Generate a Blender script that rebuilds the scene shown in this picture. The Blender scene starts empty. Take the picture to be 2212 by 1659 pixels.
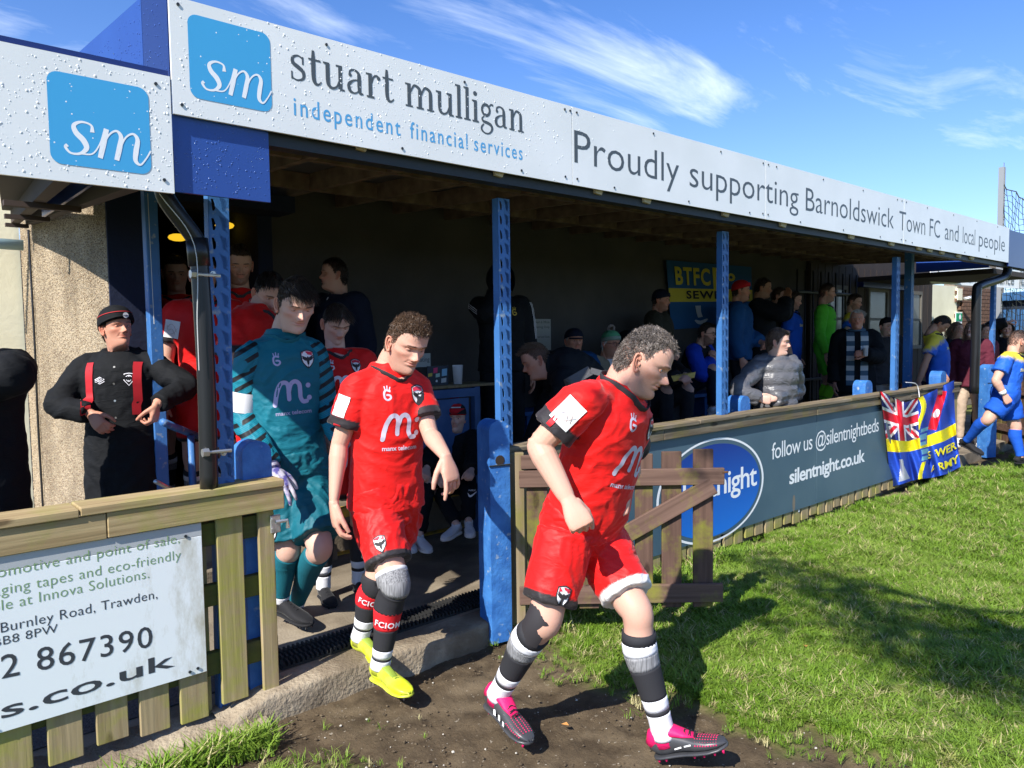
import bpy, bmesh, math, random
import numpy as np
from mathutils import Vector, Matrix
from mathutils.bvhtree import BVHTree
random.seed(7); np.random.seed(7)
S = bpy.context.scene
COL = S.collection
RAD = math.radians
# ---------------------------------------------------------------- camera
F_, CX, CY, CAMH = 1620., 1106., 829.5, 1.55
PIT, RO, YAW = math.atan(101/1620), .0138, RAD(48.5)
_h = np.array([math.cos(YAW), math.sin(YAW), 0]); _r = np.array([math.sin(YAW), -math.cos(YAW), 0]); _z = np.array([0, 0, 1.])
FW = _h*math.cos(PIT)-_z*math.sin(PIT); _u = _h*math.sin(PIT)+_z*math.cos(PIT)
RT = _r*math.cos(RO)-_u*math.sin(RO); UP = _u*math.cos(RO)+_r*math.sin(RO)
CAM = np.array([0, 0, CAMH])
cd = bpy.data.cameras.new('camera'); cam = bpy.data.objects.new('camera', cd); COL.objects.link(cam)
cd.sensor_width = 36; cd.lens = 1620/2212*36; cd.clip_end = 3000; cd.clip_start = .05
m_ = Matrix([[RT[0], UP[0], -FW[0], 0], [RT[1], UP[1], -FW[1], 0], [RT[2], UP[2], -FW[2], CAMH], [0, 0, 0, 1]])
cam.matrix_world = m_; S.camera = cam
# ---------------------------------------------------------------- sky, sun, exposure
SUN_EL = 41.; SX, SY = math.cos(RAD(17.0)), math.sin(RAD(17.0))
w = bpy.data.worlds.new('World'); S.world = w; w.use_nodes = True
nt = w.node_tree; N = nt.nodes; L = nt.links
for n in list(N): N.remove(n)
out = N.new('ShaderNodeOutputWorld'); bg = N.new('ShaderNodeBackground'); sky = N.new('ShaderNodeTexSky')
sky.sky_type = 'NISHITA'; sky.sun_disc = False; sky.sun_elevation = RAD(SUN_EL); sky.sun_rotation = math.atan2(-SX, -SY)
sky.air_density = 1.05; sky.dust_density = .25; sky.ozone_density = 3.5; sky.altitude = 150
bg.inputs['Strength'].default_value = .125
tc = N.new('ShaderNodeTexCoord')
sep = N.new('ShaderNodeSeparateXYZ'); L.new(tc.outputs['Generated'], sep.inputs[0])
def wm(op, a, b=None, c=None, clamp=False):
    n = N.new('ShaderNodeMath'); n.operation = op; n.use_clamp = clamp
    for i, v in enumerate((a, b, c)):
        if v is None: continue
        if isinstance(v, (int, float)): n.inputs[i].default_value = v
        else: L.new(v, n.inputs[i])
    return n.outputs[0]
# the cloud sheet is flat and high: project the view direction onto a plane overhead
zz = wm('ADD', wm('MAXIMUM', sep.outputs[2], 0.0), .09)
cmb = N.new('ShaderNodeCombineXYZ'); L.new(wm('DIVIDE', sep.outputs[0], zz), cmb.inputs[0]); L.new(wm('DIVIDE', sep.outputs[1], zz), cmb.inputs[1])
mp = N.new('ShaderNodeMapping'); mp.inputs['Rotation'].default_value = (0, 0, RAD(-38)); mp.inputs['Scale'].default_value = (.42, 1.5, 1); mp.inputs['Location'].default_value = (3.1, .62, 0)
L.new(cmb.outputs[0], mp.inputs[0])
n1 = N.new('ShaderNodeTexNoise'); n1.inputs['Scale'].default_value = 1.7; n1.inputs['Detail'].default_value = 9; n1.inputs['Roughness'].default_value = .62; n1.inputs['Distortion'].default_value = .7
L.new(mp.outputs[0], n1.inputs[0])
n2 = N.new('ShaderNodeTexNoise'); n2.inputs['Scale'].default_value = .55; n2.inputs['Detail'].default_value = 3; L.new(cmb.outputs[0], n2.inputs[0])
cov = wm('MULTIPLY', wm('SUBTRACT', wm('ADD', n1.outputs[0], wm('MULTIPLY', n2.outputs[0], .55)), .80), 3.2, clamp=True)
cov = wm('MULTIPLY', wm('POWER', cov, 1.3), .75)
low = wm('MULTIPLY', wm('POWER', wm('SUBTRACT', 1.0, wm('MAXIMUM', sep.outputs[2], 0.0)), 7.0), .50)   # whiter towards the horizon
cov = wm('MAXIMUM', cov, low)
mx = N.new('ShaderNodeMix'); mx.data_type = 'RGBA'; L.new(cov, mx.inputs[0]); tn = N.new('ShaderNodeMix'); tn.data_type = 'RGBA'; tn.blend_type = 'MULTIPLY'; tn.inputs[0].default_value = 1; tn.inputs[7].default_value = (.38, .60, .92, 1); L.new(sky.outputs[0], tn.inputs[6]); L.new(tn.outputs[2], mx.inputs[6]); mx.inputs[7].default_value = (6.6, 7.2, 7.9, 1)
L.new(mx.outputs[2], bg.inputs[0]); L.new(bg.outputs[0], out.inputs[0])
sl = bpy.data.lights.new('sun', 'SUN'); sl.energy = 4.9; sl.angle = RAD(.5); sl.color = (1, .955, .88)
so = bpy.data.objects.new('sun', sl); COL.objects.link(so)
ce = math.cos(RAD(SUN_EL)); sd = Vector((SX*ce, SY*ce, -math.sin(RAD(SUN_EL))))
so.rotation_euler = sd.to_track_quat('-Z', 'Y').to_euler(); so.location = (-6, -3, 9)
SUND = np.array(sd)
S.view_settings.view_transform = 'Standard'; S.view_settings.look = 'None'; S.view_settings.gamma = 1; S.view_settings.use_curve_mapping = False
S.view_settings.exposure = .85
S.render.engine = 'CYCLES'; S.cycles.max_bounces = 6; S.cycles.diffuse_bounces = 4; S.cycles.transparent_max_bounces = 6

# ---------------------------------------------------------------- helpers
def A(*v): return np.array(v, float)
def at(px, py, X=None, Y=None, Z=None, d=None):
    v = FW+RT*(px-CX)/F_-UP*(py-CY)/F_
    t = d if d is not None else X/v[0] if X is not None else Y/v[1] if Y is not None else (Z-CAMH)/v[2]
    return CAM+v*t
def nrm(v): v = np.asarray(v, float); return v/max(1e-9, np.linalg.norm(v))
def lerp(a, b, t): return np.asarray(a)*(1-t)+np.asarray(b)*t
def tag(o, label=None, cat=None, group=None, kind=None, category=None):
    cat = cat or category
    for k, v in (('label', label), ('category', cat), ('group', group), ('kind', kind)):
        if v: o[k] = v
    return o
def empty(name, loc=(0, 0, 0), rz=0, **k):
    o = bpy.data.objects.new(name, None); COL.objects.link(o); o.location = loc; o.rotation_euler = (0, 0, rz); o.empty_display_size = .1
    return tag(o, **k)
def mesh_obj(name, V, F, mats=None, mi=None, parent=None, smooth=False, col=None, **k):
    me = bpy.data.meshes.new(name); me.from_pydata(np.asarray(V, float).reshape(-1, 3).tolist(), [], F.tolist() if isinstance(F, np.ndarray) else F)
    if mats is None: mats = []
    if not isinstance(mats, (list, tuple)): mats = [mats]
    for m in mats: me.materials.append(m)
    if mi is not None: me.polygons.foreach_set('material_index', np.asarray(mi, dtype=np.int32))
    if smooth: me.polygons.foreach_set('use_smooth', np.ones(len(me.polygons), bool))
    if col is not None:
        ca = me.color_attributes.new('Col', 'FLOAT_COLOR', 'POINT')
        c4 = np.ones((len(V), 4)); c4[:, :3] = col; ca.data.foreach_set('color', c4.ravel())
    me.update()
    o = bpy.data.objects.new(name, me); COL.objects.link(o)
    if parent is not None:
        o.parent = parent
        o.matrix_parent_inverse = inv_of(parent)
    return tag(o, **k)
def inv_of(p):
    return p.matrix_basis.inverted()   # every mesh is built in world axes, so its own matrix is its place
def share(name, src, loc=(0, 0, 0), rot=(0, 0, 0), scale=(1, 1, 1), parent=None, **k):
    """another object on the same mesh data; loc/rot in world axes"""
    o = bpy.data.objects.new(name, src.data if hasattr(src, 'data') else src); COL.objects.link(o)
    o.location = loc; o.rotation_euler = rot; o.scale = scale
    if parent is not None: o.parent = parent; o.matrix_parent_inverse = inv_of(parent)
    return tag(o, **k)
class G:
    """a bag of faces that becomes one mesh"""
    def __init__(s): s.V = []; s.F = []; s.M = []; s.n = 0
    def add(s, V, F, m=0):
        V = np.asarray(V, float).reshape(-1, 3); s.V.append(V)
        if len(F):
            try: s.F += (np.asarray(F, dtype=np.int64)+s.n).tolist()
            except ValueError: s.F += [[int(i)+s.n for i in f] for f in F]
        s.M += [m]*len(F); s.n += len(V); return s
    def arr(s): return (np.vstack(s.V) if s.V else np.zeros((0, 3))), s.F
    def box(s, a, b, m=0, bev=0):
        a = np.minimum(a, b).astype(float); b2 = np.maximum(a, b).astype(float); s.add(*boxm(a, b2, bev), m); return s
    def obox(s, c, ax, ay, az, m=0, bev=0):
        V, F = boxm(A(-1, -1, -1), A(1, 1, 1), 0)
        if bev:
            l = A(np.linalg.norm(ax), np.linalg.norm(ay), np.linalg.norm(az)); V, F = boxm(-l, l, bev); V = V/l
        s.add(np.asarray(c)+V[:, :1]*np.asarray(ax)+V[:, 1:2]*np.asarray(ay)+V[:, 2:3]*np.asarray(az), F, m); return s
    def build(s, name, mats=None, parent=None, smooth=False, **k):
        V, F = s.arr(); return mesh_obj(name, V, F, mats, s.M if isinstance(mats, (list, tuple)) and len(mats) > 1 else None, parent, smooth, **k)
BOXF = [(0, 3, 2, 1), (4, 5, 6, 7), (0, 1, 5, 4), (1, 2, 6, 5), (2, 3, 7, 6), (3, 0, 4, 7)]
def boxm(a, b, bev=0):
    if not bev:
        x0, y0, z0 = a; x1, y1, z1 = b
        return np.array([(x0, y0, z0), (x1, y0, z0), (x1, y1, z0), (x0, y1, z0), (x0, y0, z1), (x1, y0, z1), (x1, y1, z1), (x0, y1, z1)]), BOXF
    # chamfered box: 24 verts
    V = []; idx = {}
    for sx in (0, 1):
        for sy in (0, 1):
            for sz in (0, 1):
                c = A(b[0] if sx else a[0], b[1] if sy else a[1], b[2] if sz else a[2]); d = A(-bev if sx else bev, -bev if sy else bev, -bev if sz else bev)
                for ax in range(3):
                    p = c.copy()
                    for o in range(3):
                        if o != ax: p[o] += d[o]
                    idx[(sx, sy, sz, ax)] = len(V); V.append(p)
    F = []
    for ax in range(3):
        o1, o2 = [(1, 2), (2, 0), (0, 1)][ax]
        for sgn in (0, 1):
            q = []
            for (u, v) in ((0, 0), (1, 0), (1, 1), (0, 1)):
                k = [0, 0, 0]; k[ax] = sgn; k[o1] = u; k[o2] = v; q.append(idx[(k[0], k[1], k[2], ax)])
            F.append(tuple(q) if sgn else tuple(q[::-1]))
    cen = (np.asarray(a)+np.asarray(b))/2
    def addf(q):
        P = [V[i] for i in q]; n = np.cross(P[1]-P[0], P[2]-P[0]); c = sum(P)/len(P)-cen
        F.append(tuple(q) if np.dot(n, c) > 0 else tuple(q[::-1]))
    for ax in range(3):
        o1, o2 = [(1, 2), (2, 0), (0, 1)][ax]
        for u in (0, 1):
            for v in (0, 1):
                k0 = [0, 0, 0]; k0[o1] = u; k0[o2] = v; k1 = list(k0); k1[ax] = 1
                addf([idx[(*k0, o1)], idx[(*k1, o1)], idx[(*k1, o2)], idx[(*k0, o2)]])
    for sx in (0, 1):
        for sy in (0, 1):
            for sz in (0, 1): addf([idx[(sx, sy, sz, i)] for i in range(3)])
    return np.array(V), F
def tube(P, Ra, Rb=None, side=None, n=12, cap=True, e=2., closed=False):
    """loft of (super)elliptical rings along P; Ra along the side hint, Rb across it"""
    P = np.asarray(P, float); k = len(P)
    Ra = np.broadcast_to(np.asarray(Ra, float), (k,)); Rb = Ra if Rb is None else np.broadcast_to(np.asarray(Rb, float), (k,))
    T = np.zeros_like(P)
    if closed: T = np.roll(P, -1, 0)-np.roll(P, 1, 0)
    else: T[1:-1] = P[2:]-P[:-2]; T[0] = P[1]-P[0]; T[-1] = P[-1]-P[-2]
    T /= np.maximum(1e-9, np.linalg.norm(T, axis=1, keepdims=True))
    if side is None:
        s = np.cross(T[0], A(.12, .3, 1)); s = nrm(s); SS = []
        for i in range(k):
            s = nrm(s-T[i]*np.dot(s, T[i])); SS.append(s)
        Sd = np.array(SS)
    else:
        Sd = np.broadcast_to(np.asarray(side, float), (k, 3)).copy(); Sd -= T*np.sum(Sd*T, 1, keepdims=True); Sd /= np.maximum(1e-9, np.linalg.norm(Sd, axis=1, keepdims=True))
    Nn = np.cross(T, Sd)
    t = np.arange(n)*2*np.pi/n; c, s_ = np.cos(t), np.sin(t)
    if e != 2: c = np.sign(c)*abs(c)**(2/e); s_ = np.sign(s_)*abs(s_)**(2/e)
    V = P[:, None, :]+Ra[:, None, None]*c[None, :, None]*Sd[:, None, :]+Rb[:, None, None]*s_[None, :, None]*Nn[:, None, :]
    V = V.reshape(-1, 3); F = []
    for i in range(k if closed else k-1):
        a0 = i*n; b0 = ((i+1) % k)*n
        for j in range(n): j2 = (j+1) % n; F.append((a0+j, a0+j2, b0+j2, b0+j))
    if cap and not closed:
        m = len(V); V = np.vstack([V, P[:1], P[-1:]])
        for j in range(n): j2 = (j+1) % n; F.append((m, j2, j)); F.append((m+1, (k-1)*n+j, (k-1)*n+j2))
    return V, F
def cr(P, m=6, closed=False):
    """Catmull-Rom resample"""
    P = np.asarray(P, float); Q = np.vstack([2*P[0]-P[1], P, 2*P[-1]-P[-2]]); o = []
    for i in range(1, len(Q)-2):
        for t in np.arange(m)/m:
            a, b, c, d = Q[i-1:i+3]; o.append(.5*((2*b)+(-a+c)*t+(2*a-5*b+4*c-d)*t*t+(-a+3*b-3*c+d)*t**3))
    o.append(P[-1]); return np.array(o)
def sphere(c, r, n=12, m=8, sq=(1, 1, 1)):
    V = []; F = []
    for i in range(1, m):
        ph = np.pi*i/m
        for j in range(n): th = 2*np.pi*j/n; V.append((math.sin(ph)*math.cos(th), math.sin(ph)*math.sin(th), math.cos(ph)))
    V += [(0, 0, 1), (0, 0, -1)]; V = np.array(V)*r*np.asarray(sq)+np.asarray(c)
    for i in range(m-2):
        for j in range(n): j2 = (j+1) % n; F.append((i*n+j, (i+1)*n+j, (i+1)*n+j2, i*n+j2))
    for j in range(n): j2 = (j+1) % n; F.append((len(V)-2, j, j2)); F.append((len(V)-1, (m-2)*n+j2, (m-2)*n+j))
    return V, F
# value noise, vectorised
def _hs(i, j, k, s): 
    h = (i*374761393+j*668265263+k*2147483647+s*974711) & 0xffffffff
    h = ((h ^ (h >> 13))*1274126177) & 0xffffffff
    return ((h ^ (h >> 16)) & 0xffff)/65535.
_GT = np.random.RandomState(99).normal(0, 1, (4096, 3)); _GT /= np.linalg.norm(_GT, axis=1, keepdims=True)
def vnoise(P, s=0):
    """gradient noise, about -1..1"""
    P = np.asarray(P, float); i = np.floor(P).astype(np.int64); d0 = P-i; f = d0*d0*d0*(d0*(d0*6-15)+10); r = 0
    for a in (0, 1):
        for b in (0, 1):
            for c in (0, 1):
                h = ((i[:, 0]+a)*374761393+(i[:, 1]+b)*668265263+(i[:, 2]+c)*1440662683+s*974711) & 0xffffffff; h = ((h ^ (h >> 13))*1274126177) & 0xffffffff; h = (h ^ (h >> 16)) & 4095
                g = _GT[h]; wt = (f[:, 0] if a else 1-f[:, 0])*(f[:, 1] if b else 1-f[:, 1])*(f[:, 2] if c else 1-f[:, 2])
                r = r+wt*((d0[:, 0]-a)*g[:, 0]+(d0[:, 1]-b)*g[:, 1]+(d0[:, 2]-c)*g[:, 2])
    return np.clip(r*1.6, -1, 1)
def fbm(P, s=0, o=3):
    r = 0; a = 1
    for k in range(o): r = r+a*vnoise(np.asarray(P)*2**k, s+k); a *= .5
    return r
# ---------------------------------------------------------------- materials
def rgb(h):
    """sRGB hex or 0-255 triple to linear"""
    if isinstance(h, str): h = [int(h[i:i+2], 16) for i in (0, 2, 4)]
    return tuple((c/255/12.92) if c/255 <= .04045 else ((c/255+.055)/1.055)**2.4 for c in h)
MATS = {}
def mat(name, col, rough=.7, col2=None, nscale=8., contrast=3., bump=0., bscale=60., spec=.4, metal=0., coord='Object', stretch=(1, 1, 1), vcol=False, sss=0., sheen=0., emit=0., trans=0., col3=None, n3=1.5, c3=5., detail=5, bdist=.01, ior=1.45, alpha=1, coat=0, off3=0.0, crease=0.):
    if name in MATS: return MATS[name]
    m = bpy.data.materials.new(name); m.use_nodes = True; nt = m.node_tree; N = nt.nodes; L = nt.links; b = N['Principled BSDF']
    b.inputs['Roughness'].default_value = rough; b.inputs['Metallic'].default_value = metal; b.inputs['Specular IOR Level'].default_value = spec; b.inputs['IOR'].default_value = ior
    c4 = (*col, 1); b.inputs['Base Color'].default_value = c4
    tc = N.new('ShaderNodeTexCoord'); mp = N.new('ShaderNodeMapping'); mp.inputs['Scale'].default_value = stretch
    if coord == 'World':
        ge = N.new('ShaderNodeNewGeometry'); L.new(ge.outputs['Position'], mp.inputs[0])
    elif coord == 'Piece':          # each piece cut from another bit of the grain
        oi = N.new('ShaderNodeObjectInfo'); ad = N.new('ShaderNodeVectorMath'); ad.operation = 'ADD'
        sc = N.new('ShaderNodeMath'); sc.operation = 'MULTIPLY'; sc.inputs[1].default_value = 37; L.new(oi.outputs['Random'], sc.inputs[0])
        L.new(tc.outputs['Object'], ad.inputs[0]); L.new(sc.outputs[0], ad.inputs[1]); L.new(ad.outputs[0], mp.inputs[0])
    else: L.new(tc.outputs[coord], mp.inputs[0])
    cur = None
    def mixin(a, bcol, sc, con, off=0.):
        nz = N.new('ShaderNodeTexNoise'); nz.inputs['Scale'].default_value = sc; nz.inputs['Detail'].default_value = detail; L.new(mp.outputs[0], nz.inputs[0])
        mr = N.new('ShaderNodeMapRange'); mr.inputs[1].default_value = .5+off-.5/con; mr.inputs[2].default_value = .5+off+.5/con; L.new(nz.outputs[0], mr.inputs[0])
        x = N.new('ShaderNodeMix'); x.data_type = 'RGBA'; L.new(mr.outputs[0], x.inputs[0])
        if isinstance(a, tuple): x.inputs[6].default_value = a
        else: L.new(a, x.inputs[6])
        x.inputs[7].default_value = (*bcol, 1); return x.outputs[2]
    if col2 is not None: cur = mixin(c4, col2, nscale, contrast)
    if col3 is not None: cur = mixin(cur if cur is not None else c4, col3, n3, c3, off3)
    if vcol:
        at_ = N.new('ShaderNodeVertexColor'); at_.layer_name = 'Col'
        if cur is None: cur = at_.outputs[0]
        else:
            x = N.new('ShaderNodeMix'); x.data_type = 'RGBA'; x.blend_type = 'MULTIPLY'; x.inputs[0].default_value = 1; L.new(cur, x.inputs[6]); L.new(at_.outputs[0], x.inputs[7]); cur = x.outputs[2]
    if cur is not None: L.new(cur, b.inputs['Base Color'])
    if bump:
        nz = N.new('ShaderNodeTexNoise'); nz.inputs['Scale'].default_value = bscale; nz.inputs['Detail'].default_value = 6; L.new(mp.outputs[0], nz.inputs[0])
        bp = N.new('ShaderNodeBump'); bp.inputs['Strength'].default_value = bump; bp.inputs['Distance'].default_value = bdist; L.new(nz.outputs[0], bp.inputs['Height']); L.new(bp.outputs[0], b.inputs['Normal'])
    if crease:
        mc = N.new('ShaderNodeMapping'); mc.inputs['Scale'].default_value = (1, 1, 1.9); mc.inputs['Rotation'].default_value = (.35, .2, 0); gp = N.new('ShaderNodeNewGeometry'); L.new(gp.outputs['Position'], mc.inputs[0])
        nc_ = N.new('ShaderNodeTexNoise'); nc_.inputs['Scale'].default_value = 13; nc_.inputs['Detail'].default_value = 3; nc_.inputs['Roughness'].default_value = .45; nc_.inputs['Distortion'].default_value = .9; L.new(mc.outputs[0], nc_.inputs[0])
        ab = N.new('ShaderNodeMath'); ab.operation = 'SUBTRACT'; ab.inputs[1].default_value = .5; L.new(nc_.outputs[0], ab.inputs[0]); a2 = N.new('ShaderNodeMath'); a2.operation = 'ABSOLUTE'; L.new(ab.outputs[0], a2.inputs[0]); a3 = N.new('ShaderNodeMath'); a3.operation = 'MULTIPLY'; a3.inputs[1].default_value = -4; L.new(a2.outputs[0], a3.inputs[0])
        b2 = N.new('ShaderNodeBump'); b2.inputs['Strength'].default_value = crease; b2.inputs['Distance'].default_value = .0035; L.new(a3.outputs[0], b2.inputs['Height'])
        if b.inputs['Normal'].is_linked: L.new(b.inputs['Normal'].links[0].from_socket, b2.inputs['Normal'])
        L.new(b2.outputs[0], b.inputs['Normal'])
    if sss: b.inputs['Subsurface Weight'].default_value = sss; b.inputs['Subsurface Radius'].default_value = (1, .35, .2); b.inputs['Subsurface Scale'].default_value = .008
    if sheen: b.inputs['Sheen Weight'].default_value = sheen; b.inputs['Sheen Roughness'].default_value = .4
    if coat: b.inputs['Coat Weight'].default_value = coat; b.inputs['Coat Roughness'].default_value = .1
    if emit: b.inputs['Emission Color'].default_value = c4; b.inputs['Emission Strength'].default_value = emit
    if trans: b.inputs['Transmission Weight'].default_value = trans
    if alpha < 1: b.inputs['Alpha'].default_value = alpha
    MATS[name] = m; return m
def nodes_of(m): return m.node_tree.nodes, m.node_tree.links, m.node_tree.nodes['Principled BSDF']
# ---------------------------------------------------------------- flat print: text and strokes as meshes
_TX = {}
def text2d(s, shear=0., space=1., bold=0.):
    k = (s, shear, space, bold)
    if k in _TX: return _TX[k]
    cu = bpy.data.curves.new('lettering', 'FONT'); cu.body = s; cu.shear = shear; cu.space_character = space; cu.offset = bold; cu.resolution_u = 3; cu.fill_mode = 'FRONT'
    o = bpy.data.objects.new('lettering', cu); COL.objects.link(o); dg = bpy.context.evaluated_depsgraph_get(); me = o.evaluated_get(dg).to_mesh()
    V = np.array([v.co[:] for v in me.vertices]).reshape(-1, 3)[:, :2]; F = [tuple(p.vertices) for p in me.polygons]
    o.evaluated_get(dg).to_mesh_clear(); bpy.data.objects.remove(o); bpy.data.curves.remove(cu)
    _TX[k] = (V, F); return V, F
def fit2d(V, x0, x1, y0=None, y1=None, hy=None):
    """stretch to x0..x1; heights by y0..y1 of the bounding box, or with baseline y0 and cap height hy (em .73)"""
    V = V.copy(); a, b = V[:, 0].min(), V[:, 0].max(); V[:, 0] = x0+(V[:, 0]-a)/(b-a)*(x1-x0)
    if hy is not None: V[:, 1] = y0+V[:, 1]*hy/.729
    else: c, d = V[:, 1].min(), V[:, 1].max(); V[:, 1] = y0+(V[:, 1]-c)/(d-c)*(y1-y0)
    return V
def stroke2d(P, wd, m=6, smooth=True, caps=0):
    """a pen stroke; wd number or per-point widths"""
    P = np.asarray(P, float); wd = np.broadcast_to(np.asarray(wd, float), (len(P),))
    Q = np.column_stack([P, wd, np.zeros(len(P))*0])[:, :3]
    if smooth and len(P) > 2: Q = cr(Q, m)
    p = Q[:, :2]; ww = Q[:, 2]; T = np.gradient(p, axis=0); T /= np.maximum(1e-9, np.linalg.norm(T, axis=1, keepdims=True)); Nn = np.column_stack([-T[:, 1], T[:, 0]])
    V = np.vstack([p+Nn*ww[:, None]/2, p-Nn*ww[:, None]/2]); k = len(p); F = [(i, i+k, i+1+k, i+1) for i in range(k-1)]
    if caps:
        for (c, r) in ((p[0], ww[0]/2), (p[-1], ww[-1]/2)):
            b = len(V); V = np.vstack([V, c, [c+r*A(math.cos(t), math.sin(t)) for t in np.arange(12)*np.pi/6]]); F += [(b, b+1+i, b+1+(i+1) % 12) for i in range(12)]
    return V, F
def join2d(items):
    V = []; F = []; n = 0
    for i, (v, f) in enumerate(items):     # each stroke a hair above the one before, so that crossings are clean
        V.append(np.column_stack([v[:, :2], np.full(len(v), (i % 8)*.00010)])); F += [tuple(i+n for i in q) for q in f]; n += len(v)
    return np.vstack(V), F
def poly2d(P): 
    P = np.asarray(P, float); return P, [tuple(range(len(P)))]
def disc2d(c, r, n=24, r2=None):
    t = np.arange(n)*2*np.pi/n; return poly2d(np.column_stack([c[0]+r*np.cos(t), c[1]+(r2 or r)*np.sin(t)]))
def ring2d(c, r, r2, n=48, sx=1, sy=1):
    t = np.arange(n)*2*np.pi/n; d = np.column_stack([np.cos(t)*sx, np.sin(t)*sy]); V = np.vstack([c+d*r, c+d*r2]); return V, [(i, (i+1) % n, n+(i+1) % n, n+i) for i in range(n)]
def rrect2d(x0, y0, x1, y1, r, n=6):
    P = []
    for cx, cy, a in ((x1-r, y1-r, 0), (x0+r, y1-r, 90), (x0+r, y0+r, 180), (x1-r, y0+r, 270)):
        for i in range(n+1): t = RAD(a+90*i/n); P.append((cx+r*math.cos(t), cy+r*math.sin(t)))
    return poly2d(P)
def flat(name, VF, o, ux, uy, mt, parent, off=.0, **k):
    """lay a 2D print on a plane: o origin, ux/uy unit directions"""
    V, F = VF; ux = np.asarray(ux, float); uy = np.asarray(uy, float); nn = np.cross(ux, uy)
    return mesh_obj(name, np.asarray(o)+V[:, :1]*ux+V[:, 1:2]*uy+nn*(off*.35+(V[:, 2:3] if V.shape[1] > 2 else 0.)), F, mt, None, parent, **k)
# ---------------------------------------------------------------- shared materials
def wood(name, base, dark, moss=None, axis='x', mossoff=.0, rough=.85, knots=True):
    if name in MATS: return MATS[name]
    st = {'x': (1.2, 26, 26), 'z': (26, 26, 1.2)}[axis]
    m = mat(name, base, rough, col2=dark, nscale=1.6, contrast=2.2, coord='Piece', stretch=st, bump=.5, bscale=2.5, bdist=.004, spec=.2, detail=8)
    N, L, b = nodes_of(m); cur = b.inputs['Base Color'].links[0].from_socket
    tc = N.new('ShaderNodeNewGeometry')
    if knots:
        vo = N.new('ShaderNodeTexVoronoi'); vo.inputs['Scale'].default_value = 1.0; mp = N.new('ShaderNodeMapping'); mp.inputs['Scale'].default_value = {'x': (3, 9, 9), 'z': (9, 9, 3)}[axis]
        L.new(tc.outputs['Position'], mp.inputs[0]); L.new(mp.outputs[0], vo.inputs[0])
        mr = N.new('ShaderNodeMapRange'); mr.inputs[1].default_value = .10; mr.inputs[2].default_value = .17; mr.inputs[3].default_value = .75; mr.inputs[4].default_value = 0; L.new(vo.outputs['Distance'], mr.inputs[0])
        x = N.new('ShaderNodeMix'); x.data_type = 'RGBA'; L.new(mr.outputs[0], x.inputs[0]); L.new(cur, x.inputs[6]); x.inputs[7].default_value = (dark[0]*.35, dark[1]*.3, dark[2]*.3, 1); cur = x.outputs[2]
    if moss:
        nz = N.new('ShaderNodeTexNoise'); nz.inputs['Scale'].default_value = 5; nz.inputs['Detail'].default_value = 7; nz.inputs['Roughness'].default_value = .65; L.new(tc.outputs['Position'], nz.inputs[0])
        mr = N.new('ShaderNodeMapRange'); mr.inputs[1].default_value = .47-mossoff; mr.inputs[2].default_value = .68-mossoff; mr.inputs[4].default_value = .85; L.new(nz.outputs[0], mr.inputs[0])
        x = N.new('ShaderNodeMix'); x.data_type = 'RGBA'; L.new(mr.outputs[0], x.inputs[0]); L.new(cur, x.inputs[6]); x.inputs[7].default_value = (*moss, 1); cur = x.outputs[2]
    L.new(cur, b.inputs['Base Color']); return m
W_FENCE_X = wood('weathered pine rail', (.42, .32, .17), (.25, .175, .085), (.27, .26, .07), 'x', .0)
W_FENCE_Z = wood('weathered pine slat', (.38, .30, .17), (.24, .18, .09), (.28, .28, .05), 'z', .02)
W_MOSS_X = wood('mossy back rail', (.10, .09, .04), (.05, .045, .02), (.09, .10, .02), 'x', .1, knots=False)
W_RAIL_R = wood('grey worn rail', (.26, .21, .145), (.09, .065, .042), (.17, .14, .045), 'x', -.02)
W_GATE_X = wood('brown stained rail', (.17, .105, .08), (.085, .05, .038), (.20, .20, .03), 'x', -.05)
W_GATE_Z = wood('brown stained board', (.135, .08, .06), (.07, .042, .032), (.18, .19, .02), 'z', .0)
W_BARE = wood('bare post timber', (.27, .21, .13), (.15, .11, .06), (.16, .16, .03), 'z', -.03)
W_JOIST = mat('roof timber', (.22, .155, .11), .85, col2=(.12, .08, .06), nscale=9, bump=.3, bscale=30)
BLUE_P = mat('blue post paint', (.035, .13, .34), .5, col2=(.045, .16, .42), nscale=6, col3=(.28, .33, .36), n3=22, c3=9, off3=.17, bump=.15, bscale=60, spec=.5)
BLUE_W = mat('blue wood paint', (.025, .115, .36), .55, col2=(.05, .19, .50), nscale=12, col3=(.35, .42, .46), n3=26, c3=9, off3=.19, bump=.35, bscale=50)
NAVY_W = mat('navy wood paint', (.008, .03, .13), .5, col2=(.012, .045, .18), nscale=9, bump=.3, bscale=50)
BLUE_F = mat('blue fascia panel', (.022, .06, .26), .28, col2=(.026, .075, .30), nscale=2, spec=.5)
BLUE_D = mat('dark blue fascia panel', (.014, .028, .13), .3, spec=.5)
WHITE_S = mat('white sign panel', (.80, .81, .80), .32, col2=(.74, .755, .74), nscale=3, spec=.4, coord='World')
LOGO_B = mat('logo sky blue', (.06, .36, .66), .32)
TXT_G = mat('lettering slate grey', (.075, .09, .10), .4)
TXT_B = mat('lettering light blue', (.09, .36, .66), .4)
WHITE_T = mat('white print', (.82, .83, .84), .4)
BLACK_P = mat('black plastic', (.012, .012, .013), .32, spec=.5)
RUBBER = mat('black rubber', (.018, .018, .018), .8, bump=.3, bscale=40)
STEEL = mat('galvanised steel', (.55, .55, .54), .35, metal=.85, bump=.1, bscale=40)
STEEL_D = mat('dark steel', (.04, .045, .05), .5, metal=.4)
RUST = mat('rusty iron', (.16, .075, .03), .85, col2=(.06, .03, .018), nscale=30)
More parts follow.
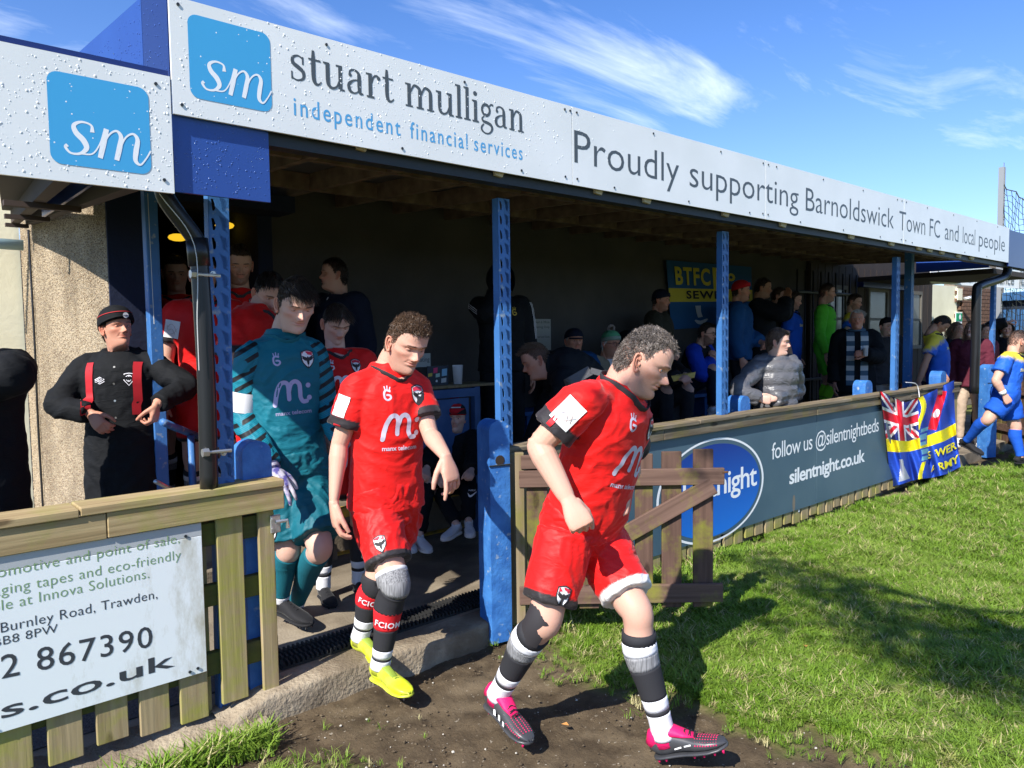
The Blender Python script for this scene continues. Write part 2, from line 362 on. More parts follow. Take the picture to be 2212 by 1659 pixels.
YEL_P = mat('yellow floor paint', (.62, .36, .02), .6, col2=(.30, .20, .05), nscale=18, contrast=2.5, coord='World')
CONC = mat('worn concrete', (.31, .26, .19), .88, col2=(.22, .18, .13), nscale=7, contrast=3, col3=(.13, .105, .075), n3=2.5, c3=4, bump=.5, bscale=90, coord='World', spec=.25, bdist=.008)
CONC_E = mat('concrete kerb', (.36, .30, .215), .9, col2=(.25, .20, .14), nscale=14, contrast=3, col3=(.16, .125, .085), n3=4, c3=5, bump=.9, bscale=60, coord='World', spec=.2, bdist=.012)
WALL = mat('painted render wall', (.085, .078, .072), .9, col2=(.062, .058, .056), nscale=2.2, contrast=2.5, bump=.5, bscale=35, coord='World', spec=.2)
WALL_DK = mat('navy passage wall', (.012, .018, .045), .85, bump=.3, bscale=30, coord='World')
CREAM = mat('cream painted wall', (.80, .76, .56), .8, col2=(.72, .68, .49), nscale=3, bump=.2, bscale=30, coord='World')
# ================================================================ THE SETTING
FY = 2.97          # plane of the fence's pitch-side face
# ---- ground: one sheet, fine near the camera, coarse out to the horizon
def soil_edge(x, y):
    """>0 on trodden soil, <0 on turf (metres, rough)"""
    P = np.column_stack([x, y, 0*x]); nz = fbm(P*2.3, 11, 4)*.22+fbm(P*9, 31, 2)*.07
    # a tongue of bare soil running out of the gateway
    cx = 1.72+.30*np.clip(2.9-y, 0, 3)*.55; hw = .70-.02*np.clip(2.9-y, 0, 3)
    a = hw-abs(x-cx)-np.clip(.2-y, 0, 9)*.6
    b = .30-abs(y-2.93)-np.clip(abs(x-1.7)-.95, 0, 9)*1.2
    c = .24-abs(y-2.98)-np.clip(abs(x-10.6)-1.1, 0, 9)
    e = .10-abs(y-3.0)
    g = .20-np.hypot((x-2.35), (y-1.55))*.9
    return np.maximum.reduce([a, b, c*1.5, e, g])+nz
gx = np.concatenate([[-900, -200, -60, -20, -8, -3], np.arange(-1.0, 5.0, .022), np.arange(5, 14, .1), [16, 20, 30, 60, 200, 900]])
gy = np.concatenate([[-900, -200, -60, -20, -8, -4, -2], np.arange(-1.0, 3.3, .022), np.arange(3.4, 7, .2), [8, 12, 20, 60, 200, 900]])
X, Y = np.meshgrid(gx, gy); xf, yf = X.ravel(), Y.ravel()
near = ((xf > -1.5) & (xf < 13) & (yf > -1.5) & (yf < 3.6))
sm = soil_edge(xf, yf); P3 = np.column_stack([xf, yf, 0*xf])
soil = np.clip(sm*6+.5, 0, 1)*near
clods = fbm(P3*7, 3, 4)*.010+np.maximum(0, fbm(P3*26, 9, 2)-.15)*.013
ruts = -np.maximum(0, np.sin(P3[:, 0]*9+fbm(P3*2, 5)*5+P3[:, 1]*6))*.006
z = np.where(near, -.006+soil*(clods+ruts-.012)+(1-soil)*fbm(P3*3, 8)*.008, 0.)
z = np.where((yf > 2.98) & (xf > 0), -.03, z); z = np.where(~near, -.01, z)
nx, ny = len(gx), len(gy)
Fg = [(j*nx+i, j*nx+i+1, (j+1)*nx+i+1, (j+1)*nx+i) for j in range(ny-1) for i in range(nx-1)]
GROUND = mat('pitch ground', (.085, .12, .018), .95, vcol=False, coord='World', spec=.15)
N, L, b = nodes_of(GROUND)
va = N.new('ShaderNodeVertexColor'); va.layer_name = 'Col'; sp = N.new('ShaderNodeSeparateColor'); L.new(va.outputs[0], sp.inputs[0])
ge = N.new('ShaderNodeNewGeometry')
def nz_(sc, det=6, ro=.6):
    n = N.new('ShaderNodeTexNoise'); n.inputs['Scale'].default_value = sc; n.inputs['Detail'].default_value = det; n.inputs['Roughness'].default_value = ro; L.new(ge.outputs['Position'], n.inputs[0]); return n.outputs[0]
def mr_(v, a, b_, c=0., d=1.):
    m = N.new('ShaderNodeMapRange'); [setattr(m.inputs[i+1], 'default_value', q) for i, q in enumerate((a, b_, c, d))]; L.new(v, m.inputs[0]); return m.outputs[0]
def mx_(f, a, c):
    x = N.new('ShaderNodeMix'); x.data_type = 'RGBA'; L.new(f, x.inputs[0])
    for i, q in ((6, a), (7, c)):
        if isinstance(q, tuple): x.inputs[i].default_value = (*q, 1)
        else: L.new(q, x.inputs[i])
    return x.outputs[2]
mud = mx_(mr_(nz_(9), .35, .65), (.115, .085, .052), (.058, .042, .026)); mud = mx_(mr_(nz_(2.2), .52, .70), mud, (.17, .13, .082)); mud = mx_(mr_(nz_(46, 3), .66, .70), mud, (.30, .26, .20))
turf = mx_(mr_(nz_(30), .4, .6), (.08, .11, .02), (.15, .14, .055))
L.new(mx_(sp.outputs[0], turf, mud), b.inputs['Base Color'])
bp = N.new('ShaderNodeBump'); bp.inputs['Strength'].default_value = .8; bp.inputs['Distance'].default_value = .01; L.new(nz_(70, 8, .7), bp.inputs['Height']); L.new(bp.outputs[0], b.inputs['Normal'])
L.new(mr_(nz_(6), .3, .7, .55, .95), b.inputs['Roughness'])
colr = np.column_stack([soil, soil, soil])
ground = mesh_obj('ground', np.column_stack([xf, yf, z]), Fg, GROUND, smooth=True, col=colr, kind='structure')

# ---- grass: small tufts scattered over the turf (one uncountable thing)
def tuft(seed, n=11, hgt=.045, spread=.022):
    rs = np.random.RandomState(seed); V = []; F = []
    for k in range(n):
        a = rs.rand()*6.28; r0 = rs.rand()*spread; bx, by = r0*math.cos(a), r0*math.sin(a); th = rs.rand()*6.28; ln = hgt*(.5+.8*rs.rand()); lean = (.25+.9*rs.rand())*ln; wd = .0014+.0012*rs.rand()
        d = A(math.cos(th), math.sin(th)); s = A(-d[1], d[0])*wd; b0 = len(V)
        for t, wk in ((0, 1.), (.5, .85), (1., .12)):
            c = A(bx+d[0]*lean*t*t, by+d[1]*lean*t*t, ln*t*(1-.28*t)); V.append((c[0]-s[0]*wk, c[1]-s[1]*wk, c[2])); V.append((c[0]+s[0]*wk, c[1]+s[1]*wk, c[2]))
        F += [(b0, b0+1, b0+3, b0+2), (b0+2, b0+3, b0+5, b0+4)]
    return np.array(V), F
GRASS = mat('turf blades', (.10, .20, .018), .5, spec=.3, coord='World')
N, L, b = nodes_of(GRASS); ge = N.new('ShaderNodeNewGeometry'); oi = N.new('ShaderNodeObjectInfo')
g1 = mx_(mr_(nz_(1.1, 4), .38, .62), (.14, .25, .02), (.20, .30, .042)); g1 = mx_(mr_(nz_(5, 5), .60, .80), g1, (.36, .32, .12))
g1 = mx_(mr_(oi.outputs['Random'], .87, .89), g1, (.46, .41, .2)); g1 = mx_(mr_(oi.outputs['Random'], .25, .0, 0, .65), g1, (.085, .17, .015))
L.new(g1, b.inputs['Base Color'])
b.inputs['Transmission Weight'].default_value = 0
tr = N.new('ShaderNodeBsdfTranslucent'); L.new(g1, tr.inputs[0]); ms = N.new('ShaderNodeMixShader'); ms.inputs[0].default_value = .22
outn = [n for n in N if n.type == 'OUTPUT_MATERIAL'][0]; L.new(b.outputs[0], ms.inputs[1]); L.new(tr.outputs[0], ms.inputs[2]); L.new(ms.outputs[0], outn.inputs[0])
def scatter(name, pts, rotz, scl, protos, parent=None, **k):
    me = bpy.data.meshes.new(name); me.from_pydata([tuple(p) for p in pts], [], [])
    for nm, tp, arr in (('rotz', 'FLOAT', rotz), ('scl', 'FLOAT', scl), ('pick', 'INT', np.random.randint(0, len(protos), len(pts)))):
        a_ = me.attributes.new(nm, tp, 'POINT'); a_.data.foreach_set('value', np.asarray(arr))
    o = bpy.data.objects.new(name, me); COL.objects.link(o); tag(o, **k)
    if parent: o.parent = parent; o.matrix_parent_inverse = inv_of(parent)
    coll = bpy.data.collections.new(name+' pieces')
    for i, (V, F, m) in enumerate(protos):
        pm = bpy.data.meshes.new('%s piece' % name); pm.from_pydata([tuple(v) for v in V], [], F); pm.materials.append(m); coll.objects.link(bpy.data.objects.new('piece', pm))
    ng = bpy.data.node_groups.new(name, 'GeometryNodeTree'); ng.interface.new_socket('Geometry', in_out='INPUT', socket_type='NodeSocketGeometry'); ng.interface.new_socket('Geometry', in_out='OUTPUT', socket_type='NodeSocketGeometry')
    nn, ll = ng.nodes, ng.links; gi = nn.new('NodeGroupInput'); go = nn.new('NodeGroupOutput'); ip = nn.new('GeometryNodeInstanceOnPoints'); ci = nn.new('GeometryNodeCollectionInfo')
    ci.inputs['Collection'].default_value = coll; ci.inputs['Separate Children'].default_value = True; ci.inputs['Reset Children'].default_value = True
    def na(nm, dt):
        q = nn.new('GeometryNodeInputNamedAttribute'); q.data_type = dt; q.inputs['Name'].default_value = nm; return q.outputs[0]
    cx = nn.new('ShaderNodeCombineXYZ'); ll.new(na('rotz', 'FLOAT'), cx.inputs[2]); ll.new(gi.outputs[0], ip.inputs['Points']); ll.new(ci.outputs[0], ip.inputs['Instance']); ip.inputs['Pick Instance'].default_value = True
    ll.new(na('pick', 'INT'), ip.inputs['Instance Index']); ll.new(cx.outputs[0], ip.inputs['Rotation']); ll.new(na('scl', 'FLOAT'), ip.inputs['Scale']); ll.new(ip.outputs[0], go.inputs[0])
    mo = o.modifiers.new(name, 'NODES'); mo.node_group = ng; return o
def inview(P, m=60):
    d = (P-CAM)@FW; u = CX+F_*((P-CAM)@RT)/np.maximum(d, .01); v = CY-F_*((P-CAM)@UP)/np.maximum(d, .01); return (d > .5) & (u > -m) & (u < 2212+m) & (v > -m) & (v < 1659+m*2.5)
rs = np.random.RandomState(4); pts = []
for (x0, x1, y0, y1, dens) in ((-.6, 5.5, -.6, 3.0, 4600), (5.5, 9.5, -2.6, 3.0, 1500), (4.5, 14, -7, 3.0, 420)):
    n = int((x1-x0)*(y1-y0)*dens); p = np.column_stack([rs.uniform(x0, x1, n), rs.uniform(y0, y1, n), np.zeros(n)]); pts.append(p)
p = np.vstack(pts); p = p[inview(p, 90)]
se = soil_edge(p[:, 0], p[:, 1]); keep = (se < -.03) | ((se < .10) & (rs.rand(len(p)) < .16)) | (rs.rand(len(p)) < .002)
dry = fbm(p*1.5, 71, 3); keep &= rs.rand(len(p)) < np.clip(1.15-dry*.5, .35, 1); p = p[keep]
dn = np.hypot(p[:, 0], p[:, 1]); sc = (.68+.7*rs.rand(len(p)))*(1+.35*fbm(p*2.5, 41, 3))*np.where(se[keep] > -.12, .62, 1)*np.clip(1+(dn-5)*.10, 1, 1.8)
scatter('grass', p, rs.rand(len(p))*6.28, sc, [(*tuft(i), GRASS) for i in range(6)], kind='stuff', label='short green turf with dry straw blades beside the stand', category='grass')
# longer unmown grass tufts against the fences
p2 = []
for i in range(900):
    x = rs.choice([rs.uniform(.2, 1.15), rs.uniform(3.0, 4.6), rs.uniform(2.5, 3.4)]); p2.append((x, (2.80 if x < 1.2 else 2.90)-abs(rs.normal(0, .07)), 0))
scatter('rough_grass', np.array(p2), rs.rand(900)*6.28, 1.2+rs.rand(900), [(*tuft(20+i, 9, .05, .03), GRASS) for i in range(3)], kind='stuff', label='longer tufts of grass along the foot of the fence', category='grass')
# crumbs of soil and little stones on the worn patch
CRUMB = mat('soil crumbs', (.12, .09, .055), .95, col2=(.07, .05, .03), nscale=40, coord='World')
STONE = mat('pale grit', (.45, .42, .36), .8)
def rock(seed, r=.006):
    V, F = sphere((0, 0, 0), r, 6, 4, (1, .8, .55)); V = V*(1+.35*vnoise(V/r*1.3+seed*7)[:, None]); return V, F
n = 5200; p = np.column_stack([rs.uniform(.5, 3.2, n), rs.uniform(.3, 2.95, n), np.full(n, -.012)]); p = p[(soil_edge(p[:, 0], p[:, 1]) > .0) & (vnoise(p*3+9) > -.25)]
scatter('soil_crumbs', p, rs.rand(len(p))*6.28, .35+rs.rand(len(p))**3*1.5, [(*rock(i, .0045), CRUMB) for i in range(7)]+[(*rock(9, .004), STONE)], kind='stuff', label='crumbs of dried mud and grit scattered on the worn soil', category='soil')
LEAF = mat('dead leaf', (.42, .20, .06), .7)
for i, (x, y) in enumerate(((2.35, 1.55), (2.05, 2.05), (3.45, 1.75), (4.35, 1.55), (5.6, .9))):
    V = A((0, 0, 0), (.018, .012, .008), (.036, 0, .004), (.018, -.013, .007)); V = V@np.array(Matrix.Rotation(i*1.3, 3, 'Z'))
    mesh_obj('dead_leaf', V+A(x, y, .012+.01*(i > 1)), [(0, 1, 2), (0, 2, 3)], LEAF, label=['small brown leaf on the mud left of the black and pink boot', 'small brown leaf on the mud between the legs of the striding player', 'small reddish leaf on the grass right of the gate foot', 'pale dead leaf on the dark shadow of the turf', 'pale dead leaf on the sunny turf at the right'][i], category='leaf')

# ---- floor of the stand, kerb, terrace
g = G(); g.box((1.18, 3.03, -.4), (14.5, 4.75, .1)); g.box((-1.5, 3.03, -.4), (1.18, 4.75, .045)); g.box((-1.5, 4.75, -.4), (2.3, 9, .045)); g.build('stand_floor', CONC, kind='structure')
# broken cast kerb on the pitch side of the gateway
kx = np.arange(1.02, 2.56, .02); rows = []
prof = [(-.012, -.06), (-.01, .0), (-.009, .045), (-.006, .085), (.002, .098), (.02, .101), (.09, .102), (.17, .101)]
for j, (dy, dz) in enumerate(prof):
    q = np.column_stack([kx, np.full(len(kx), 2.90)+dy, np.full(len(kx), dz)]); nn = fbm(q*A(6, 9, 9), 5, 4)
    q[:, 1] += nn*(.007 if j < 6 else 0)+.012*np.sin(kx*5); q[:, 2] += fbm(q*9, 15, 3)*(.0025 if j < 6 else .0)
    lf = np.clip((1.22-kx)/.2, 0, 1); q[:, 2] -= lf*(.075 if dz > .02 else 0)*(.6+.5*vnoise(q*14)); rows.append(q)
rows = np.array(rows); nr, nk = rows.shape[:2]
mesh_obj('kerb', rows.reshape(-1, 3), [(i*nk+j, i*nk+j+1, (i+1)*nk+j+1, (i+1)*nk+j) for i in range(nr-1) for j in range(nk-1)], CONC_E, smooth=True, kind='structure')
# rough footing under the left fence
fx = np.arange(-.4, 1.22, .025); rows = []
for dy, dz in ((-.16, -.05), (-.13, .012), (-.06, .035), (.02, .05), (.14, .055)):
    q = np.column_stack([fx, np.full(len(fx), 2.98)+dy, np.full(len(fx), dz)]); q[:, 1] += fbm(q*7, 2, 4)*.03; q[:, 2] += fbm(q*8, 6, 4)*.018; rows.append(q)
rows = np.array(rows); nr, nk = rows.shape[:2]
mesh_obj('footing', rows.reshape(-1, 3), [(i*nk+j, i*nk+j+1, (i+1)*nk+j+1, (i+1)*nk+j) for i in range(nr-1) for j in range(nk-1)], CONC_E, smooth=True, kind='structure')
g = G()
g.box((2.36, 4.55, .1), (14.5, 5.3, .40)); terrace = g.build('terrace', CONC, kind='structure')
g = G(); g.box((2.36, 4.545, .34), (14.5, 4.60, .405)); g.box((2.36, 4.50, .1), (9, 4.545, .112)); g.build('yellow_edge', YEL_P, kind='structure')
# diamond rubber mat lying in the gateway
mroot = empty('rubber_mat', (2, 3.19, .1), label='black rubber strip mat lying across the gateway inside the kerb', category='mat')
g = G(); g.box((1.36, 3.09, .1), (2.80, 3.28, .112)); g.build('base', RUBBER, mroot)
g = G()
for i in range(62):
    for j in range(3):
        x = 1.375+i*.0228; y = 3.115+j*.062; g.obox((x, y, .1205), A(.004, .026, 0), A(-.005, .002, 0)*.9, A(0, 0, .009))
g.build('ribs', RUBBER, mroot, kind='stuff')

# ================================================================ THE STAND
st = empty('grandstand', (1, 5.3, 0), label='long low covered stand with perforated blue posts and timber roof', category='grandstand')
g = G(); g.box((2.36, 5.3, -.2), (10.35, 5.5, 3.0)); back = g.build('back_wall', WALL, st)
g = G(); g.box((1.20, 5.02, -.2), (1.40, 7.9, 3.0))
# pebbledash on its sunny face
PEB = mat('pebbledash', (.42, .335, .225), .95, col2=(.20, .15, .10), nscale=55, contrast=2.4, coord='World', bump=1., bscale=70, spec=.2, col3=(.52, .42, .29), n3=1.6, c3=5, detail=3, bdist=.03)
sidew = g.build('pebbledash_wall', PEB, st)
npb = 42000; q = np.column_stack([np.full(npb, 1.198), rs.uniform(5.02, 7.9, npb), rs.uniform(0, 3.0, npb)]); q = q[inview(q, 30)]
PEBS = [(*rock(30+i, .0065), mat('pebble %s' % n_, c_, .85)) for i, (n_, c_) in enumerate((('cream', (.60, .50, .35)), ('buff', (.45, .35, .23)), ('grey', (.30, .25, .19)), ('brown', (.22, .15, .09))))]
scatter('pebble', q, rs.rand(len(q))*6.28, .35+.5*rs.rand(len(q)), PEBS, st, kind='stuff')
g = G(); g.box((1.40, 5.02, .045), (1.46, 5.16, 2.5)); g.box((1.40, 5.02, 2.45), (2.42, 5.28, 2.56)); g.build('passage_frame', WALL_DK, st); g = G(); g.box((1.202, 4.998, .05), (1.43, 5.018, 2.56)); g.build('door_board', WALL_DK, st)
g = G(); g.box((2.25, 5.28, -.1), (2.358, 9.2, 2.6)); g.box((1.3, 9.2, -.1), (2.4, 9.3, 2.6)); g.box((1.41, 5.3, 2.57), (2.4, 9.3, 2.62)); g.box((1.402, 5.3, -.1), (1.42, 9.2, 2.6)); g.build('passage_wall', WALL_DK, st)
g = G(); g.box((1.50, 4.42, .1), (2.352, 4.62, .2)); g.box((1.50, 4.62, .1), (2.352, 5.28, .30)); g.box((1.43, 5.28, .1), (2.24, 9.2, .30)); g.build('passage_step', CONC, st)
# roof: sheet, joists, noggings, front beam
def zr(y): return 2.46+(y-2.9)*.047
g = G()
g.add([(.93, 2.86, zr(2.86)+.115), (11.6, 2.86, zr(2.86)+.115), (11.6, 5.5, zr(5.5)+.115), (.93, 5.5, zr(5.5)+.115), (.93, 2.86, zr(2.86)+.15), (11.6, 2.86, zr(2.86)+.15), (11.6, 5.5, zr(5.5)+.15), (.93, 5.5, zr(5.5)+.15)], BOXF)
g.build('roof', mat('roof sheet', (.12, .115, .12), .7, col2=(.09, .085, .09), nscale=6, coord='World'), st)
jm = None
for x in np.arange(1.35, 11.5, .52):
    if jm is None:
        V = [(-.022, 2.88, zr(2.88)), (.022, 2.88, zr(2.88)), (.022, 5.3, zr(5.3)), (-.022, 5.3, zr(5.3)), (-.022, 2.88, zr(2.88)+.112), (.022, 2.88, zr(2.88)+.112), (.022, 5.3, zr(5.3)+.112), (-.022, 5.3, zr(5.3)+.112)]
        jm = mesh_obj('joist', np.array(V)+A(0, 0, 0), BOXF, W_JOIST, parent=st); jm.location.x = x; continue
    share('joist', jm, (x, 0, 0), parent=st)
nm = None
for x in np.arange(1.35, 10.9, .52):
    for y in (3.75, 4.7):
        if nm is None: nm = mesh_obj('nogging', *boxm(A(.024, -.02, 0), A(.496, .02, .105)), W_JOIST, parent=st); nm.location = (x, y, zr(y)+.004); continue
        share('nogging', nm, (x, y, zr(y)+.004), parent=st)
g = G(); g.box((.95, 2.83, 2.305), (11.4, 2.90, 2.355)); g.box((.95, 2.86, 2.355), (11.4, 2.885, 2.72)); g.build('front_beam', STEEL_D, st)
WEDGE = mat('cut timber end', (.55, .46, .29), .8, col2=(.42, .33, .19), nscale=20)
for px, py in ((780, 318), (1076, 375), (1291, 414), (1396, 434), (1566, 463), (1690, 486), (1838, 512), (1925, 527), (1985, 537), (2008, 541), (2034, 546), (2070, 553), (2098, 558)):
    c = at(px, py, Y=2.825); s_ = .018+.005*c[0]; g = G(); g.add([(c[0]-s_, 2.812, c[2]+.014), (c[0]+s_, 2.812, c[2]+.014), (c[0]+s_*.6, 2.812, c[2]-.018), (c[0]-s_*.9, 2.812, c[2]-.012), (c[0]-s_, 2.829, c[2]+.014), (c[0]+s_, 2.829, c[2]+.014), (c[0]+s_*.6, 2.829, c[2]-.018), (c[0]-s_*.9, 2.829, c[2]-.012)], BOXF); g.build('timber_end', WEDGE, st)
# perforated posts
def post_mesh(h, w_=.082, d_=.045, pitch=.0755):
    g = G(); n = int(h/pitch); hw = w_/2; t = .0025
    def cell(x0, x1, z0, z1, flip):
        cx, cz = (x0+x1)/2, (z0+z1)/2; s = -1 if flip else 1
        hole = [(cx-s*.009, cz+.023), (cx-s*.000, cz+.023), (cx+s*.0075, cz+.004), (cx+s*.008, cz-.013), (cx+s*.004, cz-.023), (cx-s*.003, cz-.023)]
        if flip: hole = hole[::-1]
        outer = [(x0, z1), (x1, z1), (x1, cz), (x1, z0), (x0, z0), (x0, cz)]
        V = [(a, 0, b) for a, b in outer]+[(a, 0, b) for a, b in hole]+[(a, .003, b) for a, b in hole]
        F = [(i, (i+1) % 6, 6+(i+1) % 6, 6+i) for i in range(6)]+[(6+i, 6+(i+1) % 6, 12+(i+1) % 6, 12+i) for i in range(6)]
        g.add(V, F)
    for k in range(n): 
        cell(-hw, 0, k*pitch, (k+1)*pitch, False); cell(0, hw, k*pitch, (k+1)*pitch, True)
    H = n*pitch
    for sx in (-1, 1):
        g.box((sx*hw, 0, 0), (sx*(hw-t), d_, H)); g.box((sx*(hw-t-.0003), d_-t, 0), (sx*(hw-.018), d_, H))
    return g
pm0 = None
for i, (px, Yp, zb, zt) in enumerate(((466, 3.01, .0, 2.34), (1093, 3.00, .1, 2.34), (1566, 3.00, .1, 2.34), (1937, 3.00, .1, 2.34), (2146, 3.02, 0, 2.3))):
    c = at(px, 800 if i else 760, Y=Yp)
    if pm0 is None: pm0 = post_mesh(2.34).build('post', BLUE_P, st); pm0.location = (c[0], Yp, .01); pm0.rotation_euler = (0, RAD(.9), 0); continue
    share('post', pm0, (c[0], Yp, zb-.09), parent=st)
# inner posts of passage and behind
g = G(); c = at(338, 800, d=4.35); g.box((c[0]-.035, c[1]-.035, 0), (c[0]+.035, c[1]+.035, 2.45), bev=.004); g.build('inner_post', BLUE_P, st)
c = at(1962, 700, d=9.0); g = G(); g.box((c[0]-.04, c[1]-.04, .1), (c[0]+.04, c[1]+.04, 2.5)); g.build('inner_post', BLUE_P, st)
# gable return of the main canopy
g = G(); g.box((.905, 2.83, 2.36), (.925, 3.12, 2.86)); g.build('gable_panel', BLUE_D, st)
g = G(); g.add([(.905, 3.125, 2.3), (.905, 5.2, 2.3), (.905, 5.2, 3.03), (.905, 3.125, 2.86), (.92, 3.125, 2.3), (.92, 5.2, 2.3), (.92, 5.2, 3.03), (.92, 3.125, 2.86)], [(0, 3, 2, 1), (4, 5, 6, 7), (3, 7, 6, 2), (0, 1, 5, 4), (0, 4, 7, 3), (1, 2, 6, 5)]); g.build('gable_panel', BLUE_F, st, label='lighter blue sloping gable panel')
g = G(); g.box((.902, 2.812, 2.083), (1.255, 2.828, 2.352)); g.build('blue_panel', BLUE_F, st)
g = G(); g.box((10.34, 2.79, 2.31), (12.2, 2.81, 2.735)); g.build('blue_panel', BLUE_D, st)
# drainpipes
V, F = tube(cr([at(352, 380, Y=2.95), at(360, 430, Y=2.95), at(424, 520, Y=2.96), at(430, 560, Y=2.96), at(445, 800, Y=2.96), at(452, 1060, Y=2.96)], 8), .034, n=14); V2, F2 = tube([at(425, 515, Y=2.96), at(431, 575, Y=2.96)], .041, n=14)
pr = empty('drainpipe', (1.06, 2.96, 0), label='black plastic drainpipe clipped to the left perforated post', category='drainpipe')
mesh_obj('pipe', V, F, BLACK_P, parent=pr, smooth=True); mesh_obj('coupling', V2, F2, BLACK_P, parent=pr, smooth=True)
for y in (592, 978):
    c = at(418+(y-592)*.067, y, Y=2.93); g = G(); V, F = tube([c, c+A(.10, 0, -.002)], .007, n=8); g.add(V, F); V, F = tube([c+A(-.012, 0, 0), c+A(.012, 0, 0)], .017, n=6); g.add(V, F)
    c2 = at(458+(y-592)*.06, y, Y=2.985); V, F = tube([c2, c2+A(0, -.012, 0)], .012, n=6); g.add(V, F); V, F = tube([c2, c2+A(0, -.02, 0)], .006, n=6); g.add(V, F); g.build('clip', STEEL, pr)
V, F = tube(cr([at(344, 418, Y=2.9), at(420, 530, Y=2.91), at(426, 700, Y=2.915), at(430, 800, Y=2.915)], 6), .0018, n=5); tag(mesh_obj('cable', V, F, mat('pale cable', (.5, .5, .48), .5)), 'thin pale cable running down beside the left drainpipe', 'cable')
V, F = tube([at(319, 418, d=4.2), at(333, 700, d=4.2)], .002, n=5); tag(mesh_obj('cable', V, F, MATS['pale cable']), 'thin pale cable hanging down the blue inner post', 'cable')
pr = empty('drainpipe', (10.2, 2.96, 0), label='black swan neck drainpipe at the right end of the stand', category='drainpipe')
V, F = tube(cr([at(2177, 566, Y=2.87), at(2175, 590, Y=2.87), at(2162, 602, Y=2.9), at(2118, 617, Y=2.95), at(2110, 632, Y=2.96), at(2108, 720, Y=2.96), at(2104, 850, Y=2.96)], 8), .05, n=12); mesh_obj('pipe', V, F, BLACK_P, parent=pr, smooth=True)
# ceiling lights in the passage, yellow plastic
for px, py, d_, lb in ((485, 487, 5.6, 'yellow lamp cover in the dark passage right of the post'), (384, 513, 5.6, 'yellow lamp cover in the dark passage left of the drainpipe')):
    c = at(px, py, d=d_); V, F = sphere(c, 1, 12, 6, (.07, .07, .028)); tag(mesh_obj('passage_lamp', V, F, mat('lamp yellow', (.75, .45, .02), .4, emit=.75)), lb, 'lamp')

# ---- left canopy over the pebbledash wall
lc = empty('side_canopy', (.4, 3, 0), label='low side canopy with dark boarded soffit left of the stand', category='canopy')
def zl(y): return 2.13+(y-2.85)*.09
def lx(y): return .37+(y-2.84)*.14          # left edge, out of view, slanted to let sun onto the wall
def rx_(y): return .89+(y-2.84)*.0665
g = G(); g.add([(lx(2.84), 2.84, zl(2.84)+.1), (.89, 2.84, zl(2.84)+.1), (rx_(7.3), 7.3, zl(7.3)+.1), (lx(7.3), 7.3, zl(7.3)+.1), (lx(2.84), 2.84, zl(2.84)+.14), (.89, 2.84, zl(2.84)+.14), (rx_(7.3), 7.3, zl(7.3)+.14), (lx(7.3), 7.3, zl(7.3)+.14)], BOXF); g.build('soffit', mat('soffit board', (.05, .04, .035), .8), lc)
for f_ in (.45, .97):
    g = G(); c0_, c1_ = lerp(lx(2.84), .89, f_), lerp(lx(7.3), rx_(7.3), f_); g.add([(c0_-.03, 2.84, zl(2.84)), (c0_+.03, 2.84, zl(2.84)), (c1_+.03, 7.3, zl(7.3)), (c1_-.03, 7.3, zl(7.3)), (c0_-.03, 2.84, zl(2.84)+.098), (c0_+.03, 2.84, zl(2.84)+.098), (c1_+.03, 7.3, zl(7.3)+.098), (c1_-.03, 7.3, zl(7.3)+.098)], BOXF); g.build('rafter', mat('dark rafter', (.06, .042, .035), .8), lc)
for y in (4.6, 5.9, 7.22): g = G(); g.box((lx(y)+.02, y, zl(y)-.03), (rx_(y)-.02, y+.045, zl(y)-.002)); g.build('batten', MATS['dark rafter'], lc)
g = G(); g.box((.30, 2.81, 2.482), (.895, 2.84, 2.50)); g.build('edge_trim', BLUE_D, lc)
# blue and white pipe ends at the far left
V, F = tube([A(.4, 7.6, 2.40), A(1.16, 7.5, 2.38)], .045, n=10); tag(mesh_obj('wall_pipe', V, F, mat('pale blue pipe', (.25, .38, .42), .4), smooth=True), 'short pale blue pipe stub below the side canopy at the far left', 'pipe')
V, F = tube(cr([A(1.185, 7.4, 2.5), A(1.18, 7.36, 1.5), A(1.18, 7.4, .9), A(1.18, 7.38, .1)], 6), .009, n=5); tag(mesh_obj('cable', V, F, BLACK_P), 'black cable running down the pebbledash wall', 'cable')
# asphalt area behind the left fence
g = G(); g.box((-1.5, 3.2, .045), (1.2, 9, .05)); g.build('asphalt', mat('coarse asphalt', (.10, .10, .11), .9, col2=(.03, .03, .035), nscale=90, contrast=1.6, coord='World', bump=1, bscale=120, detail=3), kind='structure')
g = G(); g.box((-.6, 7.95, 0), (1.2, 8.05, 3.2)); tag(g.build('cream_wall', CREAM), 'sliver of cream wall behind the pebbledash wall at the left edge', 'wall')

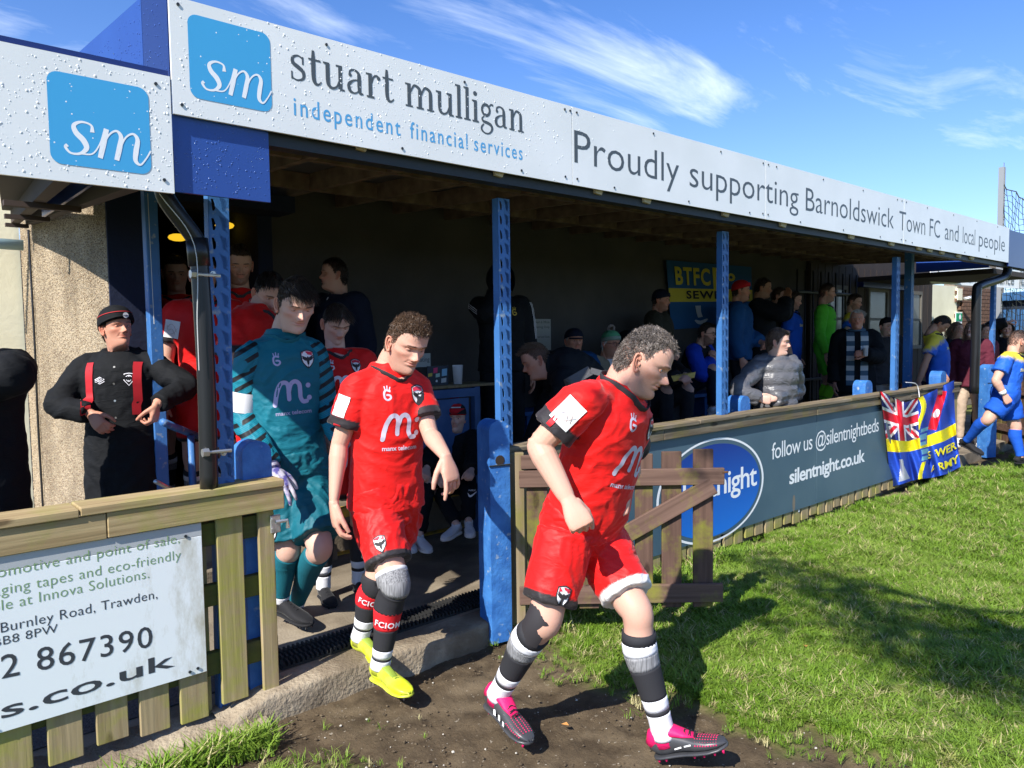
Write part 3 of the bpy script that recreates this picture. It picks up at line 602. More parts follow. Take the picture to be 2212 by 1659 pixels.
# ================================================================ FAR RIGHT
# boarded club wall with old windows at the right half of the stand
BROWN = mat('dark brown boarding', (.05, .036, .028), .8, col2=(.032, .024, .02), nscale=4, coord='World', stretch=(1, 1, .2))
cw = empty('club_wall', (12, 5.2, 0), label='dark boarded club wall with old sash windows behind the players', category='wall')
g = G(); g.box((10.35, 5.25, 0), (14.9, 5.4, 3.0)); g.build('wall', BROWN, cw)
for x in np.arange(10.36, 14.9, .22): g = G(); g.box((x, 5.235, .4), (x+.205, 5.25, 2.55)); g.build('board', BROWN, cw)
for x, w_ in ((10.65, .8), (12.2, .75), (13.6, .8)):
    f = G(); f.box((x, 5.195, 1.25), (x+w_, 5.235, 1.31)); f.box((x, 5.195, 2.2), (x+w_, 5.235, 2.26)); f.box((x, 5.195, 1.31), (x+.05, 5.235, 2.2)); f.box((x+w_-.05, 5.195, 1.31), (x+w_, 5.235, 2.2)); f.box((x+.05, 5.2, 1.74), (x+w_-.05, 5.23, 1.78))
    fo = f.build('window', mat('old window frame', (.13, .12, .10), .7), cw); g = G(); g.box((x+.05, 5.215, 1.31), (x+w_-.05, 5.225, 1.74)); g.box((x+.05, 5.215, 1.78), (x+w_-.05, 5.225, 2.2)); g.build('pane', mat('dim window glass', (.10, .105, .095), .15), fo)
# turnstile-like bars inside the stand
br = empty('bar_cage', (9.6, 4.3, .1), label='cage of thin black upright bars inside the stand behind the green goalkeeper', category='railing')
a0, a1 = at(1722, 600, Y=5.12), at(1850, 612, Y=5.12)
for k in range(9):
    p_ = lerp(a0, a1, k/8); g = G(); V, F = tube([A(p_[0], p_[1], .4), A(p_[0], p_[1], 2.42)], .012, n=6); mesh_obj('bar', V, F, STEEL_D, parent=br, smooth=True)
for zz_ in (.9, 2.12): V, F = tube([A(a0[0], a0[1], zz_), A(a1[0], a1[1], zz_)], .022, n=6); mesh_obj('cross_bar', V, F, STEEL_D, parent=br)
# cream building with brick corner
cb = empty('cream_building', (17, 6, 0), label='sunlit cream rendered building with toothed brown brick corner', category='building')
pA, pB, pC = at(1990, 700, d=14.2), at(2068, 700, d=15.2), at(2150, 700, d=16.5)
dr = nrm(A(*(pB-pA)[:2], 0)); nrw = A(dr[1], -dr[0], 0)
if np.dot(nrw, CAM-pA) < 0: nrw = -nrw
def wallq(g, a, L_, z0, z1, th=.2, off=0.): 
    a = A(a[0], a[1], 0)+nrw*off; g.obox(a+dr*L_/2-nrw*th/2+A(0, 0, (z0+z1)/2), dr*L_/2, nrw*th/2, A(0, 0, (z1-z0)/2))
g = G(); wallq(g, pA-dr*.6, np.linalg.norm((pB-pA)[:2])+.55, 0, 2.45); g.build('wall', CREAM, cb)
g = G(); wallq(g, pB-dr*.1, 2.6, 0, 3.0, off=-.03); g.build('brick_backing', mat('mortar', (.20, .16, .12), .9), cb)
BRICK = mat('brown brick', (.17, .095, .06), .9, col2=(.11, .06, .04), nscale=20, coord='World', bump=.4, bscale=60); bk = None
rz_ = math.atan2(dr[1], dr[0])
for r_ in range(28):
    for c_ in range(9):
        z0 = .3+r_*.078; 
        if c_ == 0 and (r_//3) % 2: continue
        p_ = A(pB[0], pB[1], 0)-dr*.05+dr*(c_*.235+(.117 if r_ % 2 else 0))
        if bk is None: bk = mesh_obj('brick', *boxm(A(-.112, -.03, -.034), A(.112, .03, .034)), BRICK, parent=cb); bk.location = A(p_[0], p_[1], z0); bk.rotation_euler = (0, 0, rz_)
        else: share('brick', bk, A(p_[0], p_[1], z0), (0, 0, rz_), parent=cb)
for k in range(5): g = G(); wallq(g, pB-dr*.12, .22 if k % 2 else .02+.2, .30+k*.468, .30+k*.468+.234, th=.1, off=.045); g.build('quoin', CREAM, cb)
c = at(2052, 694, d=15.0); sg = empty('aed_sign', c, label='small green and white AED sign on the cream wall', category='sign')
def onwall(name, x0, x1, z0, z1, m, off, par): g = G(); g.obox(c+dr*(x0+x1)/2+A(0, 0, (z0+z1)/2)+nrw*(off+.16), dr*(x1-x0)/2, nrw*.004, A(0, 0, (z1-z0)/2)); return g.build(name, m, par)
GREEN_S = mat('safety green', (.01, .30, .13), .5)
onwall('plate', -.15, .15, -.22, .17, WHITE_T, 0, sg); onwall('panel', -.135, .135, .0, .155, GREEN_S, .009, sg); V, F = text2d('AED'); flat('lettering', (fit2d(V, -.11, .11, -.16, -.04), F), c+nrw*.18, -dr if np.dot(np.cross(-dr, A(0, 0, 1)), CAM-c) > 0 else dr, A(0, 0, 1), GREEN_S, sg)
V, F = disc2d((0, .08), .05); flat('heart', (V, F), c+nrw*.185, -dr if np.dot(np.cross(-dr, A(0, 0, 1)), CAM-c) > 0 else dr, A(0, 0, 1), WHITE_T, sg)
# floodlight on the brick
c = at(2082, 645, d=15.0); V, F = tube([c, c+RT*.28+UP*.02], [.03, .07], n=10); tag(mesh_obj('wall_light', V, F, STEEL, smooth=True), 'small grey wall light on the brick above the doorway', 'light')
# blue container with bars
bc = empty('blue_container', (20, 5, 0), label='blue metal container with upright security bars beyond the net', category='container')
q0, q1 = at(2118, 640, d=17), at(2250, 640, d=15.5); dq = nrm(A(*(q1-q0)[:2], 0)); nq = A(dq[1], -dq[0], 0); nq = nq if np.dot(nq, CAM-q0) > 0 else -nq; Lq = np.linalg.norm((q1-q0)[:2])
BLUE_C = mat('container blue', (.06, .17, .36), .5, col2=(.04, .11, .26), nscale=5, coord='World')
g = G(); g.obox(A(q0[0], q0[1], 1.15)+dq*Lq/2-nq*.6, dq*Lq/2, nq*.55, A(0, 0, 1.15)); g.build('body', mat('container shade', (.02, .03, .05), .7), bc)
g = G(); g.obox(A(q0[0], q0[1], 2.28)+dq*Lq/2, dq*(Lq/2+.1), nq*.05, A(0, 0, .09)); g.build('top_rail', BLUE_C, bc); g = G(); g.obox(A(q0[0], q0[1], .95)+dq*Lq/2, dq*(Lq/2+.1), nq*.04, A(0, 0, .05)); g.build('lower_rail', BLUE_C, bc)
b0 = None
for k in range(int(Lq/.11)):
    p_ = A(q0[0], q0[1], 0)+dq*k*.11
    if b0 is None: b0 = mesh_obj('bar', *boxm(A(-.028, -.012, .9), A(.028, .012, 2.0)), BLUE_C, parent=bc); b0.location = p_; b0.rotation_euler = (0, 0, math.atan2(dq[1], dq[0]))
    else: share('bar', b0, p_, (0, 0, math.atan2(dq[1], dq[0])), parent=bc)
# second, lower canopy beyond
sc2 = empty('far_canopy', (12, 3.5, 0), label='lower far canopy with blue end panel beyond the stand', category='canopy')
a_, b_ = at(1978, 545, X=11.75), at(1995, 587, X=11.75); e_ = at(2137, 577, X=11.75)
g = G(); g.box((11.74, e_[1], b_[2]-.005), (11.76, b_[1]+.1, b_[2]+.6)); g.build('blue_panel', BLUE_F, sc2)
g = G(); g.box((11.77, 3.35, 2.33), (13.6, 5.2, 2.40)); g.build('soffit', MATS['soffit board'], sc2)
g = G(); g.box((11.77, 5.1, 2.25), (13.6, 5.2, 2.33)); g.build('rear_beam', BLUE_D, sc2)
# building sign beneath it
sA, sB = at(2010, 586, d=11.7), at(2290, 622, d=14.6); du = nrm(A(*(sB-sA)[:2], 0)); ns = A(du[1], -du[0], 0); ns = ns if np.dot(ns, CAM-sA) > 0 else -ns
fs = empty('far_sign', sA, label='white far canopy sign reading Investments Finance Life Insurance, partly hidden', category='sign')
Ls = np.linalg.norm((sB-sA)[:2]); zb, zt = 2.30, 2.62
g = G(); g.obox(A(sA[0], sA[1], (zb+zt)/2)+du*Ls/2, du*Ls/2, ns*.01, A(0, 0, (zt-zb)/2)); g.build('panel', WHITE_S, fs)
uxs = du if np.dot(np.cross(du, A(0, 0, 1)), CAM-sA) > 0 else -du; V, F = text2d('Investments   Finance   Life Insurance')
flat('lettering', (fit2d(V, .2, Ls-.05, .06, hy=.17), F), A(sA[0], sA[1], zb)+ns*.02, uxs, A(0, 0, 1), TXT_G, fs)
# net post and ball-stop net
np0 = empty('net_post', at(2156, 700, d=14), label='tall grey steel post carrying the ball stop net at the right', category='post')
c0 = at(2156, 700, d=14); g = G(); g.box((c0[0]-.045, c0[1]-.045, 0), (c0[0]-.02, c0[1]+.045, 4.55)); g.box((c0[0]+.02, c0[1]-.045, 0), (c0[0]+.045, c0[1]+.045, 4.55)); g.box((c0[0]-.02, c0[1]+.02, 0), (c0[0]+.02, c0[1]+.045, 4.55))
for k in range(30): g.box((c0[0]-.02, c0[1]-.03, .2+k*.15), (c0[0]+.02, c0[1]-.025, .28+k*.15))
g.build('upright', mat('grey steel', (.25, .26, .27), .5, metal=.3), np0)
NET = mat('net cord', (.02, .025, .02), .8); g = G(); e0 = c0.copy(); e1 = at(2330, 700, d=12.5); nL = 24; nR = 34; Pn = np.zeros((nL, nR, 3))
for i in range(nL):
    for j in range(nR):
        u_ = i/(nL-1); top = 4.3-1.5*u_*(1-u_)-.35*u_; zz_ = top*(1-j/(nR-1)*.97); b2 = lerp(e0, e1, u_)
        Pn[i, j] = A(b2[0]+.03*math.sin(j*.7+i)*u_, b2[1]+.03*math.sin(i*1.1+j*.5), zz_+.03*math.sin(i*2.1+j*1.3))
for i in range(nL): V, F = tube(Pn[i], .0055 if i else .012, n=3, cap=False); g.add(V, F)
for j in range(nR): V, F = tube(Pn[:, j], .0055 if j else .012, n=3, cap=False); g.add(V, F)
g.build('ball_stop_net', NET, kind='stuff', label='sagging black mesh ball stop net at the right edge', category='net')
# ================================================================ SIGNS ON THE FASCIA
UX, UZ = A(1, 0, 0), A(0, 0, 1)
def stemrect(x0, x1, y0, y1): return poly2d([(x0, y0), (x1, y0), (x1, y1), (x0, y1)])
# a slab-serif hand: x height 1, ascender 1.5
def serif_word(word):
    T = .17; W_ = {}; items = []; x = 0
    def st_(x, y0, y1, bl=1, tl=1): # stem with bottom slab and top-left flag
        it = [stemrect(x, x+T, y0, y1)]
        if bl: it.append(stemrect(x-.09, x+T+.09, y0, y0+.075))
        if tl: it.append(poly2d([(x-.10, y1-.075), (x+.02, y1-.075), (x+T*.7, y1), (x-.10, y1)]))
        return it
    def arch(x0, x1, last=True):
        return [stroke2d([(x0, .62), (x0+.10, .85), ((x0+x1)/2+.03, .965), (x1+T/2-.03, .85), (x1+T/2, .60)], [.06, .08, .10, .15, T], 6)]+st_(x1, 0, .62, 1, 0)
    def glyph(ch, x):
        if ch == 's': return [stroke2d([(x+.52, .70), (x+.50, .88), (x+.32, .97), (x+.12, .86), (x+.13, .66), (x+.33, .53), (x+.52, .38), (x+.52, .14), (x+.30, .03), (x+.10, .10), (x+.07, .30)], [.06, .06, .07, .11, .15, .17, .15, .11, .07, .06, .06], 6), stemrect(x+.48, x+.55, .66, .96), stemrect(x+.04, x+.10, .04, .34)], .72
        if ch == 't': return [stroke2d([(x+.22, 1.32), (x+.22, .9), (x+.22, .3), (x+.28, .07), (x+.42, .04), (x+.54, .16)], [.10, T, T, .14, .08, .05], 6), stemrect(x+.02, x+.52, .925, 1.0)], .62
        if ch == 'u': return st_(x+.1, .30, 1., 0, 1)+[stroke2d([(x+.185, .40), (x+.21, .14), (x+.37, .035), (x+.56, .12), (x+.66, .35)], [T, .15, .10, .08, .06], 6)]+st_(x+.64, 0, 1., 0, 1)+[stemrect(x+.66, x+.90, 0, .075)], 1.0
        if ch == 'a': return [stroke2d([(x+.12, .72), (x+.16, .90), (x+.34, .97), (x+.52, .86), (x+.55, .62), (x+.55, .3), (x+.58, .08), (x+.72, .06)], [.08, .08, .07, .13, T, T, .13, .06], 6), stroke2d([(x+.55, .60), (x+.30, .54), (x+.10, .36), (x+.12, .12), (x+.30, .035), (x+.46, .10), (x+.55, .26)], [.05, .07, .14, .14, .07, .05, .05], 6), disc2d((x+.15, .74), .075, 10)], .86
        if ch == 'r': return st_(x+.1, 0, 1.)+[stroke2d([(x+.26, .62), (x+.34, .86), (x+.48, .95), (x+.58, .90)], [.06, .08, .09, .09], 5), disc2d((x+.58, .86), .085, 10)], .74
        if ch == 'n': return st_(x+.1, 0, 1.)+arch(x+.25, x+.62), .98
        if ch == 'm': return st_(x+.1, 0, 1.)+arch(x+.25, x+.62)+arch(x+.77, x+1.14), 1.5
        if ch == 'l': return st_(x+.1, 0, 1.5), .45
        if ch == 'i': return st_(x+.1, 0, 1.)+[disc2d((x+.18, 1.30), .11, 12)], .45
        if ch == 'g': return [ring2d((x+.32, .66), .30, .17, 24, .92, 1.06), stroke2d([(x+.22, .36), (x+.10, .24), (x+.18, .12), (x+.40, .08), (x+.60, .0), (x+.66, -.18), (x+.52, -.38), (x+.28, -.42), (x+.08, -.30), (x+.08, -.14), (x+.2, -.0)], [.05, .08, .12, .14, .14, .12, .08, .07, .10, .09, .06], 6), stroke2d([(x+.50, .86), (x+.62, .97), (x+.74, .94)], [.05, .08, .09], 4)], .80
        return [], .5
    for ch in word:
        it, adv = glyph(ch, x); items += it; x += adv
    return join2d(items), x
def sm_logo(x0, z0, s, y, parent):
    """rounded sky-blue square with a script sm"""
    flat('logo_square', rrect2d(x0, z0, x0+s, z0+s*.965, s*.11), A(0, y, 0), UX, UZ, LOGO_B, parent, .002)
    def p(q, wd): return stroke2d([(x0+a*s, z0+b*s) for a, b in q], [v*s for v in wd], 6)
    it = [p([(.41, .38), (.40, .455), (.31, .475), (.235, .43), (.25, .355), (.32, .28), (.345, .20), (.28, .135), (.19, .13), (.145, .185), (.165, .21)], [.045, .022, .024, .04, .055, .06, .05, .028, .022, .03, .035]),
          p([(.28, .135), (.40, .15), (.48, .27), (.535, .42)], [.018, .016, .016, .03]),
          p([(.55, .44), (.515, .28), (.475, .115)], [.052, .056, .05]),
          p([(.485, .17), (.56, .36), (.645, .435), (.695, .38), (.675, .26), (.64, .115)], [.02, .018, .024, .045, .055, .05]),
          p([(.655, .17), (.73, .36), (.815, .43), (.865, .375), (.845, .25), (.835, .14), (.885, .10), (.95, .18), (1.0, .27)], [.02, .018, .024, .045, .055, .045, .022, .016, .018])]
    flat('script_lettering', join2d(it), A(0, y, 0), UX, UZ, WHITE_T, parent, .0035)
def screw_heads(pts, y, parent):
    g = G()
    for x, z_ in pts: V, F = tube([A(x, y, z_), A(x, y-.004, z_)], .006, n=6); g.add(V, F)
    g.build('screw', STEEL_D, parent)
DROP = mat('rain drop', (.8, .82, .83), .03, spec=.9); DROPB = mat('rain drop blue', (.05, .11, .36), .02, spec=1.0)
def droplets(name, x0, x1, z0, z1, y, n, m, rmax=.0042, parent=None, fade=0):
    g = G(); V0, F0 = sphere((0, 0, 0), 1, 6, 4, (1, .18, 1.1))
    for i in range(n):
        x = rs.uniform(x0, x1); 
        if fade and rs.rand() < (x-x0)/fade: continue
        r = .0011+(rmax-.0011)*rs.rand()**2.6; g.add(V0*r+A(x, y, rs.uniform(z0, z1)), F0)
    return g.build(name, m, parent, smooth=True, kind='stuff')
YF = 2.79
ms = empty('fascia_sign', (.9, YF, 2.35), label='long white fascia sign reading stuart mulligan independent financial services', category='sign')
for k, (a, b) in enumerate(((.9, 2.912), (2.917, 4.852), (4.857, 7.25), (7.255, 10.335))):
    g = G(); g.box((a, YF, 2.35), (b, YF+.012, 2.755)); g.build('panel', WHITE_S, ms)
sm_logo(.96, 2.418, .303, YF-.0005, ms)
def lay(name, VF, m, par, y=YF, off=.002): return flat(name, VF, A(0, y, 0), UX, UZ, m, par, off)
for wd_, a, b in (('stuart', 1.345, 1.815), ('mulligan', 1.872, 2.568)):
    (V, F), adv = serif_word(wd_); V = V.copy(); V[:, 0] = a+(V[:, 0]-V[:, 0].min())/(V[:, 0].max()-V[:, 0].min())*(b-a); V[:, 1] = 2.561+V[:, 1]*.1
    lay('lettering', (V, F), TXT_G, ms)
for wd_, a, b in (('independent', 1.352, 1.843), ('financial', 1.893, 2.212), ('services', 2.251, 2.558)):
    V, F = text2d(wd_, 0, 1.25, .006); lay('lettering', (fit2d(V, a, b, 2.427, hy=.074), F), TXT_B, ms)
for wd_, a, b in (('Proudly', 2.93, 3.85), ('supporting', 3.96, 5.32), ('Barnoldswick', 5.43, 7.03), ('Town', 7.15, 7.76), ('FC', 7.87, 8.14), ('and', 8.27, 8.655), ('local', 8.78, 9.16), ('people', 9.28, 10.18)):
    V, F = text2d(wd_, 0, 1., -.006); V = fit2d(V, a, b, 2.468, hy=.182); lay('lettering', (V, F), TXT_G, ms)
screw_heads([(x, z_) for x in (.93, 2.86, 2.95, 4.82, 4.89, 7.2, 7.3) for z_ in (2.385, 2.73)]+[(x, 2.73) for x in np.arange(1.5, 10, .7)]+[(x, 2.375) for x in np.arange(1.85, 10, .7)], YF, ms)
droplets('rain_drops', .91, 3.4, 2.355, 2.752, YF-.0007, 1700, DROP, parent=ms, fade=2.6)
ls = empty('canopy_sign', (.6, YF, 2.07), label='white side canopy sign with the sky blue sm logo at the left edge', category='sign')
g = G(); g.box((.25, YF, 2.072), (.893, YF+.012, 2.475)); g.build('panel', WHITE_S, ls)
sm_logo(.517, 2.126, .302, YF-.0005, ls); screw_heads([(.86, 2.115), (.845, 2.44)], YF, ls)
droplets('rain_drops', .36, .89, 2.078, 2.47, YF-.0007, 560, DROP, parent=ls)
droplets('rain_drops', .905, 1.25, 2.09, 2.345, 2.8113, 330, DROPB, .0035, parent=st)
g = G(); V0, F0 = sphere((0, 0, 0), 1, 6, 4, (.5, 1, 1.1))
for i in range(420): yy = rs.uniform(2.84, 4.2); g.add(V0*(.0015+.003*rs.rand()**2)+A(.9045, yy, rs.uniform(2.5, 2.84)), F0)
g.build('rain_drops', DROPB, st, smooth=True, kind='stuff')

# ================================================================ FENCES AND GATE
def slat(g_or_name, parent, x, w_, z0, z1, y, m, th=.02, top='flat', tilt=0.):
    g = G(); g.obox(A(x, y+th/2, (z0+z1)/2), A(w_/2, 0, 0)+A(0, 0, tilt), A(0, th/2, 0), A(0, 0, (z1-z0)/2), bev=.003); return g.build(g_or_name, m, parent)
def rounded_post(name, c, w_, dp, h, m, label, hole=False, ang=0., holem=None, **k):
    """square timber post with a half-round top"""
    P = [(-w_/2, 0), (w_/2, 0)]; t = np.linspace(0, np.pi, 13); P += [(w_/2*math.cos(a), h-w_*.42+w_*.42*math.sin(a)) for a in t]
    n = len(P); V = [(x, -dp/2, z_) for x, z_ in P]+[(x, dp/2, z_) for x, z_ in P]; F = [tuple(range(n)), tuple(range(2*n-1, n-1, -1))]+[(i, i+n, (i+1) % n+n, (i+1) % n) for i in range(n)]
    root = empty(name, c, ang, label=label, **k); R_ = np.array(Matrix.Rotation(ang, 3, 'Z')); V = np.array(V)@R_.T+np.asarray(c)
    mesh_obj('shaft', V, F, m, parent=root)
    if hole: V, F = tube([A(0, -dp/2-.003, h-.20), A(0, -dp/2+.02, h-.20)], .026, n=10); mesh_obj('bolt_hole', V@R_.T+np.asarray(c), F, mat('hole shade', (.03, .02, .015), .9), parent=root); V, F = tube([A(-w_/2-.004, -dp/2-.004, h-.225), A(w_/2+.004, -dp/2-.004, h-.225)], .004, n=5); mesh_obj('wire', V@R_.T+np.asarray(c), F, STEEL_D, parent=root)
    return root
# ---- left fence
lf = empty('picket_fence', (.8, FY, 0), label='weathered wooden fence with wide slats left of the gateway', category='fence')
cap_ = [((.1, .62), .0), ((.62, 1.305), .002)]
g = G(); g.box((-.6, 2.925, .945), (.575, 3.075, .975), bev=.004); g.build('cap_rail', W_FENCE_X, lf); g = G(); g.box((.578, 2.925, .947), (1.325, 3.07, .979), bev=.004); g.build('cap_rail', W_FENCE_X, lf)
g = G(); g.box((-.6, 2.935, .852), (.66, 2.957, .944), bev=.003); g.build('face_rail', W_FENCE_X, lf); g = G(); g.box((.663, 2.932, .855), (1.325, 2.957, .946), bev=.003); g.build('face_rail', W_FENCE_X, lf)
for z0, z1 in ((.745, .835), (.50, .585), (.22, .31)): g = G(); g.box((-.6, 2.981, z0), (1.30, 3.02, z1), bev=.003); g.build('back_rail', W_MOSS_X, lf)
xs = [(-.33, .11), (-.16, .11), (.01, .11), (.18, .11), (.352, .108), (.505, .108), (.655, .105), (.80, .105), (.945, .105)]
for i, (x, w_) in enumerate(xs): slat('slat', lf, x, w_, .10+.012*math.sin(i*2.3)-.04*(x-.3)*.9, .85, 2.96, W_FENCE_Z)
slat('slat', lf, 1.105, .105, .098, .852, 2.958, W_FENCE_Z); slat('slat', lf, 1.255, .066, .075, .852, 2.956, W_FENCE_Z, tilt=.0)
g = G(); g.box((.97, 3.02, .03), (1.03, 3.09, .95)); g.build('fence_post', W_FENCE_Z, lf)
g = G(); g.box((1.268, 2.944, .755), (1.312, 2.954, .83), bev=.003); V, F = tube([A(1.29, 2.944, .80), A(1.335, 2.935, .802), A(1.338, 2.935, .77)], .008, n=7); g.add(V, F); V, F = tube([A(1.275, 2.944, .815), A(1.275, 2.936, .815)], .005, n=6); g.add(V, F); V, F = tube([A(1.275, 2.944, .775), A(1.275, 2.936, .775)], .005, n=6); g.add(V, F); g.build('latch', STEEL, lf)
rounded_post('gate_post', A(1.252, 3.075, 0), .125, .11, 1.135, BLUE_W, 'worn blue rounded timber post at the left side of the gateway', category='post')
# ---- advertising board on it
ib = empty('advert_board', (.7, 2.95, .27), label='weathered white advert board for Innova Solutions on the left fence', category='sign')
STAIN = mat('stained white board', (.76, .80, .80), .35, coord='World')
N, L, b = nodes_of(STAIN); ge = N.new('ShaderNodeNewGeometry')
mpp = N.new('ShaderNodeMapping'); mpp.inputs['Scale'].default_value = (6, 6, 2.2); L.new(ge.outputs['Position'], mpp.inputs[0])
n_ = N.new('ShaderNodeTexNoise'); n_.inputs['Scale'].default_value = 1.6; n_.inputs['Detail'].default_value = 9; n_.inputs['Roughness'].default_value = .72; L.new(mpp.outputs[0], n_.inputs[0])
spx = N.new('ShaderNodeSeparateXYZ'); L.new(ge.outputs['Position'], spx.inputs[0])
gr = mr_(spx.outputs[0], .55, .95, 0, .20); gz = mr_(spx.outputs[2], .85, .3, 0, .07)
ad = N.new('ShaderNodeMath'); ad.operation = 'ADD'; L.new(gr, ad.inputs[0]); L.new(gz, ad.inputs[1]); ad2 = N.new('ShaderNodeMath'); ad2.operation = 'ADD'; L.new(ad.outputs[0], ad2.inputs[0]); L.new(n_.outputs[0], ad2.inputs[1])
L.new(mx_(mr_(ad2.outputs[0], .66, .92, 0, .8), (.76, .80, .80), (.36, .33, .22)), b.inputs['Base Color'])
g = G(); g.box((-.5, 2.944, .262), (.99, 2.9525, .80), bev=.001); g.build('panel', STAIN, ib); g = G(); g.box((-.5, 2.9445, .802), (.99, 2.953, .851)); g.build('grey_backing', mat('grey aluminium', (.40, .42, .43), .4), ib)
def ptxt(s, x1, px_pts, m, par, Y, hy, x0=None, sp=1., bold=0):
    pass
def word_at(s, pl, pr_, Y, hcap, m, par, off=.0025, space=1., bold=0., shear=0, sign=UX):
    """lettering between two photo points on the plane Y (its true place was read from the photograph)"""
    a = at(*pl, Y=Y); b2 = at(*pr_, Y=Y); V, F = text2d(s, shear, space, bold); V = fit2d(V, 0, np.linalg.norm(b2-a), 0, hy=hcap); return flat('lettering', (V, F), a, nrm(b2-a), UZ, m, par, off)
SAGE = mat('sage green print', (.20, .32, .15), .5); INK = mat('dark grey print', (.045, .05, .06), .45)
YB = 2.944
for s, pl, pr_, hc, m, sp, bo in (('automotive and point of sale,', (-62, 1259), (388, 1172), .038, SAGE, 1.05, -.008), ('packaging tapes and eco-friendly', (-92, 1305), (391, 1207), .038, SAGE, 1.05, -.008), ('available at Innova Solutions.', (-110, 1344), (322, 1248), .038, SAGE, 1.05, -.008),
        ('Burnley Road, Trawden,', (2, 1367), (340, 1292), .036, INK, 1.05, -.006), ('BB8 8PW', (-14, 1398), (125, 1365), .031, INK, 1.05, -.006), ('01282 867390', (-210, 1512), (330, 1396), .083, INK, 1.1, .004), ('s.co.uk', (3, 1553), (378, 1438), .060, INK, 1.0, .012)):
    word_at(s, pl, pr_, YB, hc, m, ib, space=sp, bold=bo)
screw_heads([(.93, .81), (.955, .285), (.925, .28), (.30, .28)], YB-.001, ib)

# ---- right fence
rf = empty('picket_fence', (6, FY, 0), label='grey worn long fence right of the gateway behind the dark advert board', category='fence')
segs = [(2.50, 4.28), (4.285, 6.55), (6.555, 8.1), (8.105, 9.30)]
for i, (a, b) in enumerate(segs): g = G(); g.box((a, 2.93, .945+.0015*i), (b, 3.06, .972+.003*i), bev=.004); g.build('cap_rail', W_RAIL_R, rf)
for i, (a, b) in enumerate([(2.52, 3.9), (3.905, 5.95), (5.955, 7.9), (7.905, 9.28)]): g = G(); g.box((a, 2.94, .875), (b, 2.96, .946), bev=.003); g.build('face_rail', W_RAIL_R, rf)
s0 = None
for k, x in enumerate(np.arange(2.56, 9.25, .142)):
    if s0 is None: s0 = mesh_obj('slat', *boxm(A(-.056, 2.970, .025), A(.056, 2.992, .90), .003), W_FENCE_Z, parent=rf); s0.location.x = x
    else: share('slat', s0, (x+.006*math.sin(k*3), 0, .012*math.sin(k*1.9)), (0, .006*math.sin(k*2.7), 0), parent=rf)
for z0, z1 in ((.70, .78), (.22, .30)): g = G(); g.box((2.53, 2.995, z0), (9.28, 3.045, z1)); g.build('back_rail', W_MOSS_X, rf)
for i, (px, lb, hh) in enumerate(((1595, 'blue rounded timber post at the elbow of the boy in the grey jacket', False), (1863, 'blue rounded timber post left of the fence flag', False), (2025, 'blue rounded timber post above the fence flag', False))):
    c = at(px, 850, Y=3.12); rounded_post('fence_post', A(c[0], 3.12, 0), .135+.02*i, .12, 1.085+.012*i, BLUE_W, lb, category='post', group='blue fence posts')
gp = rounded_post('gate_post', A(2.437, 2.905, 0), .115, .135, 1.135, BLUE_W, 'blue timber gatepost with a bolt hole', hole=True, ang=RAD(-12), category='post')
rounded_post('gate_post', A(10.44, 3.0, 0), .155, .13, 1.14, BLUE_W, 'blue timber gatepost beside the running blue player at the right', hole=True, ang=RAD(-25), category='post')
# bare timber by the hinge
g = G(); g.box((2.505, 2.86, .0), (2.56, 2.93, .955), bev=.003); g.build('hinge_post', W_BARE, rf)
# ---- open gate
g0, g1 = A(2.50, 2.775, 0), A(3.262, 2.108, 0); gd = nrm(g1-g0); gn = A(-gd[1], gd[0], 0)
if np.dot(gn, CAM-g0) < 0: gn = -gn
gate = empty('gate', g0, label='open brown picket gate with diagonal brace, green with moss', category='gate')
GL = np.linalg.norm(g1-g0)
def gbox(name, u0, u1, z0, z1, o0, o1, m, sl=0.):
    g = G(); c = g0+gd*(u0+u1)/2+gn*(o0+o1)/2+A(0, 0, (z0+z1)/2); g.obox(c, gd*(u1-u0)/2+A(0, 0, sl), gn*(o1-o0)/2, A(0, 0, (z1-z0)/2), bev=.003); return g.build(name, m, gate)
# local-axis materials need local meshes: boards are built round their own centre
def gpiece(name, cu, cz, lu, lz, o, th, m, ang=0.):
    V, F = boxm(A(-lu/2, -th/2, -lz/2), A(lu/2, th/2, lz/2), .003); ob = mesh_obj(name, V, F, m, parent=gate)
    ob.location = g0+gd*cu+gn*o+A(0, 0, cz); ob.rotation_euler = (Matrix(((gd[0], -gn[0], 0), (gd[1], -gn[1], 0), (0, 0, 1)))@Matrix.Rotation(ang, 3, 'Y')).to_euler(); return ob
for k, (u, w_, zt) in enumerate(((.085, .105, .93), (.205, .105, .93), (.345, .10, .93), (.475, .10, .94), (.625, .09, .955), (.765, .10, .965), (.925, .10, .975))):
    gpiece('slat', u, (zt+.165)/2, w_, zt-.165, -.012 if k < 2 else -.012, .02, W_GATE_Z)
gpiece('top_rail', .51, .84, 1.03, .085, .012, .022, W_GATE_X); gpiece('bottom_rail', .505, .245, 1.03, .095, .012, .022, W_GATE_X); gpiece('upper_rail', .14, .925, .27, .07, .012, .022, W_GATE_X)
bl = math.hypot(.90, .50); gpiece('brace', .52, .545, bl, .09, .0125, .022, W_GATE_X, -math.atan2(.50, .90))
gpiece('hanging_stile', -.002, .51, .045, .92, -.01, .05, W_BARE)
V, F = tube([g1+A(0, 0, .86)+gn*.02, g1+gd*.03+A(0, 0, .862)+gn*.02], .006, n=6); mesh_obj('bolt', V, F, RUST, parent=gate)
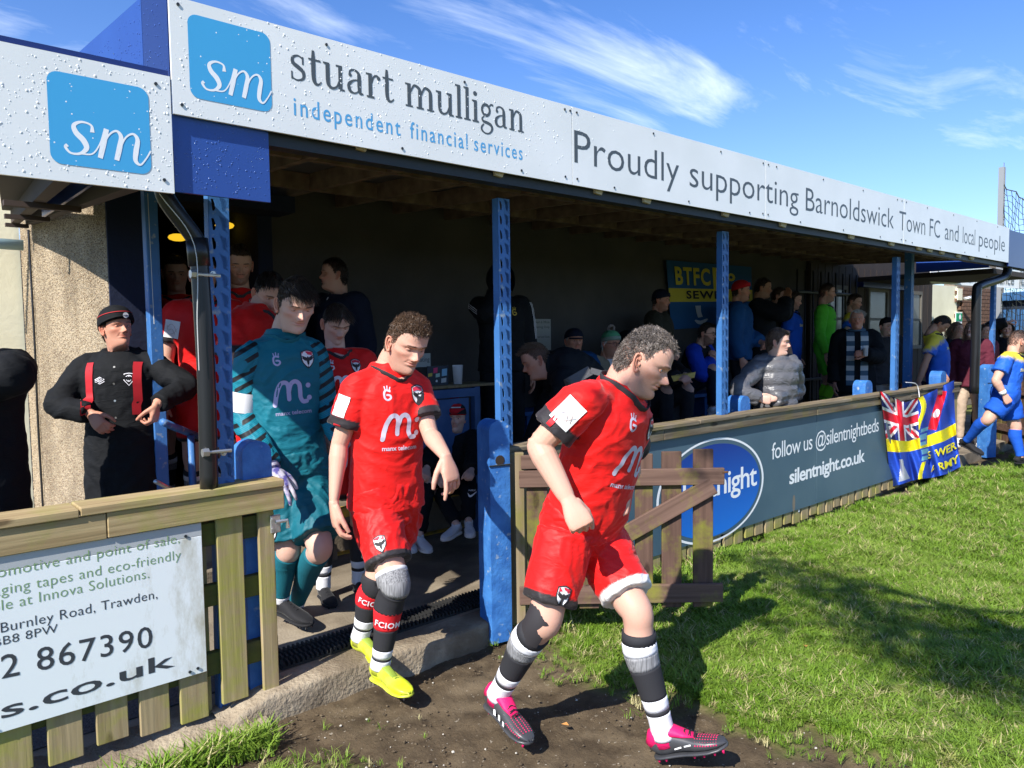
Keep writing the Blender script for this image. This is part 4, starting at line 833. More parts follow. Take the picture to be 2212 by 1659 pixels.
# far gate, open by the running player
fg = empty('gate', at(2190, 960, d=9.5), label='far brown ledged gate behind the running blue player', category='gate')
a_, b_ = at(2140, 900, d=10.2), at(2260, 900, d=9.0); dd = nrm(A(*(b_-a_)[:2], 0)); nd = A(-dd[1], dd[0], 0); Lg = np.linalg.norm((b_-a_)[:2])
for k in range(9): g = G(); g.obox(A(a_[0], a_[1], .5)+dd*(.06+k*.145), dd*.062, nd*.011, A(0, 0, .43)); g.build('slat', W_GATE_Z, fg)
for z_ in (.28, .78): g = G(); g.obox(A(a_[0], a_[1], z_)+dd*Lg/2-nd*.024, dd*Lg/2, nd*.012, A(0, 0, .045)); g.build('rail', W_GATE_X, fg)

# ---- dark board of the bed firm
sb = empty('advert_board', (5.5, FY-.02, .1), label='long blue grey silentnight advert board on the right fence', category='sign')
PETROL = mat('petrol board', (.055, .105, .15), .45, col2=(.045, .09, .13), nscale=3, coord='World', col3=(.085, .14, .18), n3=1.3, c3=3)
g = G(); g.box((3.56, 2.962, .128), (5.985, 2.968, .873)); g.build('panel', PETROL, sb); g = G(); g.box((5.992, 2.962, .128), (8.9, 2.968, .873)); g.build('panel', PETROL, sb)
YS = 2.9615; cx_, cz_ = 4.50, .46
OVAL = mat('royal blue oval', (.005, .10, .52), .4)
N, L, b = nodes_of(OVAL); ge = N.new('ShaderNodeNewGeometry'); sx_ = N.new('ShaderNodeSeparateXYZ'); L.new(ge.outputs['Position'], sx_.inputs[0]); L.new(mx_(mr_(sx_.outputs[2], .15, .8), (.008, .16, .62), (.004, .03, .24)), b.inputs['Base Color'])
flat('oval', disc2d((cx_, cz_), .60, 64, .325), A(0, YS, 0), UX, UZ, OVAL, sb, .001); flat('oval_ring', ring2d((cx_, cz_), .655, .63, 72, 1, .56), A(0, YS, 0), UX, UZ, WHITE_T, sb, .0015)
V, F = text2d('silentnight', 0, .92, .01); lay('lettering', (fit2d(V, 3.97, 5.06, .42, hy=.17), F), WHITE_T, sb, YS, .0025)
word_at('follow us @silentnightbeds', (1667, 993), (1898, 931), YS, .135, WHITE_T, sb, .002, .92)
word_at('silentnight.co.uk', (1705, 1046), (1868, 996), YS, .12, WHITE_T, sb, .002, .92, .022)
lay('stain', disc2d((5.62, .19), .022, 12, .07), mat('rust stain', (.19, .16, .12), .8), sb, YS, .0015)
# ================================================================ PEOPLE
def vnormals(V, F):
    F = np.asarray(F); a, b, c = V[F[:, 0]], V[F[:, 1]], V[F[:, 2]]; n = np.cross(b-a, c-a)
    if F.shape[1] == 4: n = n+np.cross(c-a, V[F[:, 3]]-a)
    R = np.zeros_like(V)
    for k in range(F.shape[1]):
        for d in range(3): R[:, d] += np.bincount(F[:, k], n[:, d], len(V))
    return R/np.maximum(1e-12, np.linalg.norm(R, axis=1, keepdims=True))
def relax(V, F, it=2, f=.5):
    F = np.asarray(F); m = F.shape[1]; i = np.concatenate([F[:, k] for k in range(m)]); j = np.concatenate([F[:, (k+1) % m] for k in range(m)])
    ii = np.concatenate([i, j]); jj = np.concatenate([j, i]); cnt = np.maximum(1, np.bincount(ii, minlength=len(V)))[:, None]
    for _ in range(it):
        av = np.column_stack([np.bincount(ii, V[jj, d], len(V)) for d in range(3)])/cnt; V = V+(av-V)*f
    return V
def voxel(parts, size, it=2, f=.5):
    g = G()
    for V, F in parts: g.add(V, F)
    V, F = g.arr(); me = bpy.data.meshes.new('vox'); me.from_pydata(V.tolist(), [], F)
    o = bpy.data.objects.new('vox', me); COL.objects.link(o); md = o.modifiers.new('r', 'REMESH'); md.mode = 'VOXEL'; md.voxel_size = size; md.adaptivity = 0
    dg = bpy.context.evaluated_depsgraph_get(); e = o.evaluated_get(dg); m2 = e.to_mesh(); n = len(m2.vertices)
    W = np.empty(n*3); m2.vertices.foreach_get('co', W); W = W.reshape(-1, 3); Q = np.empty(len(m2.loops), dtype=np.int32); m2.loops.foreach_get('vertex_index', Q)
    tot = np.empty(len(m2.polygons), dtype=np.int32); m2.polygons.foreach_get('loop_total', tot); assert (tot == 4).all(); Q = Q.reshape(-1, 4)
    e.to_mesh_clear(); bpy.data.objects.remove(o); bpy.data.meshes.remove(me)
    return relax(W, Q, it, f), Q
def fast_obj(name, V, F, mats, mi=None, parent=None, smooth=True, col=None, **k):
    F = np.asarray(F, dtype=np.int32); me = bpy.data.meshes.new(name); n = F.shape[1]
    me.vertices.add(len(V)); me.vertices.foreach_set('co', np.asarray(V, dtype=np.float32).ravel()); me.loops.add(F.size); me.loops.foreach_set('vertex_index', F.ravel())
    me.polygons.add(len(F)); me.polygons.foreach_set('loop_start', np.arange(len(F), dtype=np.int32)*n)
    for m in (mats if isinstance(mats, (list, tuple)) else [mats]): me.materials.append(m)
    if mi is not None: me.polygons.foreach_set('material_index', np.asarray(mi, dtype=np.int32))
    if smooth: me.polygons.foreach_set('use_smooth', np.ones(len(F), bool))
    if col is not None:
        ca = me.color_attributes.new('Col', 'FLOAT_COLOR', 'POINT'); c4 = np.ones((len(V), 4), dtype=np.float32); c4[:, :3] = col; ca.data.foreach_set('color', c4.ravel())
    me.update(calc_edges=True); me.validate()
    o = bpy.data.objects.new(name, me); COL.objects.link(o)
    if parent is not None: o.parent = parent; o.matrix_parent_inverse = inv_of(parent)
    return tag(o, **k)
def folds(V, F, amp=.005, seed=0, freq=(5, 5, 10), up=None, dirs=None):
    """cloth creases: ridged, warped noise along the normals"""
    Nn = vnormals(V, F); w_ = np.column_stack([vnoise(V*4.3, seed), vnoise(V*4.3+7, seed+1), vnoise(V*4.3+13, seed+2)])
    q = V*np.asarray(freq)+w_*1.3
    if dirs is not None: q = q@dirs
    r = (1-abs(vnoise(q, seed+3)))**3+.55*(1-abs(vnoise(q*2.1+3, seed+4)))**3+.12*(1-abs(vnoise(q*4.3+9, seed+6)))**2-.8
    return V+Nn*(r*amp)[:, None]
GOLD = {}
def skin_mat(tone): return mat('skin %s' % tone, {'fair': (.56, .335, .245), 'pale': (.63, .405, .315), 'tan': (.46, .255, .165), 'ruddy': (.55, .29, .20)}[tone], .5, col2={'fair': (.57, .31, .235), 'pale': (.60, .36, .28), 'tan': (.38, .19, .12), 'ruddy': (.48, .21, .14)}[tone], nscale=22, contrast=1.3, bump=.2, bscale=150, spec=.24, vcol=True, sss=.10, coord='World', bdist=.002)
def hair_mat(nm):
    c = {'black': (.012, .009, .008), 'dark': (.026, .017, .012), 'brown': (.055, .032, .019), 'grey': (.055, .046, .040), 'silver': (.32, .31, .30), 'fair': (.22, .13, .06), 'long': (.12, .075, .045)}[nm]
    return mat('hair %s' % nm, c, .42, col2=tuple(v*(4.2 if nm == 'grey' else 2.4) for v in c), nscale=45, contrast=2.0, spec=.5, coord='World')
EYE_W = mat('eye white', (.62, .58, .55), .2); EYE_D = mat('eye iris', (.03, .03, .03), .1)
INSIDE = mat('shade inside collar', (.02, .02, .025), .9)
# ---- head (local: x left, y forward, z up from the chin)
def head_mesh(q, nr=74, nc=96):
    zs = np.concatenate([.236-.086*(np.linspace(0, 1, 18)**2), np.linspace(.149, .0, nr-24)[0:], [-.004, -.008, -.012, -.016, -.020, -.024]]); nz = len(zs)
    t = np.arange(nc)*2*np.pi/nc; a = t-.42*np.sin(t); ca, sa = np.cos(a), np.sin(a)
    fz = [-.024, -.018, -.010, -.004, .0, .008, .018, .030, .042, .058, .075, .090, .105, .120, .135, .150]
    fy = [-.005, .016, .044, .064, .074, .083, .0865, .0865, .0835, .0865, .0875, .0860, .0845, .0855, .0905, .0915]
    bz = [-.024, 0, .02, .05, .08, .11, .15]; by = [.066, .070, .074, .080, .088, .096, .099]
    wz = [-.024, -.012, -.004, .008, .02, .035, .055, .075, .095, .115, .135, .15]; wx = [.040, .047, .051, .0535, .056, .060, .0645, .068, .0715, .074, .0755, .076]
    def k_(z): return np.clip((z-.150)/.086, 0, 1)
    top = (1-k_(zs)**2.25)**(1/2.1)
    yf = np.where(zs > .15, .0915*top, np.interp(zs, fz, fy)); yb = np.where(zs > .15, .099*top, np.interp(zs, bz, by)); wd = np.where(zs > .15, .076*top, np.interp(zs, wz, wx))
    kern = np.exp(-.5*(np.arange(-4, 5)/1.6)**2); kern /= kern.sum()
    def smf(v): p_ = np.concatenate([np.full(4, v[0]), v, np.full(4, v[-1])]); s = np.convolve(p_, kern, 'valid'); s[:12] = v[:12]; return s
    yf, yb, wd = smf(yf), smf(yb), smf(wd); wd = wd*q.get('wide', 1.)
    jaw = q.get('jaw', 1.); wd = np.where(zs < .07, wd*(1+(jaw-1)*np.clip((.07-zs)/.05, 0, 1)), wd)
    e = np.interp(zs, [0, .03, .08, .13], [.82, .86, .90, .92])[:, None]
    c1 = np.sign(ca)*abs(ca)**np.where(ca > 0, e, .95); s1 = np.sign(sa)*abs(sa)**.92
    tap = np.interp(zs, [-.024, 0, .03, .06, .09, .13], [.55, .50, .40, .26, .14, .04])[:, None]; fr = np.clip(c1, 0, 1)
    x = wd[:, None]*s1*(1-tap*fr**1.6); y = np.where(c1 > 0, c1*yf[:, None], c1*yb[:, None]); z = zs[:, None]+0*x
    # chin underside tips up towards the throat
    z = z+np.where(zs[:, None] < .004, .0, 0)
    front = np.clip((ca-.15)/.3, 0, 1)[None, :]*np.ones_like(x)
    def ga(cx, cz, sx, sz, both=True):
        r = np.exp(-.5*((x-cx)/sx)**2-.5*((z-cz)/sz)**2)
        if both and cx: r = r+np.exp(-.5*((x+cx)/sx)**2-.5*((z-cz)/sz)**2)
        return r*front
    ns = q.get('nose', 1.)
    pz = [.070, .074, .078, .084, .090, .098, .108, .118, .128, .136]; pp = [0, .006, .016, .0235, .0255, .0205, .0135, .0075, .0030, 0]; sg = [.012, .0125, .0120, .0105, .0085, .0070, .0062, .0062, .0075, .009]
    y = y+np.interp(z, pz, pp)*ns*np.exp(-.5*(x/np.interp(z, pz, sg))**2)*front
    y = y+ga(.0135, .082, .0050, .0055)*.0095*ns**.5                               # nostril wings
    y = y-ga(.0075, .0765, .0035, .0022)*.006
    y = y-ga(.0310, .1195, .0150, .0090)*.0085-ga(.015, .121, .006, .010)*.004     # sockets
    y = y+ga(.030, .1365, .016, .0055)*.0062*q.get('brow', 1.)+ga(.0001, .140, .014, .006, False)*.002
    y = y+ga(.046, .098, .013, .010)*.0045; x = x+np.sign(x)*ga(.058, .098, .014, .011)*.003
    y = y-ga(.050, .060, .012, .016)*.0045                                         # hollow cheek
    d_ = abs(x)-(.019+.55*(.082-z)); y = y-np.exp(-.5*(d_/.0028)**2)*np.exp(-.5*((z-.070)/.012)**2)*.0022*front*q.get('lines', 1.)
    lp = q.get('lips', 1.)
    lw = np.exp(-(x/.0235)**4)*front
    y = y+lw*(.0050*np.exp(-.5*((z-.0655)/.0035)**2)+.0058*lp*np.exp(-.5*((z-.0535)/.0042)**2)-.0050*np.exp(-.5*((z-.0597)/.0017)**2)); y = y-ga(.0255, .0595, .004, .004)*.004
    y = y-ga(.0001, .0435, .016, .0045, False)*.0040+ga(.0001, .022, .016, .010, False)*.0035*q.get('chin', 1.)
    y = y-ga(.0001, .0725, .0035, .004, False)*.0012
    y = y-(ga(.015, .156, .022, .0014)+ga(.015, .164, .022, .0014)+ga(.015, .172, .020, .0014))*.0011*q.get('lines', 1.)
    x = x-np.sign(x)*ga(.05, .121, .007, .0016)*.001*q.get('lines', 1.)
    P = np.stack([x, y, z], -1).reshape(-1, 3)
    F = [(i*nc+j, i*nc+(j+1) % nc, (i+1)*nc+(j+1) % nc, (i+1)*nc+j) for i in range(nz-1) for j in range(nc)]; F = np.array(F)[:, ::-1]
    X, Yy, Z = P.T; fr = front.ravel()
    col = np.ones((len(P), 3))
    def tint(c, w_):
        nonlocal col; w_ = np.clip(w_, 0, 1)[:, None]; col = col*(1-w_)+col*np.asarray(c)*w_
    gg = lambda cx, cz, sx, sz: (np.exp(-.5*((abs(X)-cx)/sx)**2-.5*((Z-cz)/sz)**2)*fr)
    tint((1.02, .72, .66), gg(.045, .088, .016, .014)*.55); tint((1.02, .70, .64), gg(0, .086, .013, .010)*.55)
    tint((.92, .56, .56), (lw.ravel()*(np.exp(-((Z-.0595)/.0095)**4)))*q.get('lipc', .8)); tint((.55, .38, .36), lw.ravel()*np.exp(-((Z-.0597)/.0012)**2)*.8)
    tint((.82, .72, .70), gg(.031, .117, .014, .008)*.45)
    tint((.25, .2, .18), gg(.0075, .0765, .0032, .002)*.9)
    hb = q.get('browc', .35); tint((hb, hb*.85, hb*.75), np.exp(-((abs(X)-.031)/.0165)**6-((Z-(.1375+.10*np.minimum(0, .031-abs(X))+.0015))/.0036)**4)*fr*.85)
    bd = q.get('beard', 0)
    if bd:
        zone = np.clip((.062-Z+np.clip(abs(X)-.03, 0, 1)*1.1)/.012, 0, 1)*np.clip((Z+.03)/.01, 0, 1)+np.exp(-((Z-.072)/.005)**2)*(abs(X) < .026); zone *= (Yy > -.01)*(1-lw.ravel()*(abs(Z-.0597) < .009)*1.0)
        zone = np.clip(zone, 0, 1)*(.85+.3*vnoise(P*300)); tint((.55-.45*bd, .5-.42*bd, .48-.4*bd), zone*(.35+.6*bd))
    return P, F, col
EARC = [(.004, .030), (.012, .027), (.0165, .014), (.0150, -.004), (.008, -.020), (.0, -.029), (-.007, -.026), (-.009, -.016)]
def ear_parts(side):
    out_ = []
    base = A(side*.0735, -.010, .104)
    def loc(u, v, o): return base+A(side*(o+max(0, u)*.55), -u*.80-v*.18*-1*.0-.0, v*1.0)+A(0, -v*.18, 0)
    rim = [loc(-.010, .016, .001), loc(-.004, .027, .004)]+[loc(u, v, .007) for u, v in EARC]
    V, F = tube(cr(rim, 3), np.interp(np.linspace(0, 1, (len(rim)-1)*3+1), [0, .2, .6, .85, 1], [.0028, .0038, .0038, .0062, .0045]), n=7); out_.append((V, F))
    dish = [loc(0, 0, -.001)]+[loc(u*.96, v*.96, .004) for u, v in [(-.009, .018)]+EARC]; V = np.array(dish); Vb = V-A(side*.004, 0, 0); n = len(V)
    F = [(0, i, i+1) if side > 0 else (0, i+1, i) for i in range(1, n-1)]+[(n, n+i+1, n+i) if side > 0 else (n, n+i, n+i+1) for i in range(1, n-1)]; out_.append((np.vstack([V, Vb]), F))
    V, F = tube(cr([loc(-.006, .010, .003), loc(.004, .016, .005), loc(.008, .004, .005), loc(.003, -.010, .005), loc(-.006, -.014, .003)], 3), .0026, n=6); out_.append((V, F))
    V, F = sphere(loc(-.010, -.002, .0035), 1, 8, 6, (.0035, .004, .006)); out_.append((V, F))
    return out_
HL_A = np.radians([0, 25, 40, 55, 68, 76, 84, 92, 104, 116, 135, 180])
HL_S = {'norm': [.190, .190, .192, .180, .160, .128, .112, .142, .140, .082, .052, .040], 'recede': [.198, .204, .212, .195, .168, .135, .118, .144, .142, .088, .055, .045], 'low': [.178, .178, .178, .165, .150, .110, .098, .130, .132, .06, .04, .02], 'all': [.172]*3+[.15, .13, .10, .06, .02, .0, -.0, -.02, -.02]}
def hair_geo(P, Nm, q, rng, Fh):
    """P,Nm head verts and normals (local). returns ribbons"""
    st_ = q['hair']; line = HL_S[q.get('hline', 'norm')]
    az = np.arctan2(abs(P[:, 0]), P[:, 1]); hz = np.interp(az, HL_A, line); m = (P[:, 2]+.003*vnoise(P*90)) > hz
    if q.get('hat'): m &= (P[:, 2] < q.get('hatz', .165)+.01)
    fm = m[Fh].mean(1) > .6; Fq = Fh[fm]
    if len(Fq) == 0: return None, m
    ar = np.linalg.norm(np.cross(P[Fq[:, 2]]-P[Fq[:, 0]], P[Fq[:, 3]]-P[Fq[:, 1]]), axis=1); ar /= ar.sum()
    n = q.get('nh', 2600); pf = rng.choice(len(Fq), n, p=ar); u1, u2 = rng.rand(n, 1), rng.rand(n, 1); c4 = P[Fq[pf]]; R0 = (c4[:, 0]*(1-u1)+c4[:, 1]*u1)*(1-u2)+(c4[:, 3]*(1-u1)+c4[:, 2]*u1)*u2; Nn = Nm[Fq[pf][:, 0]]; R0 = R0-Nn*.001
    topw = np.clip((R0[:, 2]-.165)/.035, 0, 1); K = 5
    yy = R0[:, 1]; sgn = np.where(R0[:, 0] >= 0, 1, -1)
    cfg = {'curly': dict(lt=.046, ls=.015, cu=.0085, fl=A(.0, .55, .1), lift=.55, dn=.6), 'crop': dict(lt=.024, ls=.008, cu=.004, fl=A(0, .5, .05), lift=.55, dn=.7), 'fringe': dict(lt=.085, ls=.020, cu=.003, fl=A(.22, 1., -.12), lift=.16, dn=1.), 'floppy': dict(lt=.095, ls=.035, cu=.004, fl=A(.0, 1., -.1), lift=.22, dn=1.),
           'quiff': dict(lt=.040, ls=.010, cu=.003, fl=A(0, .7, .35), lift=.45, dn=.8), 'bald': dict(lt=.012, ls=.008, cu=.001, fl=A(0, .5, 0), lift=.2, dn=1), 'long': dict(lt=.30, ls=.30, cu=.004, fl=A(0, -.4, -.6), lift=.03, dn=1.4), 'side': dict(lt=.060, ls=.022, cu=.003, fl=A(.9, .5, .05), lift=.28, dn=1.)}[st_]
    ln = (cfg['ls']+(cfg['lt']-cfg['ls'])*topw)*(.7+.6*rng.rand(n))*q.get('hlen', 1.)
    if st_ == 'long': K = 9
    fl = cfg['fl'][None, :]*topw[:, None]*A(1, 1, 1)+A(0, -.12, -1)[None, :]*(1-topw[:, None])*cfg['dn']
    if st_ in ('floppy', ): fl = fl+np.column_stack([sgn*.55*topw, 0*topw, -.25*topw])
    fl = fl+rng.normal(0, .12, (n, 3)); pos = R0.copy(); pts = [pos]; d = Nn*cfg['lift']+fl; ph = rng.rand(n)*6.28; ph2 = rng.rand(n)*6.28
    cl = vnoise(R0*55, 3)*2.5
    cen = A(0, -.004, .115)
    for k in range(1, K+1):
        t = k/K; dd = Nn*cfg['lift']*(1-t)**1.2+fl*(.35+.65*t)+A(0, 0, -.35*t)*(1 if cfg['lt'] > .05 else .3)
        if cfg['cu'] > .0035 or st_ == 'long':
            a = ph+cl+t*(9 if st_ in ('curly', 'crop') else 5); dd = dd+np.column_stack([np.cos(a), np.sin(a+ph2), np.sin(a)])*(.75 if st_ == 'curly' else .45 if st_ == 'crop' else .10)
        dd /= np.linalg.norm(dd, axis=1, keepdims=True); pos = pos+dd*(ln/K)[:, None]
        v = (pos-cen)/A(.080, .100, .124); rr = np.linalg.norm(v, axis=1); mn = 1.0+.03*topw+rng.rand(n)*.03
        out_ = (rr < mn) & (pos[:, 2] > .02); pos = np.where(out_[:, None], cen+v/rr[:, None]*mn[:, None]*A(.080, .100, .124), pos); pts.append(pos)
    pts = np.array(pts); T = np.gradient(pts, axis=0); W_ = np.cross(T, rng.normal(0, 1, (n, 3))[None]+Nn[None]*.0); W_ /= np.maximum(1e-9, np.linalg.norm(W_, axis=2, keepdims=True))
    wd = q.get('hw', .0013)*np.linspace(1, .25, K+1)[:, None, None]*(.7+.6*rng.rand(n))[None, :, None]
    Aa = pts+W_*wd; Bb = pts-W_*wd; V = np.stack([Aa, Bb], 2)   # K+1,n,2,3
    V = V.transpose(1, 0, 2, 3).reshape(-1, 3); s_ = 2*(K+1); F = []
    base = np.arange(n)*s_
    for k in range(K): F.append(np.column_stack([base+2*k, base+2*k+1, base+2*k+3, base+2*k+2]))
    return (V, np.vstack(F)), m
def mkhand(Wp, d, pn, th, q, L_=1.):
    """hand pieces from the wrist: d along the fingers, pn out of the palm, th thumb side"""
    d = nrm(d); pn = nrm(pn-d*np.dot(pn, d)); s = nrm(th-d*np.dot(th, d)-pn*np.dot(th, pn)); out_ = []; L_ = L_*1.0
    pts = [Wp-d*.012*L_, Wp-d*.002*L_, Wp+d*.014*L_, Wp+d*.035*L_, Wp+d*.055*L_, Wp+d*.080*L_, Wp+d*.092*L_]; out_.append(tube(pts, np.array([.0170, .0225, .0250, .032, .037, .0375, .031])*L_, np.array([.0120, .0175, .0172, .0165, .0155, .0128, .010])*L_, side=s, n=16, e=2.5))
    curls = q.get('curl', (20, 25, 15)); sp = q.get('spread', 4)
    for i, (off, ln, rr) in enumerate(((.029, .071, .0084), (.0098, .079, .0086), (-.0098, .074, .0083), (-.028, .058, .0074))):
        cc = q.get('curls', [curls]*4)[i]; p = Wp+d*(.088-.004*abs(i-1.2))*L_+s*off*L_-pn*.001; a = RAD(sp*(1.5-i)); dv = d*math.cos(a)+s*math.sin(a); P_ = [p-dv*.016, p]; ang = 0
        for j, fr_ in enumerate((.46, .30, .24)):
            ang += RAD(cc[j]); v = dv*math.cos(ang)+pn*math.sin(ang); p = p+v*ln*fr_*L_; P_.append(p)
        out_.append(tube(P_, np.array([rr, rr*1.02, rr, rr*.90, rr*.66])*L_, n=9))
    tc_ = q.get('thumb', (35, 15, 15)); p = Wp+d*.022*L_+s*.022*L_+pn*.006; v0 = nrm(d*math.cos(RAD(tc_[0]))+s*math.sin(RAD(tc_[0]))+pn*q.get('tp', .25)); P_ = [p-v0*.012, p]; 
    tw = nrm(d*.8+pn*.5-s*q.get('tin', .4))
    for j, ln in enumerate((.040, .033, .026)): v = nrm(lerp(v0, tw, [0, .35, .55][j]*q.get('tb', 1))); p = p+v*ln*L_; P_.append(p)
    out_.append(tube(P_, np.array([.0125, .0135, .0105, .0095, .0068])*L_, n=9)); return out_
RELAX = dict(curl=(18, 26, 16)); FIST = dict(curl=(78, 92, 55), spread=0, thumb=(28, 0, 0), tp=.7, tin=1.0); GRIP = dict(curl=(55, 60, 35), thumb=(30, 0, 0), tp=.9, tin=.6); FLAT = dict(curl=(4, 6, 4), spread=3)
# ---- rigs
LOW = dict(N=(.12, 0, .76), C=(.05, 0, .56), P=(-.05, 0, .33), S=(.12, .18, .71), E=(.27, .25, .47), W=(.42, .07, .52), H=(-.03, .09, .31), K=(.33, .15, .52), A=(.33, .13, .085), T=(.5, .15, .025), head=(.20, 0, .92))
def frame(fdir): f = nrm(A(fdir[0], fdir[1], 0)); return f, A(-f[1], f[0], 0), A(0, 0, 1)
STAND = dict(N=(-.015, 0, 1.50), C=(.01, 0, 1.26), P=(0, 0, .99), S=(-.01, .180, 1.445), E=(-.03, .235, 1.14), W=(.05, .245, .885), H=(0, .09, .94), K=(.03, .105, .51), A=(-.03, .11, .085), T=(.15, .14, .025), head=(.03, 0, 1.675))
SIT = dict(N=(.05, 0, 1.06), C=(.03, 0, .82), P=(0, 0, .56), S=(.06, .180, 1.005), E=(.10, .245, .73), W=(.30, .10, .62), H=(.02, .09, .53), K=(.44, .13, .50), A=(.42, .13, .085), T=(.60, .15, .025), head=(.10, 0, 1.235))
def rig(base, fdir, hgt=1.8, pose=STAND, **ov):
    k = hgt/1.8; f, l, u = frame(fdir); J = {}
    def w(p): return np.asarray(base)+(f*p[0]+l*p[1]+u*p[2])*k
    for n_, p in pose.items():
        if n_ in 'NCP' or n_ == 'head': J[n_] = w(p)
        else: J[n_+'L'] = w(p); J[n_+'R'] = w((p[0], -p[1], p[2]))
    J['hf'] = f; J['hu'] = u
    for n_, p in ov.items(): J[n_] = w(p) if len(p) == 3 else np.asarray(p[1])
    J['k'] = k; J['f'] = f; J['l'] = l; J['u'] = u; return J
def by_head(px, py, d, floor, face, pose=STAND, hgt=None, **ov):
    """face: 0 looks at the camera, 90 to the right of the photo, 180 away"""
    c = at(px, py, d=d); a = RAD(face); h2 = nrm(A(FW[0], FW[1], 0)); r2 = nrm(A(RT[0], RT[1], 0)); f = -h2*math.cos(a)+r2*math.sin(a)
    hz = pose['head'][2]; k = (c[2]-floor)/hz if hgt is None else hgt/1.8; f_, l_, u_ = frame(f); b0 = c-(f_*pose['head'][0])*k; b0[2] = c[2]-hz*k
    return rig(b0, f, k*1.8, pose, **ov)
def look(J, yaw=0, pitch=0, roll=0):
    """turn the head: yaw to the wearer's left, pitch down"""
    f, l, u = J['f'], J['l'], J['u']; f2 = f*math.cos(RAD(yaw))+l*math.sin(RAD(yaw)); l2 = np.cross(u, f2); hf = f2*math.cos(RAD(pitch))-u*math.sin(RAD(pitch)); hu = u*math.cos(RAD(pitch))+f2*math.sin(RAD(pitch)); hu = hu*math.cos(RAD(roll))+l2*math.sin(RAD(roll)); J['hf'], J['hu'] = nrm(hf), nrm(hu-nrm(hf)*np.dot(hu, nrm(hf))); return J
def torso_path(J, s, sag=0):
    P, C, N_ = J['P'], J['C'], J['N']; B = 2*C-.5*(P+N_); s = np.asarray(s, float)[:, None]; r = P*(1-s)**2+2*B*s*(1-s)+N_*s*s
    d = nrm(P-C); d = nrm(lerp(d, A(0, 0, -1), .6)); neg = s < 0; return np.where(neg, P+d*(-s)*.5*J['k'], r)
def torso(J, prof, off=0., n=28, fat=1., belly=0.):
    k = J['k']; s = np.array([p[0] for p in prof]); lat = []
    hl, sl = nrm(J['HL']-J['HR']), nrm(J['SL']-J['SR'])
    for t in s: tt = np.clip(t, 0, 1); tt = tt*tt*(3-2*tt); lat.append(nrm(lerp(hl, sl, tt)))
    lat = np.array(lat); pts = torso_path(J, s); Ra = np.array([p[1] for p in prof])*k*fat+off; Rb = np.array([p[2] for p in prof])*k*fat+off+belly*np.exp(-((s-.2)/.25)**2)*.5
    T = np.gradient(pts, axis=0); fw = np.cross(lat, T); fw /= np.linalg.norm(fw, axis=1, keepdims=True); pts = pts+fw*(belly*np.exp(-((s-.2)/.25)**2)*.5)[:, None]
    return tube(pts, Ra, Rb, side=lat, n=n, e=2.25)
def trim(V, J, segs, base, body=None):
    """hem and cuff colour as a smooth per-vertex factor on the cloth colour"""
    col = np.ones((len(V), 3)); D = []; Tt = []
    for (a, b_, t0, t1, c, r) in segs:
        ax = b_-a; L_ = np.linalg.norm(ax); ax = ax/L_; t = (V-a)@ax/L_; D.append(np.linalg.norm(V-a-np.outer(t*L_, ax), axis=1)); Tt.append(t)
    D = np.array(D); near = D.argmin(0); ok = np.ones(len(V), bool)
    if body is not None:
        up_ = nrm(J['N']-J['P']); l_ = nrm(J['SL']-J['SR']); f_ = np.cross(l_, up_); q_ = V-J['C']; ok = (q_@l_/.192)**2+(q_@f_/.15)**2 > 1
    for i, (a, b_, t0, t1, c, r) in enumerate(segs):
        if c is None: continue
        m_ = np.clip((Tt[i]-t0)/.012+.5, 0, 1)*(near == i)*(D[i] < r)*(Tt[i] < t1)*ok; f = np.asarray(c)/np.asarray(base); col = col*(1-m_[:, None])+f*m_[:, None]
    return col
def mcol(m): return np.array(m.node_tree.nodes['Principled BSDF'].inputs['Base Color'].default_value[:3])
PR_SKIN = [(-.15, .12, .09), (0, .155, .105), (.25, .135, .098), (.5, .15, .108), (.72, .165, .112), (.86, .155, .098), (.95, .10, .075), (1.04, .062, .06)]
PR_SHIRT = [(0, .166, .118), (.12, .160, .116), (.3, .152, .112), (.5, .160, .117), (.7, .176, .122), (.82, .172, .115), (.91, .135, .095), (.98, .086, .078), (1.03, .068, .068)]
def limb(pts, rad, rb=None, n=12, m=4, side=None):
    P = cr(pts, m); t = np.linspace(0, 1, len(rad)); tt = np.linspace(0, 1, len(P)); return tube(P, np.interp(tt, t, rad), None if rb is None else np.interp(tt, t, rb), n=n, side=side)
def bend(a, b, c, r=.12):
    """three joints with a softened middle"""
    return [a, lerp(a, b, .5), lerp(a, b, 1-r), lerp(b, c, r), lerp(b, c, .5), c]
def wear(name, VF, J_or, ux, uy, dr, bvh, m, parent, off=.0016, back=.25):
    V, F = VF; o = np.asarray(J_or); W_ = []
    for row in V:
        a, b = row[0], row[1]; zo = row[2] if len(row) > 2 else 0.; p = o+ux*a+uy*b; h_ = bvh.ray_cast(Vector(p+dr*back), Vector(-dr), back*2.5); q = np.array(h_[0]) if h_[0] is not None else p; W_.append(q+dr*(off+zo))
    g = fast_safe(name, W_, F, m, parent); return g
def fast_safe(name, V, F, m, parent): return mesh_obj(name, np.array(V), F, m, None, parent, smooth=True)
